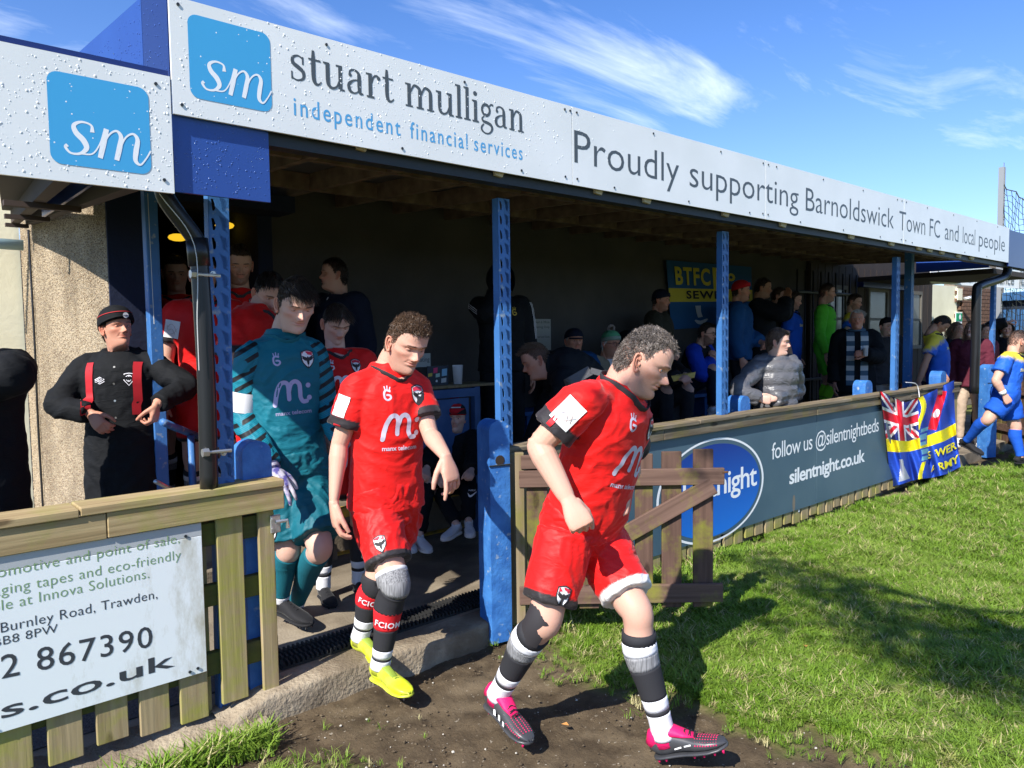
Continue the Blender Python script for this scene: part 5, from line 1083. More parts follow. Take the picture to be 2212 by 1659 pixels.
def boot(Aj, Tj, q, k=1., up=None):
    """football boot or shoe; returns list of (name, V, F, mat)"""
    f = nrm(Tj-Aj-(up if up is not None else A(0, 0, 1))*0); 
    u = up if up is not None else A(0, 0, 1); heel = Aj-u*.0
    f = q.get('fd') if q.get('fd') is not None else nrm((Tj-Aj)-u*np.dot(Tj-Aj, u)); l = nrm(np.cross(u, f)); 
    ln = .275*k*q.get('len', 1.); H0 = Aj-f*.058*k-u*.082*k*q.get('hk', 1.)    # heel bottom
    us = np.array([0, .03, .10, .2, .32, .45, .6, .75, .88, .96, 1.0]); wd = np.array([.012, .026, .032, .032, .030, .033, .041, .043, .036, .024, .008])*k; tp = np.array([.040, .066, .078, .082, .080, .068, .054, .045, .038, .031, .018])*k*q.get('fat', 1.); bt = np.array([.014, .008, .006, .006, .009, .009, .006, .006, .009, .014, .018])*k
    pts = [H0+f*ln*a+u*(t+b)/2+l*0 for a, t, b in zip(us, tp, bt)]; V, F = tube(pts, wd, (tp-bt)/2, side=l, n=18, e=2.5); res = [('upper', V, F, None)]
    sp = [H0+f*ln*a+u*(.004*k+(.008*k if a > .85 else 0)*(a-.85)*6) for a in us]; V2, F2 = tube(sp, wd+.003*k, np.full(len(us), .006*k if not q.get('thick') else .014*k), side=l, n=16, e=3.5); res.append(('sole', V2, F2, q['sole']))
    if q.get('studs'):
        g = G()
        for a in (.06, .16, .55, .68, .82, .93):
            for sd in (-1, 1): p = H0+f*ln*a+l*sd*np.interp(a, us, wd)*.68+u*.0; V3, F3 = tube([p+u*.004, p-u*.012*k], np.array([.0065, .0038])*k, n=6); g.add(V3, F3)
        V3, F3 = g.arr(); res.append(('studs', V3, F3, q.get('studm', q['sole'])))
    g = G()
    for j, a in enumerate(np.linspace(.30, .62, q.get('laces', 6))):
        t_ = np.interp(a, us, tp)+.002*k; w_ = .019*k; a2 = a+.03
        V3, F3 = tube([H0+f*ln*a+l*w_+u*(t_-.009*k), H0+f*ln*(a+a2)/2+u*(t_+.002*k), H0+f*ln*a2-l*w_+u*(t_-.009*k)], .0019*k, n=5); g.add(V3+u*q.get('lz', 0.), F3)
        if q.get('cross', True): V3, F3 = tube([H0+f*ln*a-l*w_+u*(t_-.009*k), H0+f*ln*(a+a2)/2+u*(t_+.002*k), H0+f*ln*a2+l*w_+u*(t_-.009*k)], .0019*k, n=5); g.add(V3+u*q.get('lz', 0.), F3)
    V3, F3 = g.arr(); res.append(('laces', V3, F3, q.get('lacem', q['sole'])))
    V4, F4 = tube([Aj-u*.045*k-f*.004, Aj-u*.012*k-f*.004, Aj+u*q.get('collar', .004)*k-f*.003], np.array([.036, .037, .0355])*k, np.array([.046, .043, .040])*k, side=l, n=16); res.append(('collar', V4, F4, q.get('collarm')))
    return res, (H0, f, l, u, ln, us, wd, tp)
def person(label, J, sp):
    k = J['k']; lod = sp.get('lod', 2); rng = np.random.RandomState(sp.get('seed', 1)); sk = skin_mat(sp.get('skin', 'fair')); bd = sp.get('build', 1.)
    gx = (J['AL']+J['AR'])/2; root = empty('person', (gx[0], gx[1], min(J['AL'][2], J['AR'][2])-.085), label=label, category='person')
    if sp.get('group'): root['group'] = sp['group']
    hvs = {0: .0036, 1: .0058, 2: .0085}[lod]; long_ = sp['top'].get('sleeve', 'short') != 'short'; sd = sp.get('seed', 1)
    # -------- body
    core = [torso(J, PR_SKIN, 0, 24, bd)]
    nk = [lerp(J['C'], J['N'], .75), J['N'], lerp(J['N'], J['head'], .45)-J['hf']*.022*k, J['head']-J['hf']*.026*k-J['hu']*.045*k]
    neck = limb(nk, np.array([.062, .060, .056, .054])*k*sp.get('neck', 1), n=18, m=5)
    legs = []
    if not sp.get('nolegs'):
        for s_ in 'LR':
            H_, K_, A_ = J['H'+s_], J['K'+s_], J['A'+s_]; kb = nrm(np.cross(np.cross(A_-K_, K_-H_+A(1e-4, 0, 0)), A_-K_)); 
            fwd_ = J['T'+s_]-A_; fwd_ = nrm(fwd_-nrm(A_-K_)*np.dot(fwd_, nrm(A_-K_)))
            P_ = [H_, lerp(H_, K_, .35), lerp(H_, K_, .8), K_+fwd_*.006*k, lerp(K_, A_, .12), lerp(K_, A_, .32)-fwd_*.014*k, lerp(K_, A_, .6)-fwd_*.005*k, lerp(K_, A_, .88), A_-nrm(K_-A_)*.02]
            legs.append(limb(P_, np.array([.090, .086, .066, .060, .054, .057, .044, .035, .036])*k*bd, n=22, m=4))
            J['cal'+s_] = (P_, fwd_)
    arms = []
    for s_ in 'LR':
        S_, E_, W_ = J['S'+s_], J['E'+s_], J['W'+s_]
        th_ = np.asarray(J.get('hand'+s_, {}).get('th', J['f'])); th_ = nrm(th_-nrm(W_-E_)*np.dot(th_, nrm(W_-E_))+A(1e-5, 0, 0))
        if long_: arm = limb([lerp(S_, E_, .9), E_, lerp(E_, W_, .6), W_], np.array([.036, .036, .034, .030])*k*sp.get('arm', bd), n=12, m=3)
        else: arm = limb([lerp(S_, J['N'], .25), S_, lerp(S_, E_, .45), lerp(S_, E_, .88), E_, lerp(E_, W_, .22), lerp(E_, W_, .6), W_-nrm(W_-E_)*.012, W_+nrm(W_-E_)*.012], np.array([.052, .056, .050, .042, .040, .0455, .038, .0295, .019])*k*sp.get('arm', bd), np.array([.052, .056, .050, .042, .040, .0435, .033, .0225, .015])*k*sp.get('arm', bd), n=16, m=4, side=th_)
        hd = J.get('hand'+s_, {}); d = hd.get('d', nrm(W_-E_)); toward = nrm(J['P']+(J['C']-J['P'])*.3-W_); pn = hd.get('pn', toward); th = hd.get('th', J['f'])
        hs_ = mkhand(W_, np.asarray(d), np.asarray(pn), np.asarray(th), hd.get('q', RELAX), k*sp.get('hand', 1.)*1.17)
        if hd.get('glove') is not None:
            V, F = voxel([(V*1., F) for V, F in mkhand(W_, np.asarray(d), np.asarray(pn), np.asarray(th), hd.get('q', RELAX), k*1.22)], .004, 2); fast_obj('glove', V, F, hd['glove'], parent=root); V, F = tube([W_-nrm(W_-E_)*.05, W_+d*.01], .036*k, n=14); mesh_obj('glove_cuff', V, F, hd['glove'], parent=root, smooth=True); arms.append(([arm], s_)); continue
        arms.append(([arm]+hs_, s_))
    g = G(); colr = []
    for V, F in core+legs+[neck]: g.add(V, F); colr.append(np.ones((len(V), 3)))
    for prt, s_ in arms:
        V, F = voxel(prt, hvs, 1, .4); c_ = np.ones((len(V), 3)); W_ = J['W'+s_]; dd = np.linalg.norm(V-W_, axis=1); E_ = J['E'+s_]; red = np.clip(((V-W_)@nrm(W_-E_)-.05)/.06, 0, 1)[:, None]; c_ = c_*(1-red*.5)+c_*A(1.02, .78, .74)*red*.5; g.add(V, F); colr.append(c_)
    # -------- head
    q = dict(sp.get('head', {})); q.setdefault('hair', 'crop'); q.setdefault('nh', {0: 5200, 1: 1500, 2: 450}[lod]); q.setdefault('hw', {0: .0011, 1: .0019, 2: .0032}[lod])
    P, F, hc = head_mesh(q, {0: 84, 1: 66, 2: 56}[lod], {0: 120, 1: 88, 2: 64}[lod]); Nm = vnormals(P, F)
    hs = k*sp.get('hs', 1.)*q.get('size', 1.0); hf, hu = J['hf'], J['hu']; hl = np.cross(hu, hf)
    def HW(p): p = np.asarray(p); return J['head']+hs*(p[..., :1]*hl+p[..., 1:2]*hf+(p[..., 2:3]-.12)*hu)
    strands, mk = hair_geo(P, Nm, q, rng, F); hcol = None
    hm = hair_mat(q.get('hc', 'dark')); cap = np.clip(mk.astype(float), 0, 1)
    base = np.array(MATS[sk.name].node_tree.nodes['Principled BSDF'].inputs['Base Color'].default_value[:3]); hb_ = np.array(hm.node_tree.nodes['Principled BSDF'].inputs['Base Color'].default_value[:3])/base
    soft = .85 if q.get('fade') else .93
    fadez = np.clip((P[:, 2]-.09)/.07, .35, 1) if q.get('fade') else 1.
    hc = hc*(1-cap[:, None]*soft*np.reshape(fadez, (-1, 1)))+hb_*1.3*cap[:, None]*soft*np.reshape(fadez, (-1, 1)); P2 = P+Nm*(cap*.0035*q.get('vol', 1))[:, None]
    g.add(HW(P2), F.tolist()); colr.append(hc)
    for sd_ in (-1, 1):
        if q.get('hideears'): break
        for V, F in ear_parts(sd_): V = HW(V); g.add(V, F); colr.append(np.tile(A(1.03, .80, .74), (len(V), 1)))
    V, F = g.arr(); body = mesh_obj('body', V, F, sk, None, root, smooth=True, col=np.vstack(colr))
    # eyes
    ge_ = G(); gz = q.get('gaze', (0, 0)); lid = G()
    for sx in (-1, 1):
        j_ = np.argmin((P[:, 0]-sx*.031)**2+(P[:, 2]-.1195)**2+(P[:, 1] < 0)*1); c = A(sx*.0305, P[j_, 1]-.0070, .1192); V, F = sphere((0, 0, 0), .0118, 14, 10); ge_.add(HW(c+V), F, 0)
        gd_ = nrm(A(math.sin(RAD(gz[0])), 1, -math.sin(RAD(gz[1])))); sdv = nrm(np.cross(gd_, A(0, 0, 1))); upv = np.cross(sdv, gd_); t = np.arange(12)*np.pi/6; ring = [c+gd_*.01085+(sdv*math.cos(a)+upv*math.sin(a))*.0052 for a in t]; ctr = c+gd_*.0122
        ge_.add(HW(np.array([ctr]+ring)), [(0, 1+i, 1+(i+1) % 12) for i in range(12)], 1)
        op = q.get('open', .30); V, F = sphere((0, 0, 0), .0129, *((24, 20) if lod < 1 else (16, 12)), (1.12, 1, 1)); keep = []
        for f in F:
            m_ = V[list(f)].mean(0)/A(.01445, .0129, .0129); el = m_[2]; edge = (m_[0]/.98)**2
            if m_[1] > -.3 and (el > op*(1-edge)-.12+q.get('squint', 0)*-.1 or el < -.34*(1-edge)+.02): keep.append(f)
        lid.add(HW(c+V), keep)
    ge_.build('eyes', [EYE_W, EYE_D], root, smooth=True)
    V, F = lid.arr(); mesh_obj('eyelids', V, F, sk, None, root, smooth=True, col=np.tile(A(.93, .80, .76), (len(V), 1)))
    # brows
    if lod < 2:
        n = 90; g2 = G()
        for sx in (-1, 1):
            for i in range(n):
                u_ = rng.rand(); x0 = .012+.036*u_; z0 = .1365+.0045*math.sin(u_*2.6)+(rng.rand()-.5)*.0055*(1-.5*u_); j_ = np.argmin((P[:, 0]-sx*x0)**2+(P[:, 2]-z0)**2+(P[:, 1] < 0)*1); p = P[j_]+A(0, .0006, 0); p[0] = sx*x0; p[2] = z0; dv = nrm(A(sx*(.5+u_), .15, .5-.8*u_)); g2.add(HW(np.array([p-A(0, 0, .0004), p+A(0, 0, .0004), p+dv*.006+A(0, .0012, 0)])), [(0, 1, 2)])
        g2.build('eyebrows', hm, root)
    if strands is not None: V, F = strands; fast_obj('hair', HW(V), F, hm, parent=root, smooth=False)
    if q.get('pony'):
        pass
    # -------- clothes
    tp = sp['top']; off = tp.get('off', .012); ln_ = tp.get('hem', -.16); prof = list(PR_SHIRT)
    flare = tp.get('flare', 1.04); prof = [(ln_, .166*flare, .120*flare)]+([(ln_/2, .168*(1+flare)/2, .120*(1+flare)/2)] if ln_ < -.1 else [])+prof
    sl = tp.get('sleeve', 'short'); parts = [torso(J, prof, off, 32, bd*tp.get('fat', 1), sp.get('belly', 0))]
    if ln_ < -.45 and sp.get('sit'): parts = [torso(J, [p_ for p_ in prof if p_[0] > -.2], off, 32, bd, sp.get('belly', 0))]
    slv = []
    for s_ in 'LR':
        S_, E_, W_ = J['S'+s_], J['E'+s_], J['W'+s_]; nb = lerp(J['N'], J['C'], .10)
        parts.append(limb([lerp(nb, S_, .25)-A(0, 0, .005), lerp(nb, S_, .6), S_], np.array([.050, .060, .060])*k*bd+off*.6, n=14, m=3))
        r0 = np.array([.056, .063, .064, .063])*k*sp.get('arm', bd)
        if sl == 'short':
            t_ = tp.get('slen', .60); sleeve = limb([lerp(S_, nb, .3), S_, lerp(S_, E_, t_*.5), lerp(S_, E_, t_)], r0+off*A(.6, .8, 1.1, 1.5), n=18, m=4)
        elif sl == 'none': sleeve = None
        else:
            rr = np.array([.055, .062, .058, .052, .050, .047, .040])*k*sp.get('arm', bd)+off*tp.get('bag', 1.); sleeve = limb([lerp(S_, nb, .3), S_, lerp(S_, E_, .5), lerp(S_, E_, .92), lerp(E_, W_, .12), lerp(E_, W_, .5), lerp(E_, W_, .97)], rr, n=16, m=4)
        if sleeve: slv.append(sleeve)
    sep_s = tp.get('sleevemat'); cvs = {0: .0066, 1: .0115, 2: .016}[lod]
    V, F = voxel(parts+([] if sep_s else slv), cvs, 3); V = folds(V, F, tp.get('fold', .006), sd, tp.get('freq', (5, 5, 11)))
    if tp.get('quilt'):
        s_ax = nrm(J['N']-J['P']); h_ = (V-J['P'])@s_ax; V = V+vnormals(V, F)*(abs(np.sin(h_/tp['quilt']*np.pi))**.5*.018-.008)[:, None]
    V = relax(V, F, 1, .4)
    top = fast_obj(tp.get('name', 'shirt'), V, F, tp['mat'], parent=root, col=tp['col'](V, J) if tp.get('col') else (trim(V, J, [(J['S'+s_], J['E'+s_], tp.get('slen', .60)-tp.get('cuffw', .16), tp.get('slen', .60)+.06, mcol(tp['cuff']), .125*k) for s_ in 'LR'], mcol(tp['mat']), J) if tp.get('cuff') is not None and sl == 'short' else np.ones((len(V), 3))))
    J['bvh'] = BVHTree.FromPolygons(V.tolist(), F.tolist()); J['root'] = root; J['HW'] = HW
    if sep_s:
        for (V, F) in slv:
            V, F = voxel([(V, F)], cvs, 2); V = folds(V, F, .007, sd+5, (9, 9, 9)); fast_obj('sleeve', V, F, sep_s, parent=root)
    if tp.get('collar') is not None:
        # V collar: a band round the neck dipping in front
        N0 = J['N']+nrm(J['head']-J['N'])*.022*k; f_ = nrm(np.cross(nrm(J['SL']-J['SR']), nrm(J['N']-J['C']))); l_ = nrm(J['SL']-J['SR']); up_ = nrm(J['N']-J['C']); tt = np.linspace(0, 2*np.pi, 41)[:-1]; P_ = []; nw = .0875*k*sp.get('neck', 1)*tp.get('cw', 1.); dep = tp.get('vdep', .075)*k
        for a in tt:
            dip = max(0, math.cos(a))**2.2; p = N0+l_*math.sin(a)*(nw+.004)*(1-.45*dip**1.5)+f_*math.cos(a)*(nw-.002+.014*dip)-up_*(dep*dip+.022*abs(math.sin(a)))
            h_ = J['bvh'].find_nearest(Vector(p)); q_ = np.array(h_[0])+np.array(h_[1])*.003 if dip > .02 else p
            P_.append(lerp(p, q_, min(1, dip*3)))
        V, F = tube(np.array(P_), .003, .0135*k, side=np.array([nrm(p-N0+1e-4) for p in P_]), n=8, closed=True); mesh_obj('collar', V, F, tp['collar'], parent=root, smooth=True)
        # skin in the V
        i0 = [i for i, a in enumerate(tt) if math.cos(a) > .25]; fr_ = [P_[i] for i in i0 if tt[i] < 3]+[]; lft = [P_[i] for i in range(40) if 0 < math.sin(tt[i]) and math.cos(tt[i]) > .3]; rgt = [P_[-i % 40] for i in range(40) if 0 < math.sin(tt[i]) and math.cos(tt[i]) > .3]
        W_ = [P_[0]]+[p for pr_ in zip(lft, rgt) for p in pr_]; W_ = np.array(W_)+f_*.0015; Fq = [(0, 2, 1)]+[(2*i+1, 2*i+2, 2*i+4, 2*i+3) for i in range((len(W_)-3)//2)]; mesh_obj('neckline', W_, Fq, tp.get('vfill', sk), parent=root, smooth=True, col=np.ones((len(W_), 3)))
    # bottoms
    bt = sp.get('bottom', {})
    if bt and not sp.get('nolegs'):
        off2 = bt.get('off', .014); parts = [torso(J, [(-.22, .13, .105), (-.1, .160, .118), (0, .165, .120), (.12, .158, .116)], off2*.7, 26, bd)]; knit = bt['kind'] == 'shorts'
        for s_ in 'LR':
            H_, K_, A_ = J['H'+s_], J['K'+s_], J['A'+s_]
            if knit: t_ = bt.get('len', .78); parts.append(limb([H_, lerp(H_, K_, t_*.35), lerp(H_, K_, t_*.7), lerp(H_, K_, t_)], np.array([.098, .094, .086, .082])*k*bd+off2*A(.6, .8, .9, 1.0)*bt.get('flare', 1.), n=20, m=4))
            else:
                P_, fw_ = J['cal'+s_]; parts.append(limb([H_, lerp(H_, K_, .4), lerp(H_, K_, .85), lerp(K_, A_, .15), lerp(K_, A_, .5), lerp(K_, A_, bt.get('len', .95))], np.array([.092, .086, .070, .064, .056, .050])*k*bd+off2*bt.get('fit', 1.), n=16, m=4))
        V, F = voxel(parts, cvs if lod == 0 else cvs*1.35, 3); V = folds(V, F, bt.get('fold', .007), sd+21, bt.get('freq', (6, 6, 9))); bo = fast_obj('shorts' if knit else 'trousers', V, F, bt['mat'], parent=root, col=trim(V, J, [(J['H'+s_], J['K'+s_], bt.get('len', .78)-bt.get('hemw', .07), 1.3, mcol(bt['hemm'][s_] if isinstance(bt['hemm'], dict) else bt['hemm']), .16*k) for s_ in 'LR'], mcol(bt['mat'])) if knit and bt.get('hemm') is not None else np.ones((len(V), 3)))
        J['bvb'] = BVHTree.FromPolygons(V.tolist(), F.tolist())
    # socks
    for s_ in 'LR':
        if sp.get('socks') and not sp.get('nolegs'):
            sk_ = sp['socks'] if not isinstance(sp['socks'], dict) else sp['socks'][s_]; P_, fw_ = J['cal'+s_]; full = cr(P_, 8); rad = np.interp(np.linspace(0, 1, len(full)), np.linspace(0, 1, 9), np.array([.090, .086, .066, .060, .054, .057, .044, .035, .036])*k*bd)
            K_, A_ = J['K'+s_], J['A'+s_]; ax = nrm(A_-K_); L0 = np.linalg.norm(A_-K_); par = ((full-K_)@ax)/L0; sel = slice(24, None); cen = full[sel]; pa = par[sel]; ra = rad[sel]
            for (t0, t1, mm) in sk_:
                ts = np.linspace(t0, t1, max(3, int((t1-t0)/.02))); cc = np.column_stack([np.interp(ts, pa, cen[:, i]) for i in range(3)]); 
                ex = ts < pa[0]; 
                if ex.any(): cc[ex] = K_+np.outer(ts[ex], ax)*L0*1.0 if False else np.array([lerp(K_, J['H'+s_], -t) if t < 0 else lerp(K_, A_, t) for t in ts[ex]])
                rr = np.interp(ts, pa, ra)+.0082*k; rr = np.where(ts < pa[0], .068*k*bd+.004, rr); V, F = tube(cc, rr, n=22, cap=True); mesh_obj('sock', V, F, mm, parent=root, smooth=True)
        if sp.get('shoe') and not sp.get('nolegs'):
            q2 = dict(sp['shoe']); q2['fd'] = J.get('fd'+s_); res, bf = boot(J['A'+s_], J['T'+s_], q2, k*q2.get('scale', 1), J.get('up'+s_)); sh = None; J['boot'+s_] = bf
            for nm_, V, F, m_ in res:
                m_ = m_ or q2['mat']; o_ = mesh_obj('shoe' if nm_ == 'upper' else nm_, V, F, m_, parent=root if sh is None else sh, smooth=True); sh = sh or o_
    if sp.get('headwear'): sp['headwear'](J, root, HW, P, Nm, k)
    if sp.get('extra'): sp['extra'](J, root)
    return root
# ---- headwear and accessories
def hat_shell(name, P, HW, zcut, off, m, root, tilt=.25, zfun=None, thick=0, col=None, mi=None):
    nc = None
    for n_ in (120, 88, 64):
        if len(P) % n_ == 0: nc = n_; break
    R = P.reshape(-1, nc, 3); rows = []
    for i in range(len(R)):
        zc = R[i, :, 2]; rows.append(R[i])
        if zc[0] < zcut-.06: break
    R = np.array(rows); cen = A(0, -.004, .13); Q = R.copy(); v = Q-cen; v /= np.linalg.norm(v, axis=2, keepdims=True); Q = Q+v*off
    lim = zcut-tilt*(0-Q[:, :, 1])*-1*-1*0+0
    lim = zcut+tilt*(Q[:, :, 1]-.02); Q[:, :, 2] = np.maximum(Q[:, :, 2], lim)
    n = len(Q); V = HW(Q.reshape(-1, 3)); F = [(i*nc+(j+1) % nc, i*nc+j, (i+1)*nc+j, (i+1)*nc+(j+1) % nc) for i in range(n-1) for j in range(nc)]
    return mesh_obj(name, V, F, m, mi(Q, F) if mi else None, parent=root, smooth=True)
def beanie(m, band=None, pom=None, zc=.150, off=.012, stripes=None, tilt=.30, bandh=.035, label=None):
    def f(J, root, HW, P, Nm, k):
        h_ = hat_shell('beanie', P, HW, zc, off, m, root, tilt)
        t = np.linspace(0, 2*np.pi, 49)[:-1]; cz = zc
        def ringpts(z_, o_): return np.array([A((.080+o_)*math.sin(a), -.004+(.0975+o_)*math.cos(a), z_+tilt*((.0975)*math.cos(a)-.02)) for a in t])
        if band is not None:
            V = np.vstack([ringpts(cz-.006, .006), ringpts(cz-.008, .011), ringpts(cz+bandh, .009), ringpts(cz+bandh+.003, .003)]); F = [(i*48+j, i*48+(j+1) % 48, (i+1)*48+(j+1) % 48, (i+1)*48+j) for i in range(3) for j in range(48)]
            V2 = V.copy(); kk = 1-.55*np.clip((V[:, 2]-.155)/.1, 0, .25); V2[:, 0] *= 1; b_ = mesh_obj('hat_band', HW(V), F, band, parent=root, smooth=True)
        if stripes:
            for (z0, z1, mm) in stripes:
                def rp(z_): s_ = math.sqrt(max(0, 1-((z_-.15)/.098)**2.2)); return np.array([A((.077*s_+off+.002)*math.sin(a), -.004+(.095*s_+off+.002)*math.cos(a), z_+tilt*.55*((.0975)*math.cos(a)-.02)) for a in t])
                V = np.vstack([rp(z0), rp((z0+z1)/2), rp(z1)]); F = [(i*48+j, i*48+(j+1) % 48, (i+1)*48+(j+1) % 48, (i+1)*48+j) for i in range(2) for j in range(48)]; mesh_obj('hat_stripe', HW(V), F, mm, parent=root, smooth=True)
        if pom is not None:
            rg = np.random.RandomState(3); n = 500; d = rg.normal(0, 1, (n, 3)); d /= np.linalg.norm(d, axis=1, keepdims=True); c = A(0, -.01, .265); w_ = np.cross(d, rg.normal(0, 1, (n, 3))); w_ /= np.linalg.norm(w_, axis=1, keepdims=True); r_ = .036*(.8+.4*rg.rand(n))[:, None]
            V = np.stack([c+d*.005+w_*.003, c+d*.005-w_*.003, c+d*r_-w_*.0035, c+d*r_+w_*.0035], 1).reshape(-1, 3); F = np.arange(n*4).reshape(-1, 4); fast_obj('pompom', HW(V), F, pom, parent=root, smooth=False)
    return f
def flatcap(m, brim=True):
    def f(J, root, HW, P, Nm, k):
        hat_shell('cap', P, HW, .150, .010, m, root, .18)
        n = 16; top_ = []; 
        for r_ in (0, 1):
            for i in range(n+1):
                a = RAD(-62+124*i/n); e = .095 if r_ == 0 else .095+.062*math.cos(a*1.15); top_.append(A(.084*math.sin(a)*(1 if r_ == 0 else 1.02), e*math.cos(a), .152-.012*r_-.02*abs(math.sin(a))*0))
        V = np.array(top_+[p-A(0, 0, .004) for p in top_]); m2 = 2*(n+1); F = [(i, i+1, n+2+i, n+1+i) for i in range(n)]+[(m2+i+1, m2+i, m2+n+1+i, m2+n+2+i) for i in range(n)]+[(n+1+i, n+2+i, m2+n+2+i, m2+n+1+i) for i in range(n)]; mesh_obj('peak', HW(V), F, m, parent=root, smooth=True)
    return f
def hood(m, up=True):
    def f(J, root, HW, P, Nm, k):
        nu, nv = 22, 30; rows = []
        for i in range(nu):
            # from face edge back over the crown: rings round the head's front-back axis
            t = i/(nu-1); yy = .065-.185*t; s_ = math.sqrt(max(.0, 1-((yy+.01)/.135)**2)); r_ = []
            for j in range(nv):
                a = RAD(-128+256*j/(nv-1)); r_.append(A((.105*s_+.012)*math.sin(a), yy-.02*math.cos(a)*(1-t), .115+(.135*s_+.012)*math.cos(a)))
            rows.append(r_)
        R = np.array(rows); V = R.reshape(-1, 3); V = V+np.column_stack([vnoise(V*25), vnoise(V*25+5), vnoise(V*25+9)])*.006; Vi = V-(V-A(0, -.02, .11))*.05; n = nu*nv
        F = [(i*nv+j, i*nv+j+1, (i+1)*nv+j+1, (i+1)*nv+j) for i in range(nu-1) for j in range(nv-1)]; F2 = [tuple(q_+n for q_ in f_[::-1]) for f_ in F]; F3 = [(j+1, j, n+j, n+j+1) for j in range(nv-1)]
        mesh_obj('hood', HW(np.vstack([V, Vi])), F+F2+F3, m, parent=root, smooth=True)
    return f
def hood_down(J, root, m, s=1.):
    k = J['k']; N0 = J['N']; f_ = nrm(np.cross(nrm(J['SL']-J['SR']), nrm(J['N']-J['C']))); l_ = nrm(J['SL']-J['SR']); up_ = nrm(J['N']-J['C']); P_ = [N0+l_*math.sin(a)*.088*k*s+f_*(math.cos(a)*.075-.02)*k*s+up_*(.018-.03*max(0, math.cos(a))+.02*max(0, -math.cos(a)))*k for a in np.linspace(0, 2*np.pi, 25)[:-1]]
    V, F = tube(np.array(P_), .026*k*s, .034*k*s, n=12, closed=True); V, F = voxel([(V, F)], .009, 2); V = folds(V, F, .008, 5, (14, 14, 14)); return fast_obj('hood', V, F, m, parent=root)
RED = mat('red jersey', (.72, .012, .010), .62, col2=(.62, .008, .007), nscale=5, bump=.12, bscale=260, sheen=.15, coord='World', spec=.25, bdist=.002, crease=.35, vcol=True)
REDS = mat('red shorts', (.70, .010, .010), .55, col2=(.60, .008, .007), nscale=5, bump=.1, bscale=260, sheen=.1, coord='World', spec=.3, bdist=.002, crease=.35, vcol=True)
CHAR = mat('charcoal trim', (.028, .025, .028), .7)
BLACKC = mat('black cloth', (.012, .012, .014), .8, sheen=.1)
SOCKW = mat('white sock', (.66, .66, .69), .85, bump=.3, bscale=220, coord='World', bdist=.003)
SOCKK = mat('black sock', (.022, .022, .026), .8, bump=.3, bscale=220, coord='World', bdist=.003)
SOCKR = mat('red sock', (.60, .012, .02), .8, bump=.3, bscale=220, coord='World')
SOCKG = mat('ribbed grey sock', (.20, .20, .20), .8)
N, L, b = nodes_of(SOCKG); ge = N.new('ShaderNodeTexCoord'); wv = N.new('ShaderNodeTexNoise'); mp_ = N.new('ShaderNodeMapping'); mp_.inputs['Scale'].default_value = (260, 260, 6); L.new(ge.outputs['Object'], mp_.inputs[0]); L.new(mp_.outputs[0], wv.inputs[0]); wv.inputs['Scale'].default_value = 1; wv.inputs['Detail'].default_value = 1
L.new(mx_(mr_(wv.outputs[0], .3, .7), (.10, .10, .105), (.30, .30, .31)), b.inputs['Base Color'])
PINK = mat('pink boot knit', (.75, .012, .12), .6, bump=.2, bscale=150); BOOTK = mat('black boot skin', (.035, .037, .042), .38, spec=.5, col2=(.06, .06, .065), nscale=9)
VOLT = mat('yellow boot', (.62, .72, .02), .4, col2=(.42, .42, .08), nscale=14, contrast=2.5, spec=.5); VOLTD = mat('olive boot tongue', (.25, .34, .04), .6)
TEAL = mat('teal jersey', (.004, .135, .185), .6, col2=(.004, .115, .16), nscale=5, bump=.12, bscale=260, sheen=.1, coord='World', spec=.3, bdist=.002, crease=.35, vcol=True)
TEALK = mat('teal sock', (.004, .115, .155), .8, bump=.3, bscale=220, coord='World')
TEALS = mat('teal shorts', (.004, .115, .155), .6, col2=(.003, .10, .14), nscale=5, coord='World', crease=.35, vcol=True)
PATCHW = mat('white sleeve patch', (.75, .74, .74), .6); PRINTW = mat('white shirt print', (.72, .70, .74), .5); PRINTL = mat('lilac grey shirt print', (.55, .50, .60), .5)
# ---- kit marks, drawn once in 2D (metres)
def mark_m(s=1.):
    """the rounded m with a colon"""
    w = .019
    it = [stroke2d([(-.075, -.052), (-.062, .005), (-.045, .040), (-.025, .046), (-.012, .030), (-.012, -.030)], w, 6, caps=1), stroke2d([(-.012, .0), (.0, .036), (.020, .048), (.038, .034), (.040, .0), (.040, -.025), (.050, -.045), (.068, -.045)], w, 6, caps=1), disc2d((.078, .026), .0115, 12), disc2d((.080, -.030), .0115, 12)]
    V, F = join2d(it); return V*s, F
def mark_text(s=1.): V, F = text2d('manx telecom', 0, 1., .018); return fit2d(V, -.075*s, .085*s, -.006*s, hy=.019*s), F
def mark_monogram(s=1.):
    it = [stroke2d([(.012, .014), (-.004, .018), (-.012, .008), (-.010, -.012), (.002, -.020), (.013, -.012), (.010, -.002), (-.004, .0)], .0075, 5), stroke2d([(-.008, .020), (-.010, .033)], .004), stroke2d([(.0, .021), (.001, .036)], .004), stroke2d([(.008, .018), (.012, .031)], .004)]
    V, F = join2d(it); return V*s, F
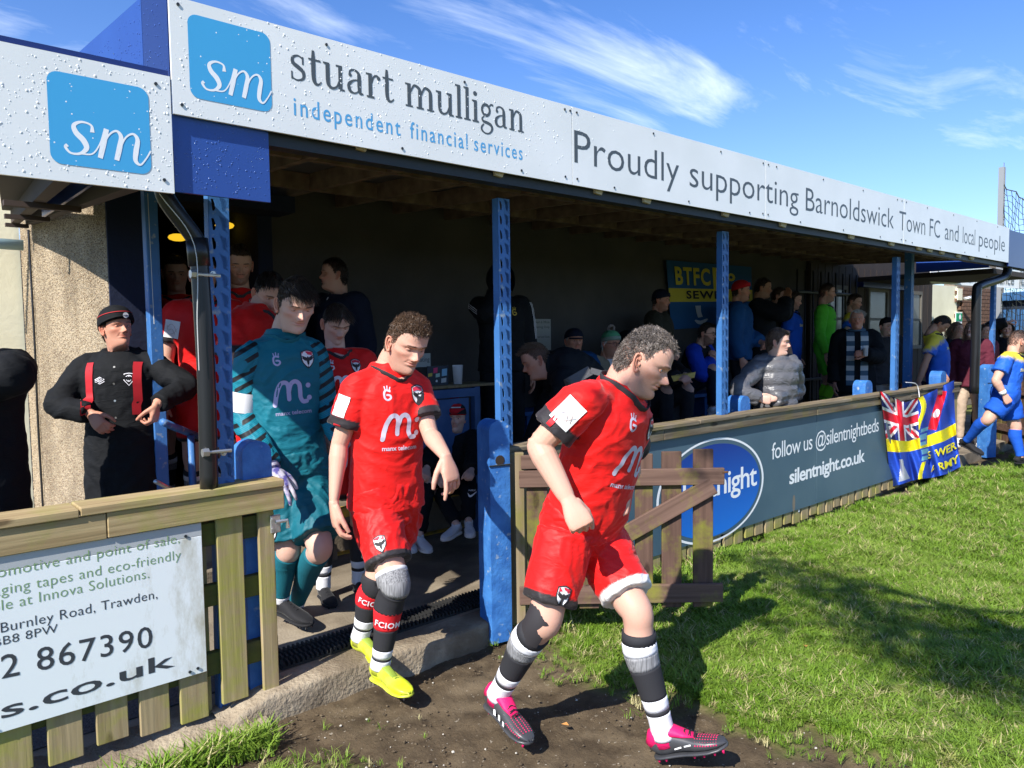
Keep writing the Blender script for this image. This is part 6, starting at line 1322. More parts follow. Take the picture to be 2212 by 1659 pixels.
def crest(orig, ux, uy, dr, bvh, root, s=1.):
    sh = [(-.029, .030), (-.014, .036), (0, .039), (.014, .036), (.029, .030), (.030, .0), (.024, -.02), (.012, -.036), (0, -.046), (-.012, -.036), (-.024, -.02), (-.030, 0)]
    def fanp(P): P = np.array(P)*s; return np.vstack([P.mean(0), P]), [(0, i+1, (i+1) % len(P)+1) for i in range(len(P))]
    wear('crest', fanp(sh), orig, ux, uy, dr, bvh, CHAR, root, .0030); wear('crest_field', fanp([(a*.86, b_*.86) for a, b_ in sh]), orig, ux, uy, dr, bvh, PATCHW, root, .0038)
    wear('crest_band', fanp([(-.024, .026), (0, .032), (.024, .026), (.022, .012), (0, .017), (-.022, .012)]), orig, ux, uy, dr, bvh, mat('crest red', (.62, .03, .06), .5), root, .0046)
    e = [stroke2d([(-.024, .012), (-.014, .002), (0, -.004)], [.003, .011, .010], 5), stroke2d([(.024, .012), (.014, .002), (0, -.004)], [.003, .011, .010], 5), stroke2d([(0, .008), (0, -.010), (.0, -.028)], [.005, .012, .006], 5), stroke2d([(-.026, .004), (-.012, -.006), (0, -.008)], [.003, .007, .006], 4), stroke2d([(.026, .004), (.012, -.006), (0, -.008)], [.003, .007, .006], 4)]
    V, F = join2d(e); wear('crest_bird', (V*s, F), orig, ux, uy, dr, bvh, CHAR, root, .0054)
def chest_frame(J, up_s, side=0.):
    l_ = nrm(J['SL']-J['SR']); up_ = nrm(J['N']-J['C']); f_ = nrm(np.cross(l_, up_)); o = torso_path(J, [up_s])[0]; return o, -l_, up_, f_    # ux runs to the wearer's right->left? print reads from the front
def kit_marks(J, root, pm=PRINTW, cs=1., sh=0.):
    l_ = nrm(J['SL']-J['SR']); up_ = nrm(J['N']-J['C']); f_ = nrm(np.cross(l_, up_)); 
    if np.dot(f_, J['f']) < 0: f_ = -f_
    up_ = nrm(np.cross(f_, l_)); up_ = up_ if up_[2] > 0 else -up_; k = J['k']; ux = l_      # seen from the front the wearer's left is on the reader's right
    o = torso_path(J, [.56])[0]; bv = J['bvh']
    wear('print_symbol', mark_m(1.05*k), o+ux*sh, ux, up_, f_, bv, pm, root); wear('print_lettering', mark_text(1.05*k), o-up_*.098*k+ux*sh, ux, up_, f_, bv, pm, root)
    o2 = torso_path(J, [.80])[0]; wear('monogram', mark_monogram(1.1*k), o2-ux*.062*k, ux, up_, f_, bv, pm, root); crest(o2+ux*.085*k, ux, up_, f_, bv, root, cs*k*1.1)
def sleeve_patch(J, root, s_, t=.42, sz=(.042, .055), name='sleeve_patch', m=None, out_=None, lines=True):
    S_, E_ = J['S'+s_], J['E'+s_]; ax = nrm(E_-S_); dr = out_ if out_ is not None else nrm(CAM-S_); dr = nrm(dr-ax*np.dot(dr, ax)); ux = nrm(np.cross(ax, dr)); o = lerp(S_, E_, t); bv = J['bvh']; n = 5
    gx_, gy_ = np.meshgrid(np.linspace(-sz[0], sz[0], n), np.linspace(-sz[1], sz[1], n)); V = np.column_stack([gx_.ravel(), gy_.ravel()]); F = [(i*n+j, i*n+j+1, (i+1)*n+j+1, (i+1)*n+j) for i in range(n-1) for j in range(n-1)]
    wear(name, (V, F), o, ux, -ax, dr, bv, m or PATCHW, root, .004)
    if lines:
        it = [stroke2d([(-.03, -.02), (-.01, .02), (.01, .03), (.025, .01)], .0025), stroke2d([(-.02, -.03), (0, .0), (.02, -.01), (.03, .02)], .0025), stroke2d([(-.03, .01), (-.015, -.02), (.01, -.035)], .002)]; V, F = join2d(it); wear('patch_print', (V, F), o, ux, -ax, dr, bv, mat('patch line', (.45, .36, .33), .6), root, .005)
def jpx(J, **kw):
    for n_, (px, py, d_) in kw.items(): J[n_] = at(px, py, d=d_)
    return J
SOCKS_F = [(.16, .24, SOCKK), (.24, .33, SOCKW), (.33, .45, SOCKG), (.45, .70, SOCKK), (.70, .795, SOCKW), (.795, .83, SOCKK), (.83, 1.04, SOCKW)]
def shorts_badge(J, root, s_, t, side, bv):
    H_, K_ = J['H'+s_], J['K'+s_]; ax = nrm(K_-H_); o = lerp(H_, K_, t); dr = nrm(side-ax*np.dot(side, ax)); ux = nrm(np.cross(ax, dr)); ux = ux if np.dot(ux, RT) > 0 else -ux; crest(o, ux, -ax, dr, bv, root, .95)
# ================= the striding player in front
J = rig(A(0, 0, 0), A(.5, -.6, 0), 1.8)
hF = nrm(RT*.96-FW*.28); J['f'] = nrm(A(hF[0], hF[1], 0)); J['l'] = np.cross(A(0, 0, 1), J['f'])
jpx(J, N=(1342, 832, 2.72), C=(1298, 985, 2.78), P=(1258, 1118, 2.84), SR=(1258, 868, 2.58), SL=(1358, 890, 2.88), ER=(1163, 962, 2.60), WR=(1226, 1078, 2.52), EL=(1362, 1010, 3.02), WL=(1352, 1046, 2.80),
    HR=(1222, 1150, 2.76), HL=(1290, 1158, 2.90), KR=(1176, 1338, 2.70), AR=(1077, 1497, 2.90), TR=(1118, 1575, 2.86), KL=(1372, 1322, 2.72), AL=(1432, 1582, 2.72), TL=(1545, 1608, 2.66))
J['head'] = at(1392, 781, d=2.68); f_h = nrm(RT*.90-FW*.27-UP*.50); J['hf'] = f_h; u_h = nrm(UP*.87+RT*.46-FW*.10); J['hu'] = nrm(u_h-f_h*np.dot(u_h, f_h)); J['k'] = 1.0
J['fdR'] = nrm(at(1121, 1580, d=2.82)-at(1052, 1512, d=2.98)); J['upR'] = nrm(np.cross(J['fdR'], np.cross(at(1160, 1345, d=2.7)-J['AR'], J['fdR'])))
J['fdL'] = nrm(at(1558, 1612, d=2.64)-at(1416, 1632, d=2.74)); up0 = A(0, 0, 1.); J['upL'] = nrm(up0-J['fdL']*np.dot(up0, J['fdL']))
J['handR'] = dict(d=nrm(J['WR']-J['ER']), pn=nrm(FW-RT*.15), th=nrm(RT), q=FIST); J['handL'] = dict(d=nrm(-UP+RT*-.05), pn=nrm(-RT), th=nrm(-FW), q=GRIP)
def xF(J, root):
    kit_marks(J, root, PRINTL, 1., .0); sleeve_patch(J, root, 'R', .27, (.040, .050), out_=nrm(-FW+RT*-.25)); sleeve_patch(J, root, 'R', .56, (.010, .026), 'sleeve_tab', mat('red tab', (.6, .02, .03), .6), out_=nrm(-FW*.8-RT*.5), lines=False)
    shorts_badge(J, root, 'R', .68, -FW+RT*.35, J['bvb'])
    # pink boots: knit collar, black skin, white stripes, pink studs
    for s_ in 'LR':
        H0, f, l, u, ln, us, wd, tp = J['boot'+s_]; sd_ = -1 if s_ == 'R' else 1   # side that faces the camera
        lc = l if np.dot(l, CAM-H0) > 0 else -l
        V, F = tube([H0+f*ln*.02+u*.045, H0+f*ln*.10+u*.072, H0+f*ln*.22+u*.090, H0+f*ln*.34+u*.084, H0+f*ln*.48+u*.068, H0+f*ln*.62+u*.055], [.026, .034, .036, .033, .030, .018], [.028, .036, .032, .022, .012, .004], side=l, n=16); mesh_obj('boot_collar', V, F, PINK, parent=root, smooth=True)
        for a0, w_ in ((.30, .026), (.42, .026), (.54, .022)):
            if s_ == 'R':
                q_ = [H0+f*ln*(a0+da)+lc*(np.interp(a0+da, us, wd)*cc+.0016)+u*hh for da, hh, cc in ((-.06, .052, .80), (-.02, .052, .82), (.055, .016, 1.0), (.0, .014, 1.0))]; mesh_obj('boot_stripe', np.array(q_), [(0, 1, 2, 3)], PATCHW, parent=root)
        g = G()
        for i in range(9):
            for j in range(6): a = .62+.30*i/9; ph = RAD(20+22*j); w_ = np.interp(a, us, wd); t_ = np.interp(a, us, tp); c = H0+f*ln*a+lc*math.cos(ph)*(w_+.001)+u*(t_/2+math.sin(ph)*(t_/2+.0005)); g.add(*sphere(c, .0028, 5, 3))
        g.build('boot_dots', PINK, root, kind='stuff')
        if s_ == 'L':
            for i, (a, z_) in enumerate(((.38, .030), (.52, .036))): q_ = [H0+f*ln*(a+da)+lc*(np.interp(a+da, us, wd)+.0012)+u*(z_+dz) for da, dz in ((-.05, -.002), (.05, .002), (.05, .008), (-.05, .003))]; mesh_obj('boot_stripe', np.array(q_), [(0, 1, 2, 3)], PATCHW, parent=root)
    # knee strapping on the rear leg
    V, F = tube([lerp(J['KR'], J['HR'], .16), J['KR']+UP*.01, lerp(J['KR'], J['AR'], .12), lerp(J['KR'], J['AR'], .20)], [.061, .064, .063, .061], n=80); c_ = lerp(J['KR'], J['HR'], .0); cl_ = [j for j in range(80) if np.dot(V[80+j]-(J['KR']+UP*.01), nrm(-RT*.75-FW*.6)) > .028]; keep = [F[i*80+j] for i in range(3) for j in cl_]; mesh_obj('knee_strap', V, keep, CHAR, parent=root, smooth=True)
person('striding footballer in red kit with grey hair, nearest on the turf edge', J, dict(lod=0, seed=3, skin='fair', build=.98, arm=1.02, neck=1.06, belly=.022, hs=.99,
    head=dict(hair='curly', hc='grey', hline='recede', nose=1.15, lips=.8, open=.55, jaw=1.04, gaze=(0, -15), vol=1.4, nh=5000, hw=.0014, beard=.14, hlen=1.25, fade=True, brow=1.3),
    top=dict(mat=RED, off=.013, hem=-.10, sleeve='short', slen=.68, cuffw=.24, cuff=CHAR, collar=CHAR, fold=.0075, vfill=BLACKC), bottom=dict(kind='shorts', mat=REDS, len=.80, off=.020, flare=1.04, hemw=.10, hemm=dict(L=SOCKW, R=CHAR), fold=.009),
    socks=SOCKS_F, shoe=dict(mat=BOOTK, sole=BOOTK, studs=True, studm=PINK, lacem=BLACKC, collarm=PINK, laces=6, collar=.012, lz=.0135), extra=xF))
# ================= curly player stepping through the gateway
J = rig(A(0, 0, 0), A(.5, -.6, 0), 1.8); f0 = nrm(-FW*.72+RT*.62); J['f'] = nrm(A(f0[0], f0[1], 0)); J['l'] = np.cross(A(0, 0, 1), J['f'])
jpx(J, N=(842, 792, 3.36), C=(838, 930, 3.38), P=(835, 1070, 3.40), SR=(772, 838, 3.27), SL=(897, 836, 3.42), ER=(733, 962, 3.27), WR=(721, 1085, 3.20), EL=(930, 940, 3.34), WL=(962, 985, 3.10),
    HR=(808, 1096, 3.36), HL=(868, 1096, 3.46), KR=(852, 1262, 3.20), AR=(822, 1432, 3.26), TR=(868, 1495, 3.14), KL=(812, 1258, 3.42), AL=(779, 1372, 3.50), TL=(838, 1415, 3.36))
J['head'] = at(880, 741, d=3.28); f_h = nrm(-FW*.72+RT*.60-UP*.46); J['hf'] = f_h; u_h = nrm(UP*.9-FW*.28+RT*.30); J['hu'] = nrm(u_h-f_h*np.dot(u_h, f_h))
J['fdR'] = nrm(at(880, 1500, d=3.12)-at(800, 1455, d=3.32)); J['upR'] = nrm(A(0, 0, 1)-J['fdR']*J['fdR'][2]); J['fdL'] = nrm(at(852, 1425, d=3.3)-at(762, 1382, d=3.54)); J['upL'] = nrm(A(0, 0, 1)-J['fdL']*J['fdL'][2])
J['handR'] = dict(d=nrm(-UP+RT*.10), pn=nrm(RT*.9+FW*.4), th=nrm(-FW+RT*.3), q=dict(curl=(22, 34, 20), thumb=(22, 10, 10))); J['handL'] = dict(d=nrm(-UP*.75+RT*.22-FW*.1), pn=nrm(-RT*.5-UP*.4+FW*.5), th=nrm(-RT-FW*.2), q=dict(curls=[(8, 12, 8), (30, 40, 25), (26, 36, 22), (22, 32, 20)], thumb=(42, 10, 10), spread=7))
SOCK2 = [(-.16, -.11, SOCKW), (-.11, .06, SOCKG), (.06, .32, SOCKK), (.32, .55, SOCKR), (.55, .80, SOCKK), (.80, .90, SOCKW), (.90, .93, SOCKK), (.93, 1.06, SOCKW)]
SOCK2L = [(-.05, .12, SOCKK), (.12, .42, SOCKR), (.42, .66, SOCKK), (.66, .80, SOCKW), (.80, .84, SOCKK), (.84, 1.06, SOCKW)]
def x2(J, root):
    kit_marks(J, root, PRINTL); sleeve_patch(J, root, 'R', .34, (.034, .046), out_=nrm(-FW-RT*.5)); sleeve_patch(J, root, 'R', .68, (.016, .010), 'sleeve_tab', mat('red tab', (.6, .02, .03), .6), out_=nrm(-FW-RT*.3), lines=False); shorts_badge(J, root, 'R', .56, nrm(-FW+RT*.1), J['bvb'])
    # FC IOM lettering round the red sock bands
    for s_, t_, txt in (('R', .44, 'FCIOM'), ('L', .27, 'FCIOM')):
        K_, A_ = J['K'+s_], J['A'+s_]; ax = nrm(K_-A_); dr = nrm(-FW+RT*.25); dr = nrm(dr-ax*np.dot(dr, ax)); ux = np.cross(ax, dr); ux = ux if np.dot(ux, RT) > 0 else -ux; V, F = text2d(txt, 0, 1.1, .02); V = fit2d(V, -.06, .06, -.012, hy=.026); P_, fw_ = J['cal'+s_]; cen = lerp(K_, A_, t_)-fw_*.010; r_ = .0665*J['k']; W_ = [cen+(ux*math.sin(a/r_)+dr*math.cos(a/r_))*r_+ax*b_ for a, b_ in V[:, :2]]; mesh_obj('sock_lettering', np.array(W_), F, SOCKW, parent=root, smooth=True)
    for s_ in 'RL':
        H0, f, l, u, ln, us, wd, tp = J['boot'+s_]; V, F = tube([H0+f*ln*.26+u*.085, H0+f*ln*.42+u*.070, H0+f*ln*.60+u*.054], [.022, .020, .014], [.008, .006, .004], side=l, n=12); mesh_obj('boot_tongue', V, F, VOLTD, parent=root, smooth=True)
person('curly haired footballer in red kit and yellow boots stepping through the gateway', J, dict(lod=0, seed=8, skin='fair', build=.98, arm=.92, neck=1.02, hs=1.02,
    head=dict(hair='curly', hc='brown', nose=1.0, lips=.9, open=.12, gaze=(0, 35), vol=1.5, nh=5500, beard=.10, hlen=1.75, fade=True, brow=1.2, browc=.22),
    top=dict(mat=RED, off=.015, hem=-.10, sleeve='short', slen=.68, cuff=CHAR, collar=CHAR, fold=.0062, vdep=.07), bottom=dict(kind='shorts', mat=REDS, len=.74, off=.022, hemm=CHAR, fold=.009),
    socks=dict(R=SOCK2, L=SOCK2L), shoe=dict(mat=VOLT, sole=VOLT, studs=True, studm=CHAR, lacem=VOLTD, collarm=VOLT, laces=6), extra=x2))
# ================= goalkeeper in teal
J = rig(A(0, 0, 0), A(.5, -.6, 0), 1.85); f0 = nrm(-FW*.86+RT*.40); J['f'] = nrm(A(f0[0], f0[1], 0)); J['l'] = np.cross(A(0, 0, 1), J['f'])
jpx(J, N=(613, 722, 3.74), C=(618, 865, 3.74), P=(627, 1005, 3.76), SR=(541, 775, 3.64), SL=(676, 765, 3.78), ER=(523, 898, 3.66), WR=(588, 1010, 3.50), EL=(703, 875, 3.80), WL=(742, 960, 3.66),
    HR=(600, 1035, 3.72), HL=(660, 1035, 3.80), KR=(622, 1185, 3.70), AR=(612, 1305, 3.86), TR=(650, 1335, 3.66), KL=(690, 1182, 3.62), AL=(628, 1298, 3.95), TL=(680, 1325, 3.80))
J['head'] = at(640, 655, d=3.62); f_h = nrm(-FW*.72+RT*.50-UP*.48); J['hf'] = f_h; u_h = nrm(UP*.9-FW*.34+RT*.20); J['hu'] = nrm(u_h-f_h*np.dot(u_h, f_h)); J['k'] = 1.02
J['AR'] = at(606, 1290, d=3.80); J['AL'] = at(640, 1302, d=3.98); J['fdR'] = nrm(-FW*.5+RT*.8); J['fdR'][2] = -.12; J['fdL'] = nrm(A(J['f'][0], J['f'][1], -.15)); J['upR'] = J['upL'] = A(0, 0, 1)
GLOVE = mat('pale goalkeeper glove', (.62, .60, .66), .6, col2=(.10, .09, .30), nscale=17, contrast=9, col3=(.55, .53, .6), n3=30, coord='World'); 
J['handR'] = dict(d=nrm(-UP*.8+RT*.5-FW*.3), pn=nrm(FW*.6-RT*.5), th=nrm(RT*.9+UP*.2), q=dict(curl=(15, 20, 12), spread=7, thumb=(45, 10, 5)), glove=GLOVE); J['handL'] = dict(d=nrm(-UP), pn=nrm(-RT), th=nrm(-FW), q=RELAX, glove=GLOVE)
GKSLV = mat('patterned teal sleeve', (.004, .17, .23), .6, coord='World')
N, L, b = nodes_of(GKSLV); ge = N.new('ShaderNodeNewGeometry'); mp_ = N.new('ShaderNodeMapping'); mp_.inputs['Rotation'].default_value = (RAD(10), RAD(28), YAW-RAD(90)); L.new(ge.outputs['Position'], mp_.inputs[0])
wv = N.new('ShaderNodeTexWave'); wv.bands_direction = 'Z'; wv.inputs['Scale'].default_value = 6.5; wv.inputs['Distortion'].default_value = .6; wv.inputs['Detail'].default_value = 1; L.new(mp_.outputs[0], wv.inputs[0]); wf = N.new('ShaderNodeTexWave'); wf.bands_direction = 'Z'; wf.inputs['Scale'].default_value = 44; L.new(mp_.outputs[0], wf.inputs[0])
bk_ = nz_(7, 1); c_ = mx_(mr_(wf.outputs[0], .45, .55, 0, .45), (.004, .19, .26), (.004, .06, .09)); N2_ = N.new('ShaderNodeMath'); N2_.operation = 'MULTIPLY'; L.new(mr_(wv.outputs[0], .60, .64), N2_.inputs[0])
nq_ = N.new('ShaderNodeTexNoise'); nq_.inputs['Scale'].default_value = 8; L.new(ge.outputs['Position'], nq_.inputs[0]); L.new(mr_(nq_.outputs[0], .44, .46), N2_.inputs[1]); L.new(mx_(N2_.outputs[0], c_, (.010, .010, .012)), b.inputs['Base Color'])
def x3(J, root):
    kit_marks(J, root, mat('lilac print', (.42, .40, .60), .5)); BV = BVHTree.FromPolygons
    S_, E_ = J['SR'], J['ER']; ax = nrm(E_-S_); V, F = tube([lerp(S_, E_, .58), lerp(S_, E_, .92)], [.077, .073], n=26); c_ = lerp(S_, E_, .75); cl_ = [j for j in range(26) if np.dot(V[j]-lerp(S_, E_, .58), nrm(-FW-RT*.1)) > .022]; keep = [F[j] for j in cl_]; mesh_obj('sleeve_patch', V, keep, PATCHW, parent=root, smooth=True)
    shorts_badge(J, root, 'R', .72, nrm(-FW-RT*.3), J['bvb'])
person('dark haired goalkeeper in teal kit and pale gloves walking out behind the blue post', J, dict(lod=0, seed=12, skin='pale', build=1.0, arm=1.0, neck=1.02, hs=1.06,
    head=dict(hair='fringe', hc='dark', hline='low', nose=1.0, lips=1.0, open=.08, gaze=(0, 35), nh=4500, wide=1.02, hlen=.72, lipc=.6, brow=1.0, browc=.3),
    top=dict(mat=TEAL, off=.018, hem=-.05, sleeve='long', sleevemat=GKSLV, fold=.008, collar=TEALK, vdep=.055, vfill=BLACKC, bag=.7), bottom=dict(kind='shorts', mat=TEALS, len=.86, off=.030, flare=1.08, fold=.010),
    socks=[(.10, .93, TEALK), (.93, 1.05, SOCKW)], shoe=dict(mat=BLACKC, sole=BLACKC, studs=True, collarm=BLACKC, laces=5), extra=x3))
# ================================================================ THE PEOPLE UNDER THE STAND
def cloth(name, c, c2=None, **k): return mat(name, c, .8, col2=c2 or tuple(v*.75 for v in c), nscale=6, coord='World', crease=.5, spec=.2, **k)
NAVYC = cloth('navy cloth', (.010, .014, .03)); BLK2 = cloth('black coat cloth', (.009, .010, .012)); OLIVE = cloth('dark olive coat', (.035, .032, .022)); GREYT = cloth('dark grey trousers', (.02, .021, .025)); JEANS = cloth('pale jeans', (.22, .29, .38)); JEANB = cloth('blue jeans', (.10, .19, .33))
KITB = cloth('royal blue kit', (.012, .09, .50)); SHOEW = mat('white trainer', (.66, .66, .68), .5); SHOEK = mat('dark shoe', (.012, .012, .013), .5); LIME = cloth('lime goalkeeper kit', (.12, .62, .04)); LIMES = mat('neon sock', (.30, .85, .03), .8); BLUEJ = cloth('blue jacket', (.012, .07, .20)); ROYAL = cloth('royal blue sleeve', (.008, .045, .42))
def S_(**k): d = dict(lod=2); d.update(k); return d
SHW = dict(mat=SHOEW, sole=SHOEW, thick=True, laces=4, cross=False, collarm=SHOEW); SHK = dict(mat=SHOEK, sole=SHOEK, thick=True, laces=3, cross=False, collarm=SHOEK); BTK = dict(mat=BLACKC, sole=BLACKC, studs=True, collarm=BLACKC, laces=4)
KIT = dict(mat=RED, off=.014, hem=-.10, sleeve='short', slen=.66, cuff=CHAR, collar=CHAR, fold=.008); KITS = dict(kind='shorts', mat=REDS, len=.76, off=.02, hemm=CHAR)
def coat(m, hem=-.5, off=.028, **k): d = dict(name='coat', mat=m, off=off, hem=hem, sleeve='long', fold=.009, freq=(4, 4, 7)); d.update(k); return d
def trou(m, **k): d = dict(kind='trousers', mat=m, off=.012); d.update(k); return d
def rest(J, s_, W_, E_=None, **h):
    """put a wrist somewhere (world); elbow bends down and out"""
    k = J['k']; Sh = J['S'+s_]; J['W'+s_] = np.asarray(W_, float); L1, L2 = .30*k, .265*k; d = J['W'+s_]-Sh; D = min(np.linalg.norm(d), (L1+L2)*.995); dn = nrm(d); a = (L1*L1-L2*L2+D*D)/(2*D); hgt = math.sqrt(max(0, L1*L1-a*a)); sg = 1 if s_ == 'L' else -1
    pole = E_ if E_ is not None else nrm(J['l']*sg*.8-A(0, 0, 1)*.7-J['f']*.3); pole = nrm(pole-dn*np.dot(pole, dn)); J['W'+s_] = Sh+dn*D; J['E'+s_] = Sh+dn*a+pole*hgt
    if h: J['hand'+s_] = h
    return J
# ---- left, behind the advert board
J = look(by_head(252, 708, 4.3, .05, 12), 42, -8)
rest(J, 'R', at(196, 893, d=4.12), -nrm(RT)+A(0, 0, -.2), d=nrm(RT*.6-UP*.6-FW*.2), pn=nrm(FW), th=nrm(UP+RT), q=dict(curl=(35, 45, 25))); rest(J, 'L', at(338, 872, d=4.1), nrm(RT)*.8+A(0, 0, -.3), d=nrm(-UP-RT*.15), pn=nrm(-RT), th=nrm(-FW), q=GRIP)
def x_coat(J, root):
    hood_down(J, root, BLK2, 1.15); bv = J['bvh']; up_ = nrm(J['N']-J['C']); l_ = nrm(J['SL']-J['SR']); f_ = nrm(np.cross(l_, up_)); o = torso_path(J, [.62])[0]; REDB = mat('red strap', (.42, .012, .02), .7)
    for sg, z0 in ((1, .06), (-1, .06)):
        ys = np.linspace(-.17, .13, 12); V, F = stroke2d([(sg*.125-sg*.01*(y < -.1), y) for y in ys], .042, 1, smooth=False); wear('backpack_strap', (V, F), o, l_, up_, f_, bv, REDB, root, .006)
    u_ = join2d([stroke2d([(-.026, 0), (0, .014), (.026, 0), (0, -.014), (-.026, 0)], .004, smooth=False), stroke2d([(-.026, -.010), (0, -.024), (.026, -.010)], .004, smooth=False), stroke2d([(-.012, 0), (0, .006), (.012, 0), (0, -.006), (-.012, 0)], .003, smooth=False)]); wear('diamond_badge', u_, o-l_*.065+up_*.03, l_, up_, f_, bv, PRINTW, root)
    sh = join2d([stroke2d([(-.024, .03), (0, .034), (.024, .03), (.024, -.005), (0, -.036), (-.024, -.005), (-.024, .03)], .0045, smooth=False), stroke2d([(-.014, .014), (0, .022), (.014, .014)], .004), stroke2d([(-.012, -.004), (0, -.014), (.012, -.004)], .004), stroke2d([(0, .02), (0, -.012)], .005)]); wear('shield_badge', sh, o+l_*.085+up_*.03, l_, up_, f_, bv, PRINTW, root)
    for i in range(4): wear('stud', disc2d((0, 0), .006, 8), o+up_*(.10-.095*i)+l_*.01, l_, up_, f_, bv, STEEL, root)
def hw_coat(J, root, HW, P, Nm, k):
    beanie(BLK2, BLK2, None, .145, .022, [(.190, .194, mat('hat red line', (.4, .02, .02), .8))], .28)(J, root, HW, P, Nm, k); c = HW(A(-.0, .118, .178)); V, F = disc2d((0, 0), .017, 14); V2 = HW(np.column_stack([V[:, 0], np.full(len(V), .1245), .176+V[:, 1]])); mesh_obj('hat_badge', V2, F, PRINTW, parent=root)
person('man in long black coat and beanie with red backpack straps, hand on hip', J, S_(lod=1, seed=21, skin='ruddy', head=dict(hair='crop', hat=True, nose=1.05, open=.3, lines=1.6, gaze=(-20, -10)), top=coat(BLK2, -1.0, .034, flare=1.12, fat=1.06, bag=.6), bottom=trou(JEANS), shoe=SHK, headwear=hw_coat, extra=x_coat))
J = by_head(-58, 700, 3.5, .05, 60); rest(J, 'L', at(-30, 832, d=3.35), nrm(RT), q=GRIP); J['EL'] = at(22, 812, d=3.35)
person('person in black padded coat cut off by the left edge', J, S_(seed=22, head=dict(hair='crop'), top=coat(BLK2, -.9, .05), bottom=trou(GREYT), shoe=SHK))
# ---- the queue of red players in the passage
J = look(by_head(380, 588, 5.35, .30, 25), 0, 15); person('shadowed red footballer in the dark passage left of the drainpipe', J, S_(lod=1, seed=23, head=dict(hair='crop', hc='black'), top=KIT, bottom=KITS, socks=SOCKS_F, shoe=BTK, extra=lambda J, r: (kit_marks(J, r, PRINTW), sleeve_patch(J, r, 'R', .36))))
J = look(by_head(440, 592, 4.75, .30, 20), 0, 10); person('red footballer mostly hidden behind the left perforated post', J, S_(seed=24, head=dict(hair='crop', hc='black'), top=KIT, bottom=KITS, socks=SOCKS_F, shoe=BTK, extra=lambda J, r: sleeve_patch(J, r, 'R', .36)))
J = look(by_head(516, 570, 4.95, .30, 18), 10, 18); person('tallest red footballer with short beard looking down behind the goalkeeper', J, S_(lod=1, seed=25, skin='fair', head=dict(hair='crop', hc='dark', hlen=1.3, beard=.55, open=.05, gaze=(0, 30), browc=.25), top=KIT, bottom=KITS, socks=SOCKS_F, shoe=BTK, extra=lambda J, r: kit_marks(J, r, PRINTW)))
J = look(by_head(582, 632, 4.35, .1, 40, N=('x', at(560, 672, d=4.32))), 0, 30); J['SR'] = at(508, 705, d=4.15); J['SL'] = at(600, 700, d=4.5); J['ER'] = at(500, 800, d=4.1); J['WR'] = at(520, 880, d=3.95); J['C'] = at(552, 770, d=4.3)
person('red footballer bending behind the teal goalkeeper, only shoulder and hair in view', J, S_(lod=1, seed=26, build=1.0, head=dict(hair='floppy', hc='black', hlen=.5, open=.05), top=dict(KIT, off=.022, fold=.012), bottom=KITS, socks=SOCKS_F, shoe=BTK, extra=lambda J, r: sleeve_patch(J, r, 'R', .42, (.035, .045), out_=nrm(-FW-RT*.3))))
J = look(by_head(727, 697, 4.12, .1, 28), 6, 30); J['WR'] = at(690, 950, d=3.95)
J['fdR'] = J['fdL'] = J['f']
person('red footballer with dark floppy hair looking down behind the curly player', J, S_(lod=1, seed=27, skin='pale', hs=.98, head=dict(hair='floppy', hc='dark', hlen=.62, open=.05, nose=1.1, gaze=(0, 35), nh=2600, hw=.0016), top=KIT, bottom=KITS, socks=[(.16, .70, SOCKK), (.70, .80, SOCKW), (.80, .85, SOCKK), (.85, 1.05, SOCKW)], shoe=BTK, extra=lambda J, r: kit_marks(J, r, PRINTW)))
J = look(by_head(722, 592, 5.45, .4, -28), -38, -3); person('man in black quilted jacket looking left at the back wall', J, S_(lod=1, seed=28, skin='fair', head=dict(hair='side', hc='black', hlen=.7), top=coat(NAVYC, -.2, .03, fold=.006), bottom=trou(GREYT), shoe=SHK,
    extra=lambda J, r: (wear('shirt_collar', stroke2d([(-.03, .03), (0, -.012), (.03, .03)], .018, smooth=False), J['N'], nrm(J['SL']-J['SR']), A(0, 0, 1), J['f'], J['bvh'], PATCHW, r, .004), wear('yellow_zip', stroke2d([(.03, -.22), (.045, -.33)], .008), J['N'], nrm(J['SL']-J['SR']), A(0, 0, 1), J['f'], J['bvh'], mat('yellow zip', (.6, .5, .02), .5), r, .004))))
# ---- hooded figure on the phone
J = look(by_head(1083, 603, 6.0, .4, 12), 10, 10); rest(J, 'R', J['head']+J['f']*.10-J['l']*.06-A(0, 0, .10), nrm(-J['l']*.7-A(0, 0, 1)), d=nrm(UP+RT*.2), pn=nrm(-J['f']*-1), th=nrm(J['l']), q=GRIP)
def x_str(J, root):
    for s_ in 'LR':
        S0, E0, W0 = J['S'+s_], J['E'+s_], J['W'+s_]; ax = nrm(E0-S0); out_ = nrm((1 if s_ == 'L' else -1)*J['l']+J['f']*.7); out_ = nrm(out_-ax*np.dot(out_, ax)); ux = nrm(np.cross(ax, out_))
        for o_ in (-.014, 0., .014):
            V, F = stroke2d([(o_, -y) for y in np.linspace(-.03, .27, 14)], .006, 1, smooth=False); wear('sleeve_stripe', (V, F), S0, ux, -ax*-1*-1, out_, J['bvh'], PRINTW, root, .004)
    o = torso_path(J, [.78])[0]; wear('yellow_badge', mark_monogram(1.2), o+nrm(J['SL']-J['SR'])*.08, nrm(J['SL']-J['SR']), A(0, 0, 1), J['f'], J['bvh'], mat('badge yellow', (.5, .35, .05), .6), root)
person('hooded figure in black striped tracksuit holding a hand to the face against the wall', J, S_(lod=1, seed=29, skin='tan', head=dict(hair='crop', hc='black'), top=dict(name='hoodie', mat=BLK2, off=.03, hem=-.16, sleeve='long', fold=.008), bottom=trou(BLK2), shoe=SHK, headwear=hood(BLK2), extra=x_str))
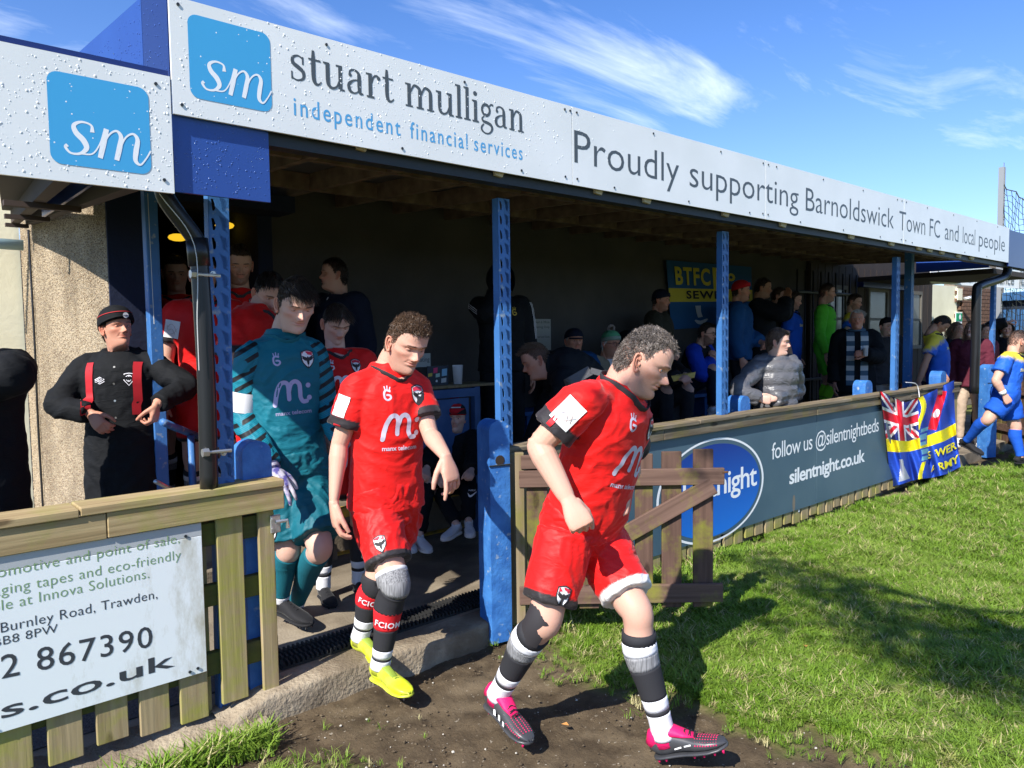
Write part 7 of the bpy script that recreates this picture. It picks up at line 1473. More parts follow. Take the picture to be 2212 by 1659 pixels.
# ---- man bending low behind the fence
J = rig(at(1270, 1000, Y=3.85)*A(1, 1, 0)+A(0, 0, .1), A(-.8, -.1, 0), 1.8); dB = 5.1
jpx(J, head=(1158, 778, dB-.05), N=(1186, 800, dB), C=(1256, 815, dB+.05), P=(1325, 900, dB+.2), SR=(1200, 845, dB+.3), SL=(1225, 830, dB-.25), ER=(1160, 930, dB+.3), WR=(1140, 1000, dB+.2), EL=(1195, 935, dB-.3), WL=(1165, 1010, dB-.3), HL=(1330, 920, dB+.1), HR=(1320, 925, dB+.35))
J['hf'] = nrm(-RT*.90-FW*.12-UP*.42); J['hu'] = nrm(UP-RT*.45); J['hu'] = nrm(J['hu']-J['hf']*np.dot(J['hu'], J['hf'])); J['f'] = nrm(A(*(-RT)[:2], 0))
bx = J['HL']*A(1, 1, 0); 
for s_, o_ in (('L', 0), ('R', .25)): J['K'+s_] = J['H'+s_]*A(1, 1, 0)+A(0, 0, .55)-RT*A(1, 1, 0)*.05; J['A'+s_] = J['H'+s_]*A(1, 1, 0)+A(0, 0, .185); J['T'+s_] = J['A'+s_]-nrm(A(RT[0], RT[1], 0))*.18-A(0, 0, .06)
def x_bend(J, root):
    hood_down(J, root, BLK2, 1.0)
    for (a, b_, w_) in (((1222, 830), (1275, 800), .05), ((1275, 800), (1330, 815), .03)):
        p0, p1 = at(*a, d=dB-.5), at(*b_, d=dB-.5); V, F = stroke2d([(t, 0) for t in np.linspace(0, 1, 8)], .12*w_*10, 1, smooth=False); V = V*A(np.linalg.norm(p1-p0), 1); wear('grey_panel', (V, F), p0, nrm(p1-p0), nrm(np.cross(nrm(FW), nrm(p1-p0)))*-1, -FW, J['bvh'], cloth('grey panel cloth', (.11, .11, .12)), root, .006, .1)
person('dark haired man in black and grey jacket bending low behind the fence', J, S_(lod=1, seed=30, skin='ruddy', build=1.03, head=dict(hair='quiff', hc='brown', nose=1.1, open=.4), top=coat(BLK2, -.12, .03), bottom=trou(JEANB), shoe=SHK, extra=x_bend))
# ---- seated children by the gateway
kid = dict(SIT)
J = look(by_head(983, 902, 5.5, .1, 2, SIT, hgt=1.32), 0, 0); dz = .40-.56*J['k']+.09; 
for n_ in ('P', 'HL', 'HR'): pass
base_z = J['head'][2]
for s_, sx in (('L', 1), ('R', -1)): J['K'+s_] = J['H'+s_]+J['f']*.36+J['l']*sx*.03+A(0, 0, .02); J['A'+s_] = J['K'+s_]*A(1, 1, 0)+J['f']*.02+A(0, 0, .18); J['T'+s_] = J['A'+s_]+J['f']*.16-A(0, 0, .05)
J['AL'] = at(1012, 1125, d=5.05); J['TL'] = J['AL']+nrm(J['f']-J['l']*-.1)*.15-A(0, 0, .05); J['AR'] = at(985, 1132, d=5.0); J['TR'] = J['AR']+nrm(J['f']-J['l']*.5)*.15-A(0, 0, .05)
HATR = mat('red knit', (.50, .01, .018), .9, bump=.5, bscale=120, coord='World'); HATK = mat('black knit', (.012, .012, .014), .9, bump=.5, bscale=120, coord='World')
rest(J, 'L', at(1018, 1020, d=5.15), q=GRIP); rest(J, 'R', at(950, 1030, d=5.2), q=GRIP)
def x_kid(J, root):
    hood_down(J, root, BLK2, 1.2); V, F = stroke2d([(-.03, .01), (-.012, -.012), (.03, .018)], [.002, .013, .002], 6); c = at(1020, 1068, d=4.98); mesh_obj('tick_print', c+V[:, :1]*RT+V[:, 1:]*UP, F, PRINTW, parent=root); V, F = text2d('NIKE', .2); mesh_obj('trouser_lettering', c+UP*.022+(fit2d(V, -.025, .025, 0, hy=.012)[:, :1])*RT+fit2d(V, -.025, .025, 0, hy=.012)[:, 1:]*UP, F, PRINTW, parent=root)
person('child in red and black striped bobble hat sitting beside the gatepost', J, S_(lod=1, seed=31, skin='pale', hs=1.2, build=.95, head=dict(hair='crop', hat=True, hatz=.15, hc='fair', lips=1.1, open=.5, size=1., lines=0, wide=1.12), top=coat(BLK2, -.15, .035, name='jacket'), bottom=trou(BLK2), shoe=dict(SHW, scale=1.15), headwear=lambda J, r, HW, P, Nm, k: (beanie(HATK, HATR, HATR, .150, .013, [(.205, .212, PATCHW), (.213, .235, HATR)], .10, .045)(J, r, HW, P, Nm, k)), extra=x_kid))
J = by_head(880, 862, 5.5, .1, 5, SIT, hgt=1.5)
for s_, sx in (('L', 1), ('R', -1)): J['K'+s_] = J['H'+s_]+J['f']*.42+J['l']*sx*.06+A(0, 0, .03); J['A'+s_] = at(905 if s_ == 'L' else 872, 1155, d=5.0); J['T'+s_] = J['A'+s_]+nrm(J['f']+J['l']*.4)*.17-A(0, 0, .05)
rest(J, 'L', at(922, 1035, d=5.1), q=GRIP); person('seated youngster in black mostly hidden behind the curly player', J, S_(lod=1, seed=32, skin='pale', head=dict(hair='crop'), top=coat(BLK2, -.15, .03), bottom=trou(BLK2), shoe=dict(SHW, scale=1.1)))
# ---- seated row at the back wall
def seated(px, py, d, face, lab, hy=0, hp=0, fl=.40, **k):
    J = look(by_head(px, py, d, fl, face, LOW, hgt=k.pop('hgt', 1.72)), hy, hp)
    return J
J = seated(1240, 736, 7.0, 15, '', 5, 0); rest(J, 'L', J['C']+J['f']*.33+J['l']*.02+A(0, 0, .02), d=nrm(UP-J['f']*.1), pn=nrm(-J['l']), th=nrm(-J['f']), q=FLAT); rest(J, 'R', J['C']+J['f']*.33-J['l']*.03+A(0, 0, .02), d=nrm(UP), pn=nrm(J['l']), th=nrm(-J['f']), q=FLAT)
person('elderly man in navy cap and blue anorak clapping at the back wall', J, S_(seed=33, skin='ruddy', build=1.12, head=dict(hair='bald', hat=True, hc='silver', wide=1.08, lines=2, jaw=1.1), top=coat(BLUEJ, -.1, .035), bottom=trou(GREYT), shoe=SHK, headwear=flatcap(NAVYC)))
GREENH = mat('green knit', (.10, .36, .19), .9, bump=.5, bscale=100, coord='World'); POMG = mat('grey pompom', (.42, .36, .34), .9)
J = seated(1320, 741, 7.15, 35, '', 0, 5); rest(J, 'R', J['C']+J['f']*.3, q=GRIP)
def gl(J, root, HW, m=None):
    for sx in (-1, 1): t = np.linspace(0, 2*np.pi, 17)[:-1]; P_ = np.array([A(sx*.032+.021*math.cos(a), .098, .117+.019*math.sin(a)) for a in t]); V, F = tube(HW(P_), .0022, n=4, closed=True); mesh_obj('spectacles', V, F, CHAR, parent=root)
    for sx in (-1, 1): V, F = tube(HW(np.array([A(sx*.054, .096, .12), A(sx*.076, .01, .122)])), .002, n=4); mesh_obj('spectacles', V, F, CHAR, parent=root)
person('woman in green bobble hat and spectacles wearing a beige coat', J, S_(seed=34, skin='ruddy', head=dict(hair='floppy', hat=True, hatz=.14, hc='silver', lips=1.2, lines=1.2, jaw=.94), top=coat(cloth('beige coat', (.30, .25, .17)), -.1, .035), bottom=trou(GREYT), shoe=SHK, headwear=lambda J, r, HW, P, Nm, k: (beanie(GREENH, mat('grey hat band', (.25, .33, .27), .9), POMG, .15, .013, None, .22, .03)(J, r, HW, P, Nm, k), gl(J, r, HW)),
    extra=lambda J, r: wear('white_top', stroke2d([(0, .0), (0, -.10), (0, -.2)], [.07, .09, .10]), J['N'], nrm(J['SL']-J['SR']), A(0, 0, 1), J['f'], J['bvh'], PATCHW, r, .008)))
J = seated(1358, 742, 7.5, 30, ''); person('dark hooded figure sitting right of the green bobble hat', J, S_(seed=35, head=dict(hair='crop'), top=coat(BLK2, -.1, .04), bottom=trou(JEANB), shoe=SHW, headwear=hood(BLK2)))
J = seated(1440, 752, 7.0, 35, '', 0, 10, fl=.40); hm_ = at(1478, 815, d=6.5); rest(J, 'R', hm_-J['l']*.07, q=GRIP); rest(J, 'L', hm_+J['l']*.05, q=GRIP)
for s_ in 'LR': J['T'+s_] = J['A'+s_]+J['f']*.17-A(0, 0, .06)
def x_fan(J, root): pass
person('seated spectator in dark coat with a folded yellow paper, behind the striding player', J, S_(seed=36, head=dict(hair='crop', hc='black'), top=coat(BLK2, -.15, .03), bottom=trou(GREYT), shoe=SHW))
YP = mat('yellow paper', (.62, .42, .10), .7); V = np.array([at(1450, 812, d=6.45), at(1503, 803, d=6.45), at(1500, 816, d=6.42), at(1455, 824, d=6.42), at(1478, 812, d=6.40)]); tag(mesh_obj('folded_paper', V, [(0, 4, 3), (0, 1, 4), (1, 2, 4), (2, 3, 4)], YP), 'folded yellow paper held by the seated spectator in the dark coat', 'paper')
J = look(by_head(1428, 648, 7.9, .4, 62), 0, 3); rest(J, 'R', J['P']+J['f']*.16-J['l']*.1+A(0, 0, .05), q=GRIP); person('spectator in dark olive parka and navy beanie standing left of the BTFC flag', J, S_(seed=37, skin='ruddy', head=dict(hair='crop', hat=True, beard=.4), top=coat(OLIVE, -.55, .04), bottom=trou(GREYT), shoe=SHW, headwear=beanie(NAVYC, NAVYC, None, .145)))
J = seated(1527, 720, 8.2, 52, '', 0, 4); mid = lerp(J['KL'], J['KR'], .5)+A(0, 0, .10); rest(J, 'R', mid-J['l']*.04+J['f']*-.05, q=GRIP); rest(J, 'L', mid+J['l']*.04+J['f']*-.05, q=GRIP)
person('bearded man in spectacles and black gilet with royal blue sleeves, hands clasped', J, S_(lod=1, seed=38, skin='fair', head=dict(hair='quiff', hc='black', beard=.85, hlen=.8), top=dict(name='gilet', mat=BLK2, off=.03, hem=-.1, sleeve='long', sleevemat=ROYAL, fold=.007), bottom=trou(NAVYC), shoe=dict(SHW, scale=1.05), headwear=lambda J, r, HW, P, Nm, k: gl(J, r, HW)))
J = look(by_head(1601, 628, 8.7, .4, 70), 0, 0); rest(J, 'L', J['P']+J['f']*.25+A(0, 0, .08), q=GRIP); person('standing man in blue jacket and red hat behind the third perforated post', J, S_(seed=39, skin='ruddy', head=dict(hair='crop', hat=True, beard=.3), top=coat(BLUEJ, -.25, .04), bottom=trou(GREYT), shoe=SHK, headwear=beanie(HATR, HATR, None, .155)))
J = look(by_head(1648, 622, 9.2, .4, 68), 0, 5); rest(J, 'L', J['N']+J['f']*.33+A(0, 0, .04), q=FLAT); rest(J, 'R', J['N']+J['f']*.31-J['l']*.05+A(0, 0, .02), q=FLAT); person('bulky man in black coat clapping with raised hands', J, S_(seed=40, skin='tan', build=1.12, head=dict(hair='crop', hc='black'), top=coat(BLK2, -.4, .04), bottom=trou(GREYT), shoe=SHK))
J = look(by_head(1683, 640, 9.75, .4, 62)); rest(J, 'L', J['P']+J['f']*.2+J['l']*.1, q=GRIP); person('spectator in long dark olive coat right of the clapping man', J, S_(seed=41, head=dict(hair='crop', hc='dark'), top=coat(OLIVE, -.5, .04), bottom=trou(GREYT), shoe=SHK))
def kitcol(V, J):
    h_ = (V-J['C'])@nrm(J['N']-J['C'])/np.linalg.norm(J['N']-J['C']); t = np.clip((h_-.52+.10*vnoise(V*40))/.22, 0, 1)[:, None]; return A(.012, .10, .52)*(1-t)+A(.66, .50, .04)*t
KITBC = mat('blue and yellow jersey', (1., 1., 1.), .65, vcol=True, crease=.5, coord='World')
N, L, b = nodes_of(KITBC); va = N.new('ShaderNodeVertexColor'); va.layer_name = 'Col'; L.new(va.outputs[0], b.inputs['Base Color'])
KB = dict(mat=KITBC, off=.014, hem=-.10, sleeve='short', slen=.62, fold=.008, col=kitcol, collar=NAVYC); KBS = dict(kind='shorts', mat=KITB, len=.74, off=.02)
def x_kb(J, root):
    o = torso_path(J, [.58])[0]; l_ = nrm(J['SL']-J['SR']); up_ = nrm(J['N']-J['C']); f_ = nrm(np.cross(l_, up_)); f_ = f_ if np.dot(f_, J['f']) > 0 else -f_; V, F = text2d('Silentnight', 0, .95, .02); wear('shirt_lettering', (fit2d(V, -.10, .13, 0, hy=.035), F), o, l_, up_, f_, J['bvh'], mat('pale yellow print', (.7, .62, .25), .6), root)
J = look(by_head(1715, 648, 9.6, .4, 60), 0, 12); person('blue footballer in shadow left of the lime goalkeeper', J, S_(seed=42, head=dict(hair='crop', hc='black', beard=.5), top=dict(KB, mat=KITB, col=None), bottom=KBS, socks=[(.1, 1.05, KITB)], shoe=BTK, extra=x_kb))
J = look(by_head(1787, 632, 9.75, .4, 62), 8, 3); J['KR'] = J['KR']+J['f']*.10; J['KL'] = J['KL']
person('goalkeeper in lime green kit looking towards the pitch', J, S_(lod=1, seed=43, skin='fair', head=dict(hair='crop', hc='black', fade=True, beard=.4), top=dict(mat=LIME, off=.012, hem=-.08, sleeve='long', fold=.008, collar=CHAR), bottom=dict(kind='shorts', mat=LIME, len=.74, off=.02), socks=[(.12, 1.0, LIMES), (.45, .50, CHAR)], shoe=BTK, extra=lambda J, r: (lambda o: wear('shirt_lettering', (fit2d(text2d('Silentnight')[0], -.10, .12, 0, hy=.03), text2d('Silentnight')[1]), o, nrm(J['SL']-J['SR']), A(0, 0, 1), J['f'], J['bvh'], CHAR, r))(torso_path(J, [.6])[0])))
J = look(by_head(1846, 652, 10.1, .4, 62), -15, 10); rest(J, 'R', J['HR']-J['l']*.09+A(0, 0, .06)+J['f']*.03, nrm(-J['l']-J['f']*.4), q=GRIP); person('blue and yellow footballer with hand on hip beside the lime goalkeeper', J, S_(lod=1, seed=44, head=dict(hair='crop', hc='black', beard=.5, fade=True), top=KB, bottom=KBS, socks=[(.1, 1.05, KITB)], shoe=BTK, extra=x_kb))
J = look(by_head(1851, 690, 8.9, .1, -20), -4, -3); rest(J, 'L', at(1868, 765, d=8.6), q=GRIP)
CUP = mat('clear plastic cup', (.75, .75, .75), .15, alpha=.5); BEER = mat('dark beer', (.05, .015, .006), .2)
def x_scarf(J, root):
    l_ = nrm(J['SL']-J['SR']); cols = (mat('scarf blue', (.06, .11, .16), .9), mat('scarf white', (.45, .47, .48), .9))
    for sg in (-1, 1):
        for mi_ in (0, 1):
            for i in range(mi_, 11, 2): wear('scarf_stripe', stroke2d([(sg*.075, .03-i*.058-t*.0145) for t in range(5)], .085, 1, smooth=False), J['N'], l_, A(0, 0, 1), J['f'], J['bvh'], cols[mi_], root, .012)
    V, F = tube(np.array([J['N']+l_*.09*math.sin(a)+J['f']*.075*math.cos(a)+A(0, 0, .03) for a in np.linspace(0, 6.28, 17)[:-1]]), .02, .035, n=8, closed=True); mesh_obj('scarf_loop', V, F, cols[0], parent=root, smooth=True)
person('old grey haired man in black coat with blue and white striped scarf holding a pint', J, S_(lod=1, seed=45, skin='ruddy', build=1.12, head=dict(hair='side', hc='silver', hline='recede', hlen=.8, lines=2, wide=1.05), top=coat(BLK2, -.45, .04), bottom=trou(GREYT), shoe=SHK, extra=x_scarf))
def pint(c, lab, r=.032, h=.12, liq=BEER, fill=.75):
    rt_ = empty('plastic_cup', c, label=lab, category='cup'); V, F = tube([c, c+A(0, 0, h)], [r*.8, r], n=14, cap=False); mesh_obj('cup', V, F, CUP, parent=rt_, smooth=True); V, F = tube([c+A(0, 0, .004), c+A(0, 0, h*fill)], [r*.76, r*(.76+.2*fill)], n=14); mesh_obj('drink', V, F, liq, parent=rt_, smooth=True); return rt_
pint(J['WL']+J['f']*.07+A(0, 0, -.02), 'half full plastic cup of dark beer in the old man\'s hand')
J = look(by_head(1916, 705, 9.3, .1, 8), 0, 0); person('youth in black beanie and grey hooded jacket behind the fourth post', J, S_(lod=1, seed=46, skin='pale', head=dict(hair='crop', hc='dark', hat=True), top=coat(cloth('grey padded jacket', (.05, .048, .05)), -.2, .045), bottom=trou(cloth('stone trousers', (.35, .31, .26))), shoe=SHW, headwear=beanie(BLK2, BLK2, None, .16, .012), extra=lambda J, r: hood_down(J, r, BLK2)))
J = look(by_head(1953, 742, 9.6, .1, 70, hgt=1.3), 0, 10); person('small child with pink sleeve behind the slim blue inner post', J, S_(seed=47, head=dict(hair='crop', hc='fair'), top=coat(cloth('pink fleece', (.45, .10, .16)), -.15, .03), bottom=trou(NAVYC), shoe=SHW, hs=1.15))
# footballer coming through the far gateway, head bowed
J = look(by_head(2033, 700, 9.0, .1, 62), -4, 48); J['N'] = at(2009, 722, d=9.0); J['SR'] = J['SR']+RT*-.05; rest(J, 'R', at(1982, 832, d=8.85), q=RELAX); rest(J, 'L', at(2040, 808, d=8.9), q=GRIP)
person('blue and yellow footballer with head bowed coming to the far gateway', J, S_(lod=1, seed=48, skin='tan', head=dict(hair='side', hc='black', hlen=.55, open=.1), top=KB, bottom=KBS, socks=[(.1, 1.05, KITB)], shoe=BTK, extra=x_kb))
J = look(by_head(2066, 712, 10.3, .1, 30), 0, 0); rest(J, 'R', at(2057, 745, d=9.95), q=GRIP); person('woman with straight brown hair in black coat holding a small cup', J, S_(lod=1, seed=49, skin='fair', build=.92, head=dict(hair='long', hc='long', jaw=.9, lips=1.2, lines=0, nh=900), top=coat(BLK2, -.3, .03), bottom=trou(BLK2), shoe=SHK))
c = at(2062, 752, d=9.85); V, F = tube([c-A(0, 0, .05), c+A(0, 0, .06)], .028, n=12); tag(mesh_obj('drink_cup', V, F, mat('pale cup', (.35, .42, .46), .4), smooth=True), 'small blue and silver cup held by the woman in black', 'cup')
MAROON = cloth('maroon hoodie', (.115, .02, .035)); BEIGE = cloth('beige leggings', (.50, .38, .28))
J = look(by_head(2098, 712, 9.4, .1, -28), -20, -12); rest(J, 'L', J['HL']+J['l']*.12-A(0, 0, .12), q=RELAX)
person('woman with long wavy hair in maroon hoodie and beige leggings', J, S_(lod=1, seed=50, skin='pale', build=.95, head=dict(hair='long', hc='long', jaw=.9, lips=1.2, lines=0, nh=1500, hlen=1.15), top=dict(name='hoodie', mat=MAROON, off=.032, hem=-.28, sleeve='long', fold=.009, flare=1.0), bottom=trou(BEIGE, off=.006), socks=[(.80, 1.05, SOCKW)], shoe=SHW, extra=lambda J, r: hood_down(J, r, MAROON)))
J = look(by_head(2128, 715, 11.2, .0, 10), 0, 0); person('figure in maroon top behind the right drainpipe', J, S_(seed=51, build=.95, head=dict(hair='crop', hc='dark'), top=coat(MAROON, -.2, .03), bottom=trou(BLK2), shoe=SHW))
J = look(by_head(2175, 712, 12.0, .0, -30), 0, 0); rest(J, 'R', J['head']+A(0, 0, .12)+J['f']*.05, nrm(-J['l']+A(0, 0, .4)), q=GRIP); person('person in black and grey waterproof with arm raised beyond the net', J, S_(lod=1, seed=52, head=dict(hair='crop', hat=True), top=coat(BLK2, -.3, .05), bottom=trou(GREYT), shoe=SHK, headwear=hood(BLK2)))
J = look(by_head(2010, 812, 9.9, .05, 0, hgt=1.02), 0, 0); person('toddler peeping over the fence below the bowed footballer', J, S_(seed=53, hs=1.3, head=dict(hair='crop', hc='fair'), top=coat(NAVYC, -.15, .03), bottom=trou(NAVYC), shoe=SHK))
# running footballer at the right edge
J = rig(A(0, 0, 0), A(.8, -.6, 0), 1.8); f0 = nrm(RT*.95-FW*.1); J['f'] = nrm(A(f0[0], f0[1], 0)); J['l'] = np.cross(A(0, 0, 1), J['f']); dR = 8.25
jpx(J, head=(2200, 737, dR), N=(2188, 765, dR), C=(2180, 806, dR), P=(2172, 848, dR+.02), SR=(2172, 778, dR-.17), SL=(2203, 778, dR+.17), ER=(2151, 822, dR-.22), WR=(2169, 852, dR-.22), EL=(2215, 815, dR+.1), WL=(2228, 800, dR),
    HR=(2172, 862, dR-.08), HL=(2178, 862, dR+.10), KR=(2133, 905, dR-.05), AR=(2088, 951, dR+.25), TR=(2104, 975, dR+.2), KL=(2192, 922, dR+.08), AL=(2204, 985, dR+.05), TL=(2228, 998, dR))
J['hf'] = nrm(RT*.95-FW*.1-UP*.2); J['hu'] = nrm(UP-J['hf']*np.dot(UP, J['hf'])); J['fdR'] = nrm(at(2108, 978, d=dR+.2)-at(2076, 962, d=dR+.3)); J['upR'] = nrm(UP*.7+RT*-.3); J['upR'] = nrm(J['upR']-J['fdR']*np.dot(J['upR'], J['fdR'])); J['fdL'] = nrm(RT*A(1, 1, 0)); J['upL'] = A(0, 0, 1)
J['handR'] = dict(d=nrm(J['WR']-J['ER']), pn=nrm(FW), th=nrm(RT), q=FIST)
def x_run(J, root): x_kb(J, root); V, F = tube([lerp(J['WR'], J['ER'], .05), lerp(J['WR'], J['ER'], .28)], .036, n=14); mesh_obj('wrist_tape', V, F, SOCKW, parent=root, smooth=True)
person('blue and yellow footballer running off the right edge with taped wrist', J, S_(lod=1, seed=54, skin='fair', build=1.02, head=dict(hair='crop', hc='black', fade=True, beard=.8), top=KB, bottom=dict(KBS, off=.026), socks=[(.1, 1.0, KITB)], shoe=BTK, extra=x_run))
# ---- boy in the grey puffer leaning on the rail
PUFF = mat('grey shiny padding', (.11, .11, .118), .35, col2=(.085, .085, .095), nscale=10, crease=.9, coord='World', spec=.5)
J = look(by_head(1680, 738, 6.1, .1, 12), 52, 4); yb = 3.14
J['WR'] = at(1640, 862, Y=3.06); J['WL'] = at(1672, 862, Y=3.04); J['ER'] = at(1592, 842, Y=3.18); J['EL'] = at(1722, 848, Y=3.16); J['handR'] = dict(d=nrm(RT-UP*.1), pn=nrm(FW), th=nrm(UP), q=FIST); J['handL'] = dict(d=nrm(-RT), pn=nrm(FW), th=nrm(UP), q=GRIP)
person('boy in grey shiny puffer jacket leaning on the fence rail', J, S_(lod=1, seed=55, skin='pale', hs=1.12, build=.95, head=dict(hair='side', hc='brown', hline='low', hlen=.75, lips=1.1, lines=0, nose=.95, open=.3), top=dict(name='puffer_jacket', mat=PUFF, off=.042, hem=-.15, sleeve='long', fold=.007, quilt=.105, bag=.62, freq=(9, 9, 14)), bottom=trou(GREYT), shoe=SHW, extra=lambda J, r: hood_down(J, r, PUFF, 1.25)))
# ================================================================ FLAGS, NOTICES, TABLE, BENCH
FB = mat('flag blue', (.012, .06, .42), .75, crease=.5, coord='World'); FN = mat('flag navy', (.01, .02, .14), .75, crease=.5, coord='World'); FR = mat('flag red', (.62, .01, .03), .75, crease=.5, coord='World'); FWH = mat('flag white', (.74, .74, .76), .75, crease=.5, coord='World'); FY_ = mat('flag yellow', (.78, .66, .01), .75, crease=.5, coord='World'); FL = mat('flag light blue', (.16, .42, .55), .75, coord='World'); FK = mat('flag black edge', (.01, .01, .012), .8); FG = mat('flag grey', (.40, .42, .46), .75, coord='World')
def ip(P, t): P = np.array(P, float); s = np.linspace(0, 1, len(P)); return np.array([np.interp(t, s, P[:, 0]), np.interp(t, s, P[:, 1])])
TOPC = [(1899, 842), (1930, 858), (1956, 868), (1984, 858), (2012, 845), (2036, 832), (2061, 820)]; BOTC = [(1922, 1052), (1948, 1046), (1970, 1038), (1992, 1034), (2012, 1032), (2045, 1024), (2075, 1008)]
def flagpt(u, v):
    a, b_ = ip(TOPC, u), ip(BOTC, u); bow = math.sin(v*math.pi)*(-7 if u < .1 else 0)*(1-u*10 if u < .1 else 0); p = lerp(a, b_, v); p[0] += -5*math.sin(v*math.pi)*(u-.2)
    yy = 2.925-.10*v*v*u-.036*math.sin(u*21+v*5+1.5*math.sin(v*4))*(.45+v*.8)-.020*math.sin(u*38-v*9)-.03*math.exp(-((u-.5-.1*v)/.05)**2)
    return at(p[0], p[1], Y=yy)
def flagcol(u, v):
    if u < .018 or v < .008: return 0
    if u < .49 and v < .50:
        x, y = u/.49, v/.50; cx, cy = abs(x-.5), abs(y-.5); dd = min(abs((x-.5)-(y-.5)*1), abs((x-.5)+(y-.5)*1))
        if cx < .075 or cy < .10: return 2
        if cx < .125 or cy < .165: return 3
        if dd < .055: return 2
        if dd < .13: return 3
        return 1
    if .50 <= v < .635 and not (abs(u-.56) < .05 and v < .60): return 4
    if abs(u-(.52+.05*math.sin(v*11))) < .035 and (v < .40 or v > .80): return 4
    if abs(u-(.56+.02*math.sin(v*20))) < .055 and .40 < v < .78: return 6 if int(v*34) % 3 else 5
    a = (u-.76)*.9+(v-.26)*.35; b_ = -(u-.76)*.35+(v-.26)*.9
    if abs(a) < .065 and abs(b_) < .20: return 3 if math.hypot(a, b_-.03) < .045 else 2
    if abs(u-.20-.10*(v-.8)) < .03+.35*max(0, v-.80) and .72 < v < .97: return 7 if v > .90 or u > .17 else 3
    return 8
fr = empty('fence_flag', at(1990, 830, Y=2.93), label='blue and yellow football flag with union jack corner draped over the fence', category='flag')
nu, nv = 132, 120; V = np.array([flagpt(i/nu, j/nv) for j in range(nv+1) for i in range(nu+1)]); F = [(j*(nu+1)+i, (j+1)*(nu+1)+i, (j+1)*(nu+1)+i+1, j*(nu+1)+i+1) for j in range(nv) for i in range(nu)]; mi = [flagcol((i+.5)/nu, (j+.5)/nv) for j in range(nv) for i in range(nu)]
mesh_obj('cloth', V, F, [FK, FN, FR, FWH, FY_, FB, FL, FG, FB], mi, fr, smooth=True)
for s, u0, u1, v0, hh in (('SEWER', .60, .97, .77, .085), ('ARMY', .64, .98, .93, .085)):
    T, F = text2d(s, 0, 1., .03); T = fit2d(T, u0, u1, 0, hy=hh)
    V = [flagpt(a, v0-b_)+A(-.004, -.014, .0) for a, b_ in T]; mesh_obj('lettering', np.array(V), F, FY_, parent=fr)
V, F = tube(cr([at(1957, 826, Y=2.92), at(1978, 829, Y=2.915), at(1984, 842, Y=2.91), at(1986, 858, Y=2.90)], 5), .004, n=5); mesh_obj('string', V, F, PATCHW, parent=fr)
# left return of the flag folded on the board
V = np.array([at(*p_, Y=2.95) for p_ in ((1900, 900), (1910, 960), (1912, 1010), (1921, 1045), (1925, 1050), (1918, 990), (1908, 910))]); 
# BTFC banner on the back wall
bn = empty('wall_banner', at(1500, 640, Y=5.28), label='dark blue BTFC banner with yellow lettering on the back wall', category='flag')
def bpt(px, py, o=.0): return at(px, py, Y=5.27-o)
DB = mat('banner blue', (.012, .075, .20), .8, crease=.4, coord='World'); DY = mat('banner yellow', (.48, .40, .04), .8, coord='World')
c00, c10, c01, c11 = bpt(1436, 562), bpt(1620, 577), bpt(1447, 712), bpt(1625, 700)
def bq(u, v, o=0.): return lerp(lerp(c00, c10, u), lerp(c01, c11, u), v)+A(0, -.02-o-.015*math.sin(u*17)*v, 0)
V = np.array([bq(i/24, j/12) for j in range(13) for i in range(25)]); F = [(j*25+i, (j+1)*25+i, (j+1)*25+i+1, j*25+i+1) for j in range(12) for i in range(24)]; mesh_obj('cloth', V, F, DB, parent=bn, smooth=True)
def bpatch(name, u0, u1, v0, v1, m): V = np.array([bq(u0+(u1-u0)*i/12, v0+(v1-v0)*j/3, .006) for j in range(4) for i in range(13)]); F = [(j*13+i, (j+1)*13+i, (j+1)*13+i+1, j*13+i+1) for j in range(3) for i in range(12)]; mesh_obj(name, V, F, m, parent=bn, smooth=True)
def btext(s, u0, u1, v0, hv, m): T, F = text2d(s, 0, 1.15, .03); T = fit2d(T, u0, u1, 0, hy=hv); mesh_obj('lettering', np.array([bq(a, v0-b_, .014) for a, b_ in T]), F, m, parent=bn)
bpatch('yellow_band', .0, 1., .40, .60, DY); bpatch('yellow_bar', .50, .60, .06, .40, DY); btext('BTFC', .07, .46, .34, .26, DY); btext('SEWER ON', .18, .95, .55, .12, BLACKC)
T, F = ring2d((0, 0), .05, .02, 12); mesh_obj('rose', np.array([bq(.72+a, .20+b_*1.3, .012) for a, b_ in T]), F, DY, parent=bn)
T, F = join2d([stroke2d([(-.02, -.10), (-.015, 0), (.0, .08)], [.06, .05, .05]), stroke2d([(-.06, .12), (0, .16), (.07, .11)], [.02, .06, .02])]); mesh_obj('figure_print', np.array([bq(.33+a, .76+b_, .012) for a, b_ in T[:, :2]]), F, FG, parent=bn)
# notices
def notice(name, x0, y0, x1, y1, Yp, lines, lab, m=PATCHW):
    a, b_ = at(x0, y0, Y=Yp), at(x1, y1, Y=Yp); rt_ = empty(name, a, label=lab, category='notice'); g = G(); g.box((a[0], Yp-.008, b_[2]), (b_[0], Yp, a[2])); g.build('sheet', m, rt_); n = len(lines); H = a[2]-b_[2]
    for i, s in enumerate(lines):
        if not s: continue
        V, F = text2d(s); w_ = (b_[0]-a[0])*min(.85, .11*len(s)+.1); V = fit2d(V, a[0]+(b_[0]-a[0]-w_)/2, a[0]+(b_[0]-a[0]+w_)/2, a[2]-H*(i+.85)/(n+.4), hy=H/(n+.4)*.5); flat('lettering', (V, F), A(0, Yp-.0085, 0), UX, UZ, INK, rt_, .002)
notice('notice', 1150, 689, 1189, 756, 5.295, ['Players & Officials', 'Seating Only', '', 'Reserved Seat', '', 'Row'], 'white notice sheet on the back wall right of the hooded figure', mat('dull paper', (.34, .34, .31), .7))
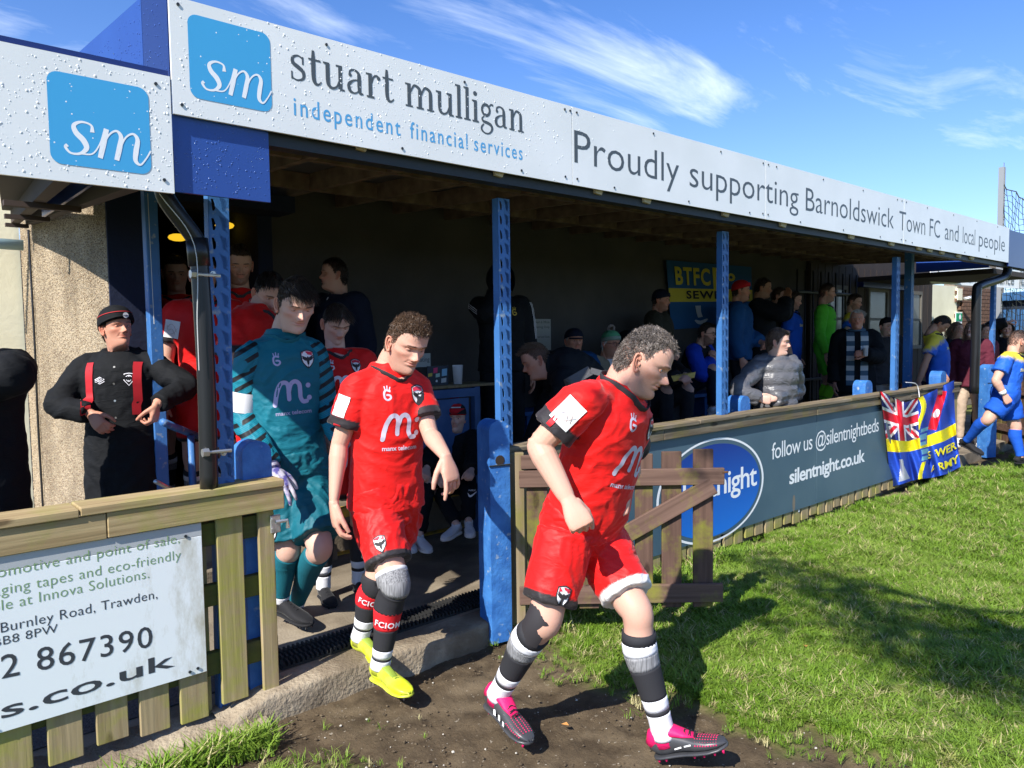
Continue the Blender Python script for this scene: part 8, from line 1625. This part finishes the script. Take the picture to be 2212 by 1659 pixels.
notice('small_sign', 893, 764, 929, 792, 4.9, ['Seating'], 'small white sign ending in ting above the laptop', mat('dull card', (.42, .43, .40), .7))
# desk
dk = empty('desk', at(960, 850, Y=4.42), label='blue painted desk with a pale wooden top beside the terrace', category='desk')
zt_ = at(1000, 829, Y=4.40)[2]; x0, x1 = at(880, 829, Y=4.4)[0], at(1057, 829, Y=4.40)[0]
g = G(); g.box((x0-.3, 4.32, zt_-.02), (x1, 4.62, zt_), bev=.003); g.build('desk_top', W_BARE, dk)
DKB = mat('blue desk paint', (.03, .08, .20), .6, col2=(.05, .11, .25), nscale=8, coord='World')
g = G(); g.box((x1-.20, 4.33, .1), (x1-.15, 4.38, zt_-.02)); g.build('leg', DKB, dk); g = G(); g.box((x1-.9, 4.34, .5), (x1-.25, 4.36, zt_-.10)); g.box((x1-.9, 4.36, .42), (x1-.3, 4.38, .48)); g.build('front_panel', DKB, dk); g = G(); g.box((x1-.9, 4.33, zt_-.09), (x1-.2, 4.37, zt_-.03)); g.build('apron', DKB, dk); g = G(); g.box((x1-.95, 4.33, .1), (x1-.90, 4.38, zt_-.02)); g.build('leg', DKB, dk)
lp = empty('laptop', (x1-.5, 4.45, zt_), label='black laptop seen from behind with colourful stickers on the lid', category='laptop')
a_, b_ = at(918, 828, Y=4.45), at(962, 828, Y=4.45); t_ = at(965, 789, Y=4.5); wl = b_[0]-a_[0]; hl_ = t_[2]-zt_
def lid(u, v): return A(a_[0]+wl*u+.03*v, 4.43+.03*v, zt_+hl_*v)
V = [lid(0, 0), lid(1.05, 0), lid(1.05, 1), lid(0, 1)]; V = V+[p+A(0, .008, 0) for p in V]; mesh_obj('lid', np.array(V), [(0, 1, 2, 3), (7, 6, 5, 4), (0, 4, 5, 1), (1, 5, 6, 2), (2, 6, 7, 3), (3, 7, 4, 0)], mat('dark laptop shell', (.018, .018, .022), .4), parent=lp)
g = G(); g.box((a_[0]-.01, 4.44, zt_), (b_[0]+.02, 4.60, zt_+.012)); g.build('base', mat('dark laptop shell', (.018, .018, .022), .4), lp)
for u0, v0, u1, v1, c_ in ((.05, .45, .25, .65, (.5, .35, .05)), (.30, .62, .50, .92, (.6, .03, .12)), (.42, .40, .62, .62, (.35, .5, .42)), (.72, .45, .98, .85, (.22, .42, .55)), (.70, .10, .95, .36, (.45, .45, .42))):
    mesh_obj('sticker', np.array([lid(u0, v0), lid(u1, v0+.03), lid(u1, v1), lid(u0, v1-.03)])-A(0, .002, 0), [(0, 1, 2, 3)], mat('sticker %.2f' % u0, c_, .5), parent=lp)
T, F = join2d([disc2d((-.3, -.1), .42, 14, .5), disc2d((.3, -.1), .42, 14, .5), stroke2d([(0, .45), (.15, .8)], .22)]); V = np.array([lid(.47+a*.07, .22+b_*.11)-A(0, .003, 0) for a, b_ in T[:, :2]]); mesh_obj('apple_mark', V, F, PATCHW, parent=lp)
c = at(989, 827, Y=4.42); c[2] = zt_; pint(c, 'tall plastic cup of amber drink on the blue desk beside the laptop', .04, .14, mat('amber drink', (.30, .14, .05), .2), .45)
# bench along the back wall and other seats
bh = empty('wall_bench', (6, 5.0, .4), label='low blue plank bench along the back wall under the seated spectators', category='bench')
BEN = mat('bench paint', (.02, .08, .22), .6)
for x in (4.6, 6.0, 7.4, 8.8): g = G(); g.box((x, 5.0, .40), (x+.06, 5.24, .84)); g.build('leg', BEN, bh); g = G(); g.box((x+.1, 4.62, .40), (x+.16, 4.86, .575)); g.build('leg', BEN, bh)
g = G(); g.box((4.3, 4.95, .84), (9.3, 5.27, .875)); g.build('seat', BEN, bh); g = G(); g.box((4.3, 4.58, .575), (9.3, 4.90, .61)); g.build('foot_plank', BEN, bh)
# rail in the passage
hr = empty('handrail', at(380, 1000, d=4.4), label='blue tubular handrail with bright end behind the left fence', category='railing')
V, F = tube([at(352, 912, d=4.05), at(405, 934, d=4.5), at(450, 950, d=4.9)], .022, n=8); mesh_obj('rail', V, F, BLUE_P, parent=hr, smooth=True); c = at(412, 940, d=4.5); V, F = tube([c, c*A(1, 1, 0)+A(0, 0, .05)], .022, n=8); mesh_obj('stanchion', V, F, BLUE_P, parent=hr, smooth=True)
V, F = tube([at(336, 1040, d=4.0), at(392, 1068, d=4.3)], .012, n=8); mesh_obj('lower_rail', V, F, STEEL, parent=hr, smooth=True)
# kit bag on the stand floor
V, F = sphere((0, 0, 0), 1, 14, 10); c = at(1800, 850, Y=3.6); V = V*A(.36, .18, .16); V, F = voxel([(V+A(c[0], 3.65, .30), F), (V*A(.5, .8, .6)+A(c[0]+.3, 3.7, .32), F)], .012, 3); V = folds(V, F, .012, 3, (7, 7, 7)); tag(fast_obj('kit_bag', V, F, BLK2), 'black kit bag lying behind the fence below the lime goalkeeper', 'bag')
# ================================================================ TREE BEHIND THE CAMERA (its shade lies on the turf)
tr_ = empty('bare_tree', (0, 0, 0), label='part leafed tree standing behind the photographer', category='tree')
DIR = A(SX, SY, 0); tel = math.tan(RAD(SUN_EL)); BARK = mat('bark', (.09, .07, .05), .9, bump=.6, bscale=20)
B0 = at(2420, 1490, Z=0)-DIR*3.0/tel; lg = G(); tk = G(); rg = np.random.RandomState(5)
blobs = [((1640, 1215), .16, 5.0, .5), ((1700, 1240), .20, 5.3, .9), ((1765, 1272), .30, 5.6, 1.6), ((1830, 1300), .26, 5.8, 1.5), ((1900, 1345), .24, 6.0, 1.0), ((1985, 1385), .32, 6.0, 1.8), ((2070, 1400), .34, 6.1, 1.7), ((2160, 1440), .34, 6.2, 1.6), ((2260, 1470), .4, 6.2, 1.5), ((1660, 1350), .16, 4.6, .6)]
fork = B0+A(0, 0, 3.0); V, F = tube(cr([B0, B0+A(.05, .03, 1.5), fork, fork+A(.1, .1, 1.6)], 5), np.linspace(.085, .05, 16), n=10); tk.add(V, F)
for (px, py), r_, h_, dn in blobs:
    G0 = at(px, py, Z=0); c = G0-DIR*h_/tel+A(0, 0, h_); V, F = tube(cr([fork+A(0, 0, rg.rand()), lerp(fork, c, .5)+A(0, 0, .25), c], 4), np.linspace(.03, .008, 9), n=6); tk.add(V, F)
    r_ *= .62; n = int(900*dn*r_); 
    for i in range(n):
        p = c+rg.normal(0, 1, 3)*A(r_*1.0, r_*1.0, r_*.55); d1 = nrm(rg.normal(0, 1, 3)); d2 = nrm(np.cross(d1, rg.normal(0, 1, 3))); s_ = .03+.025*rg.rand(); lg.add([p-d1*s_, p-d2*s_*.5, p+d1*s_, p+d2*s_*.5], [(0, 1, 2, 3)])
tk.build('trunk', BARK, tr_, smooth=True); lg.build('crown', mat('spring leaf', (.06, .10, .02), .6), tr_, kind='stuff')
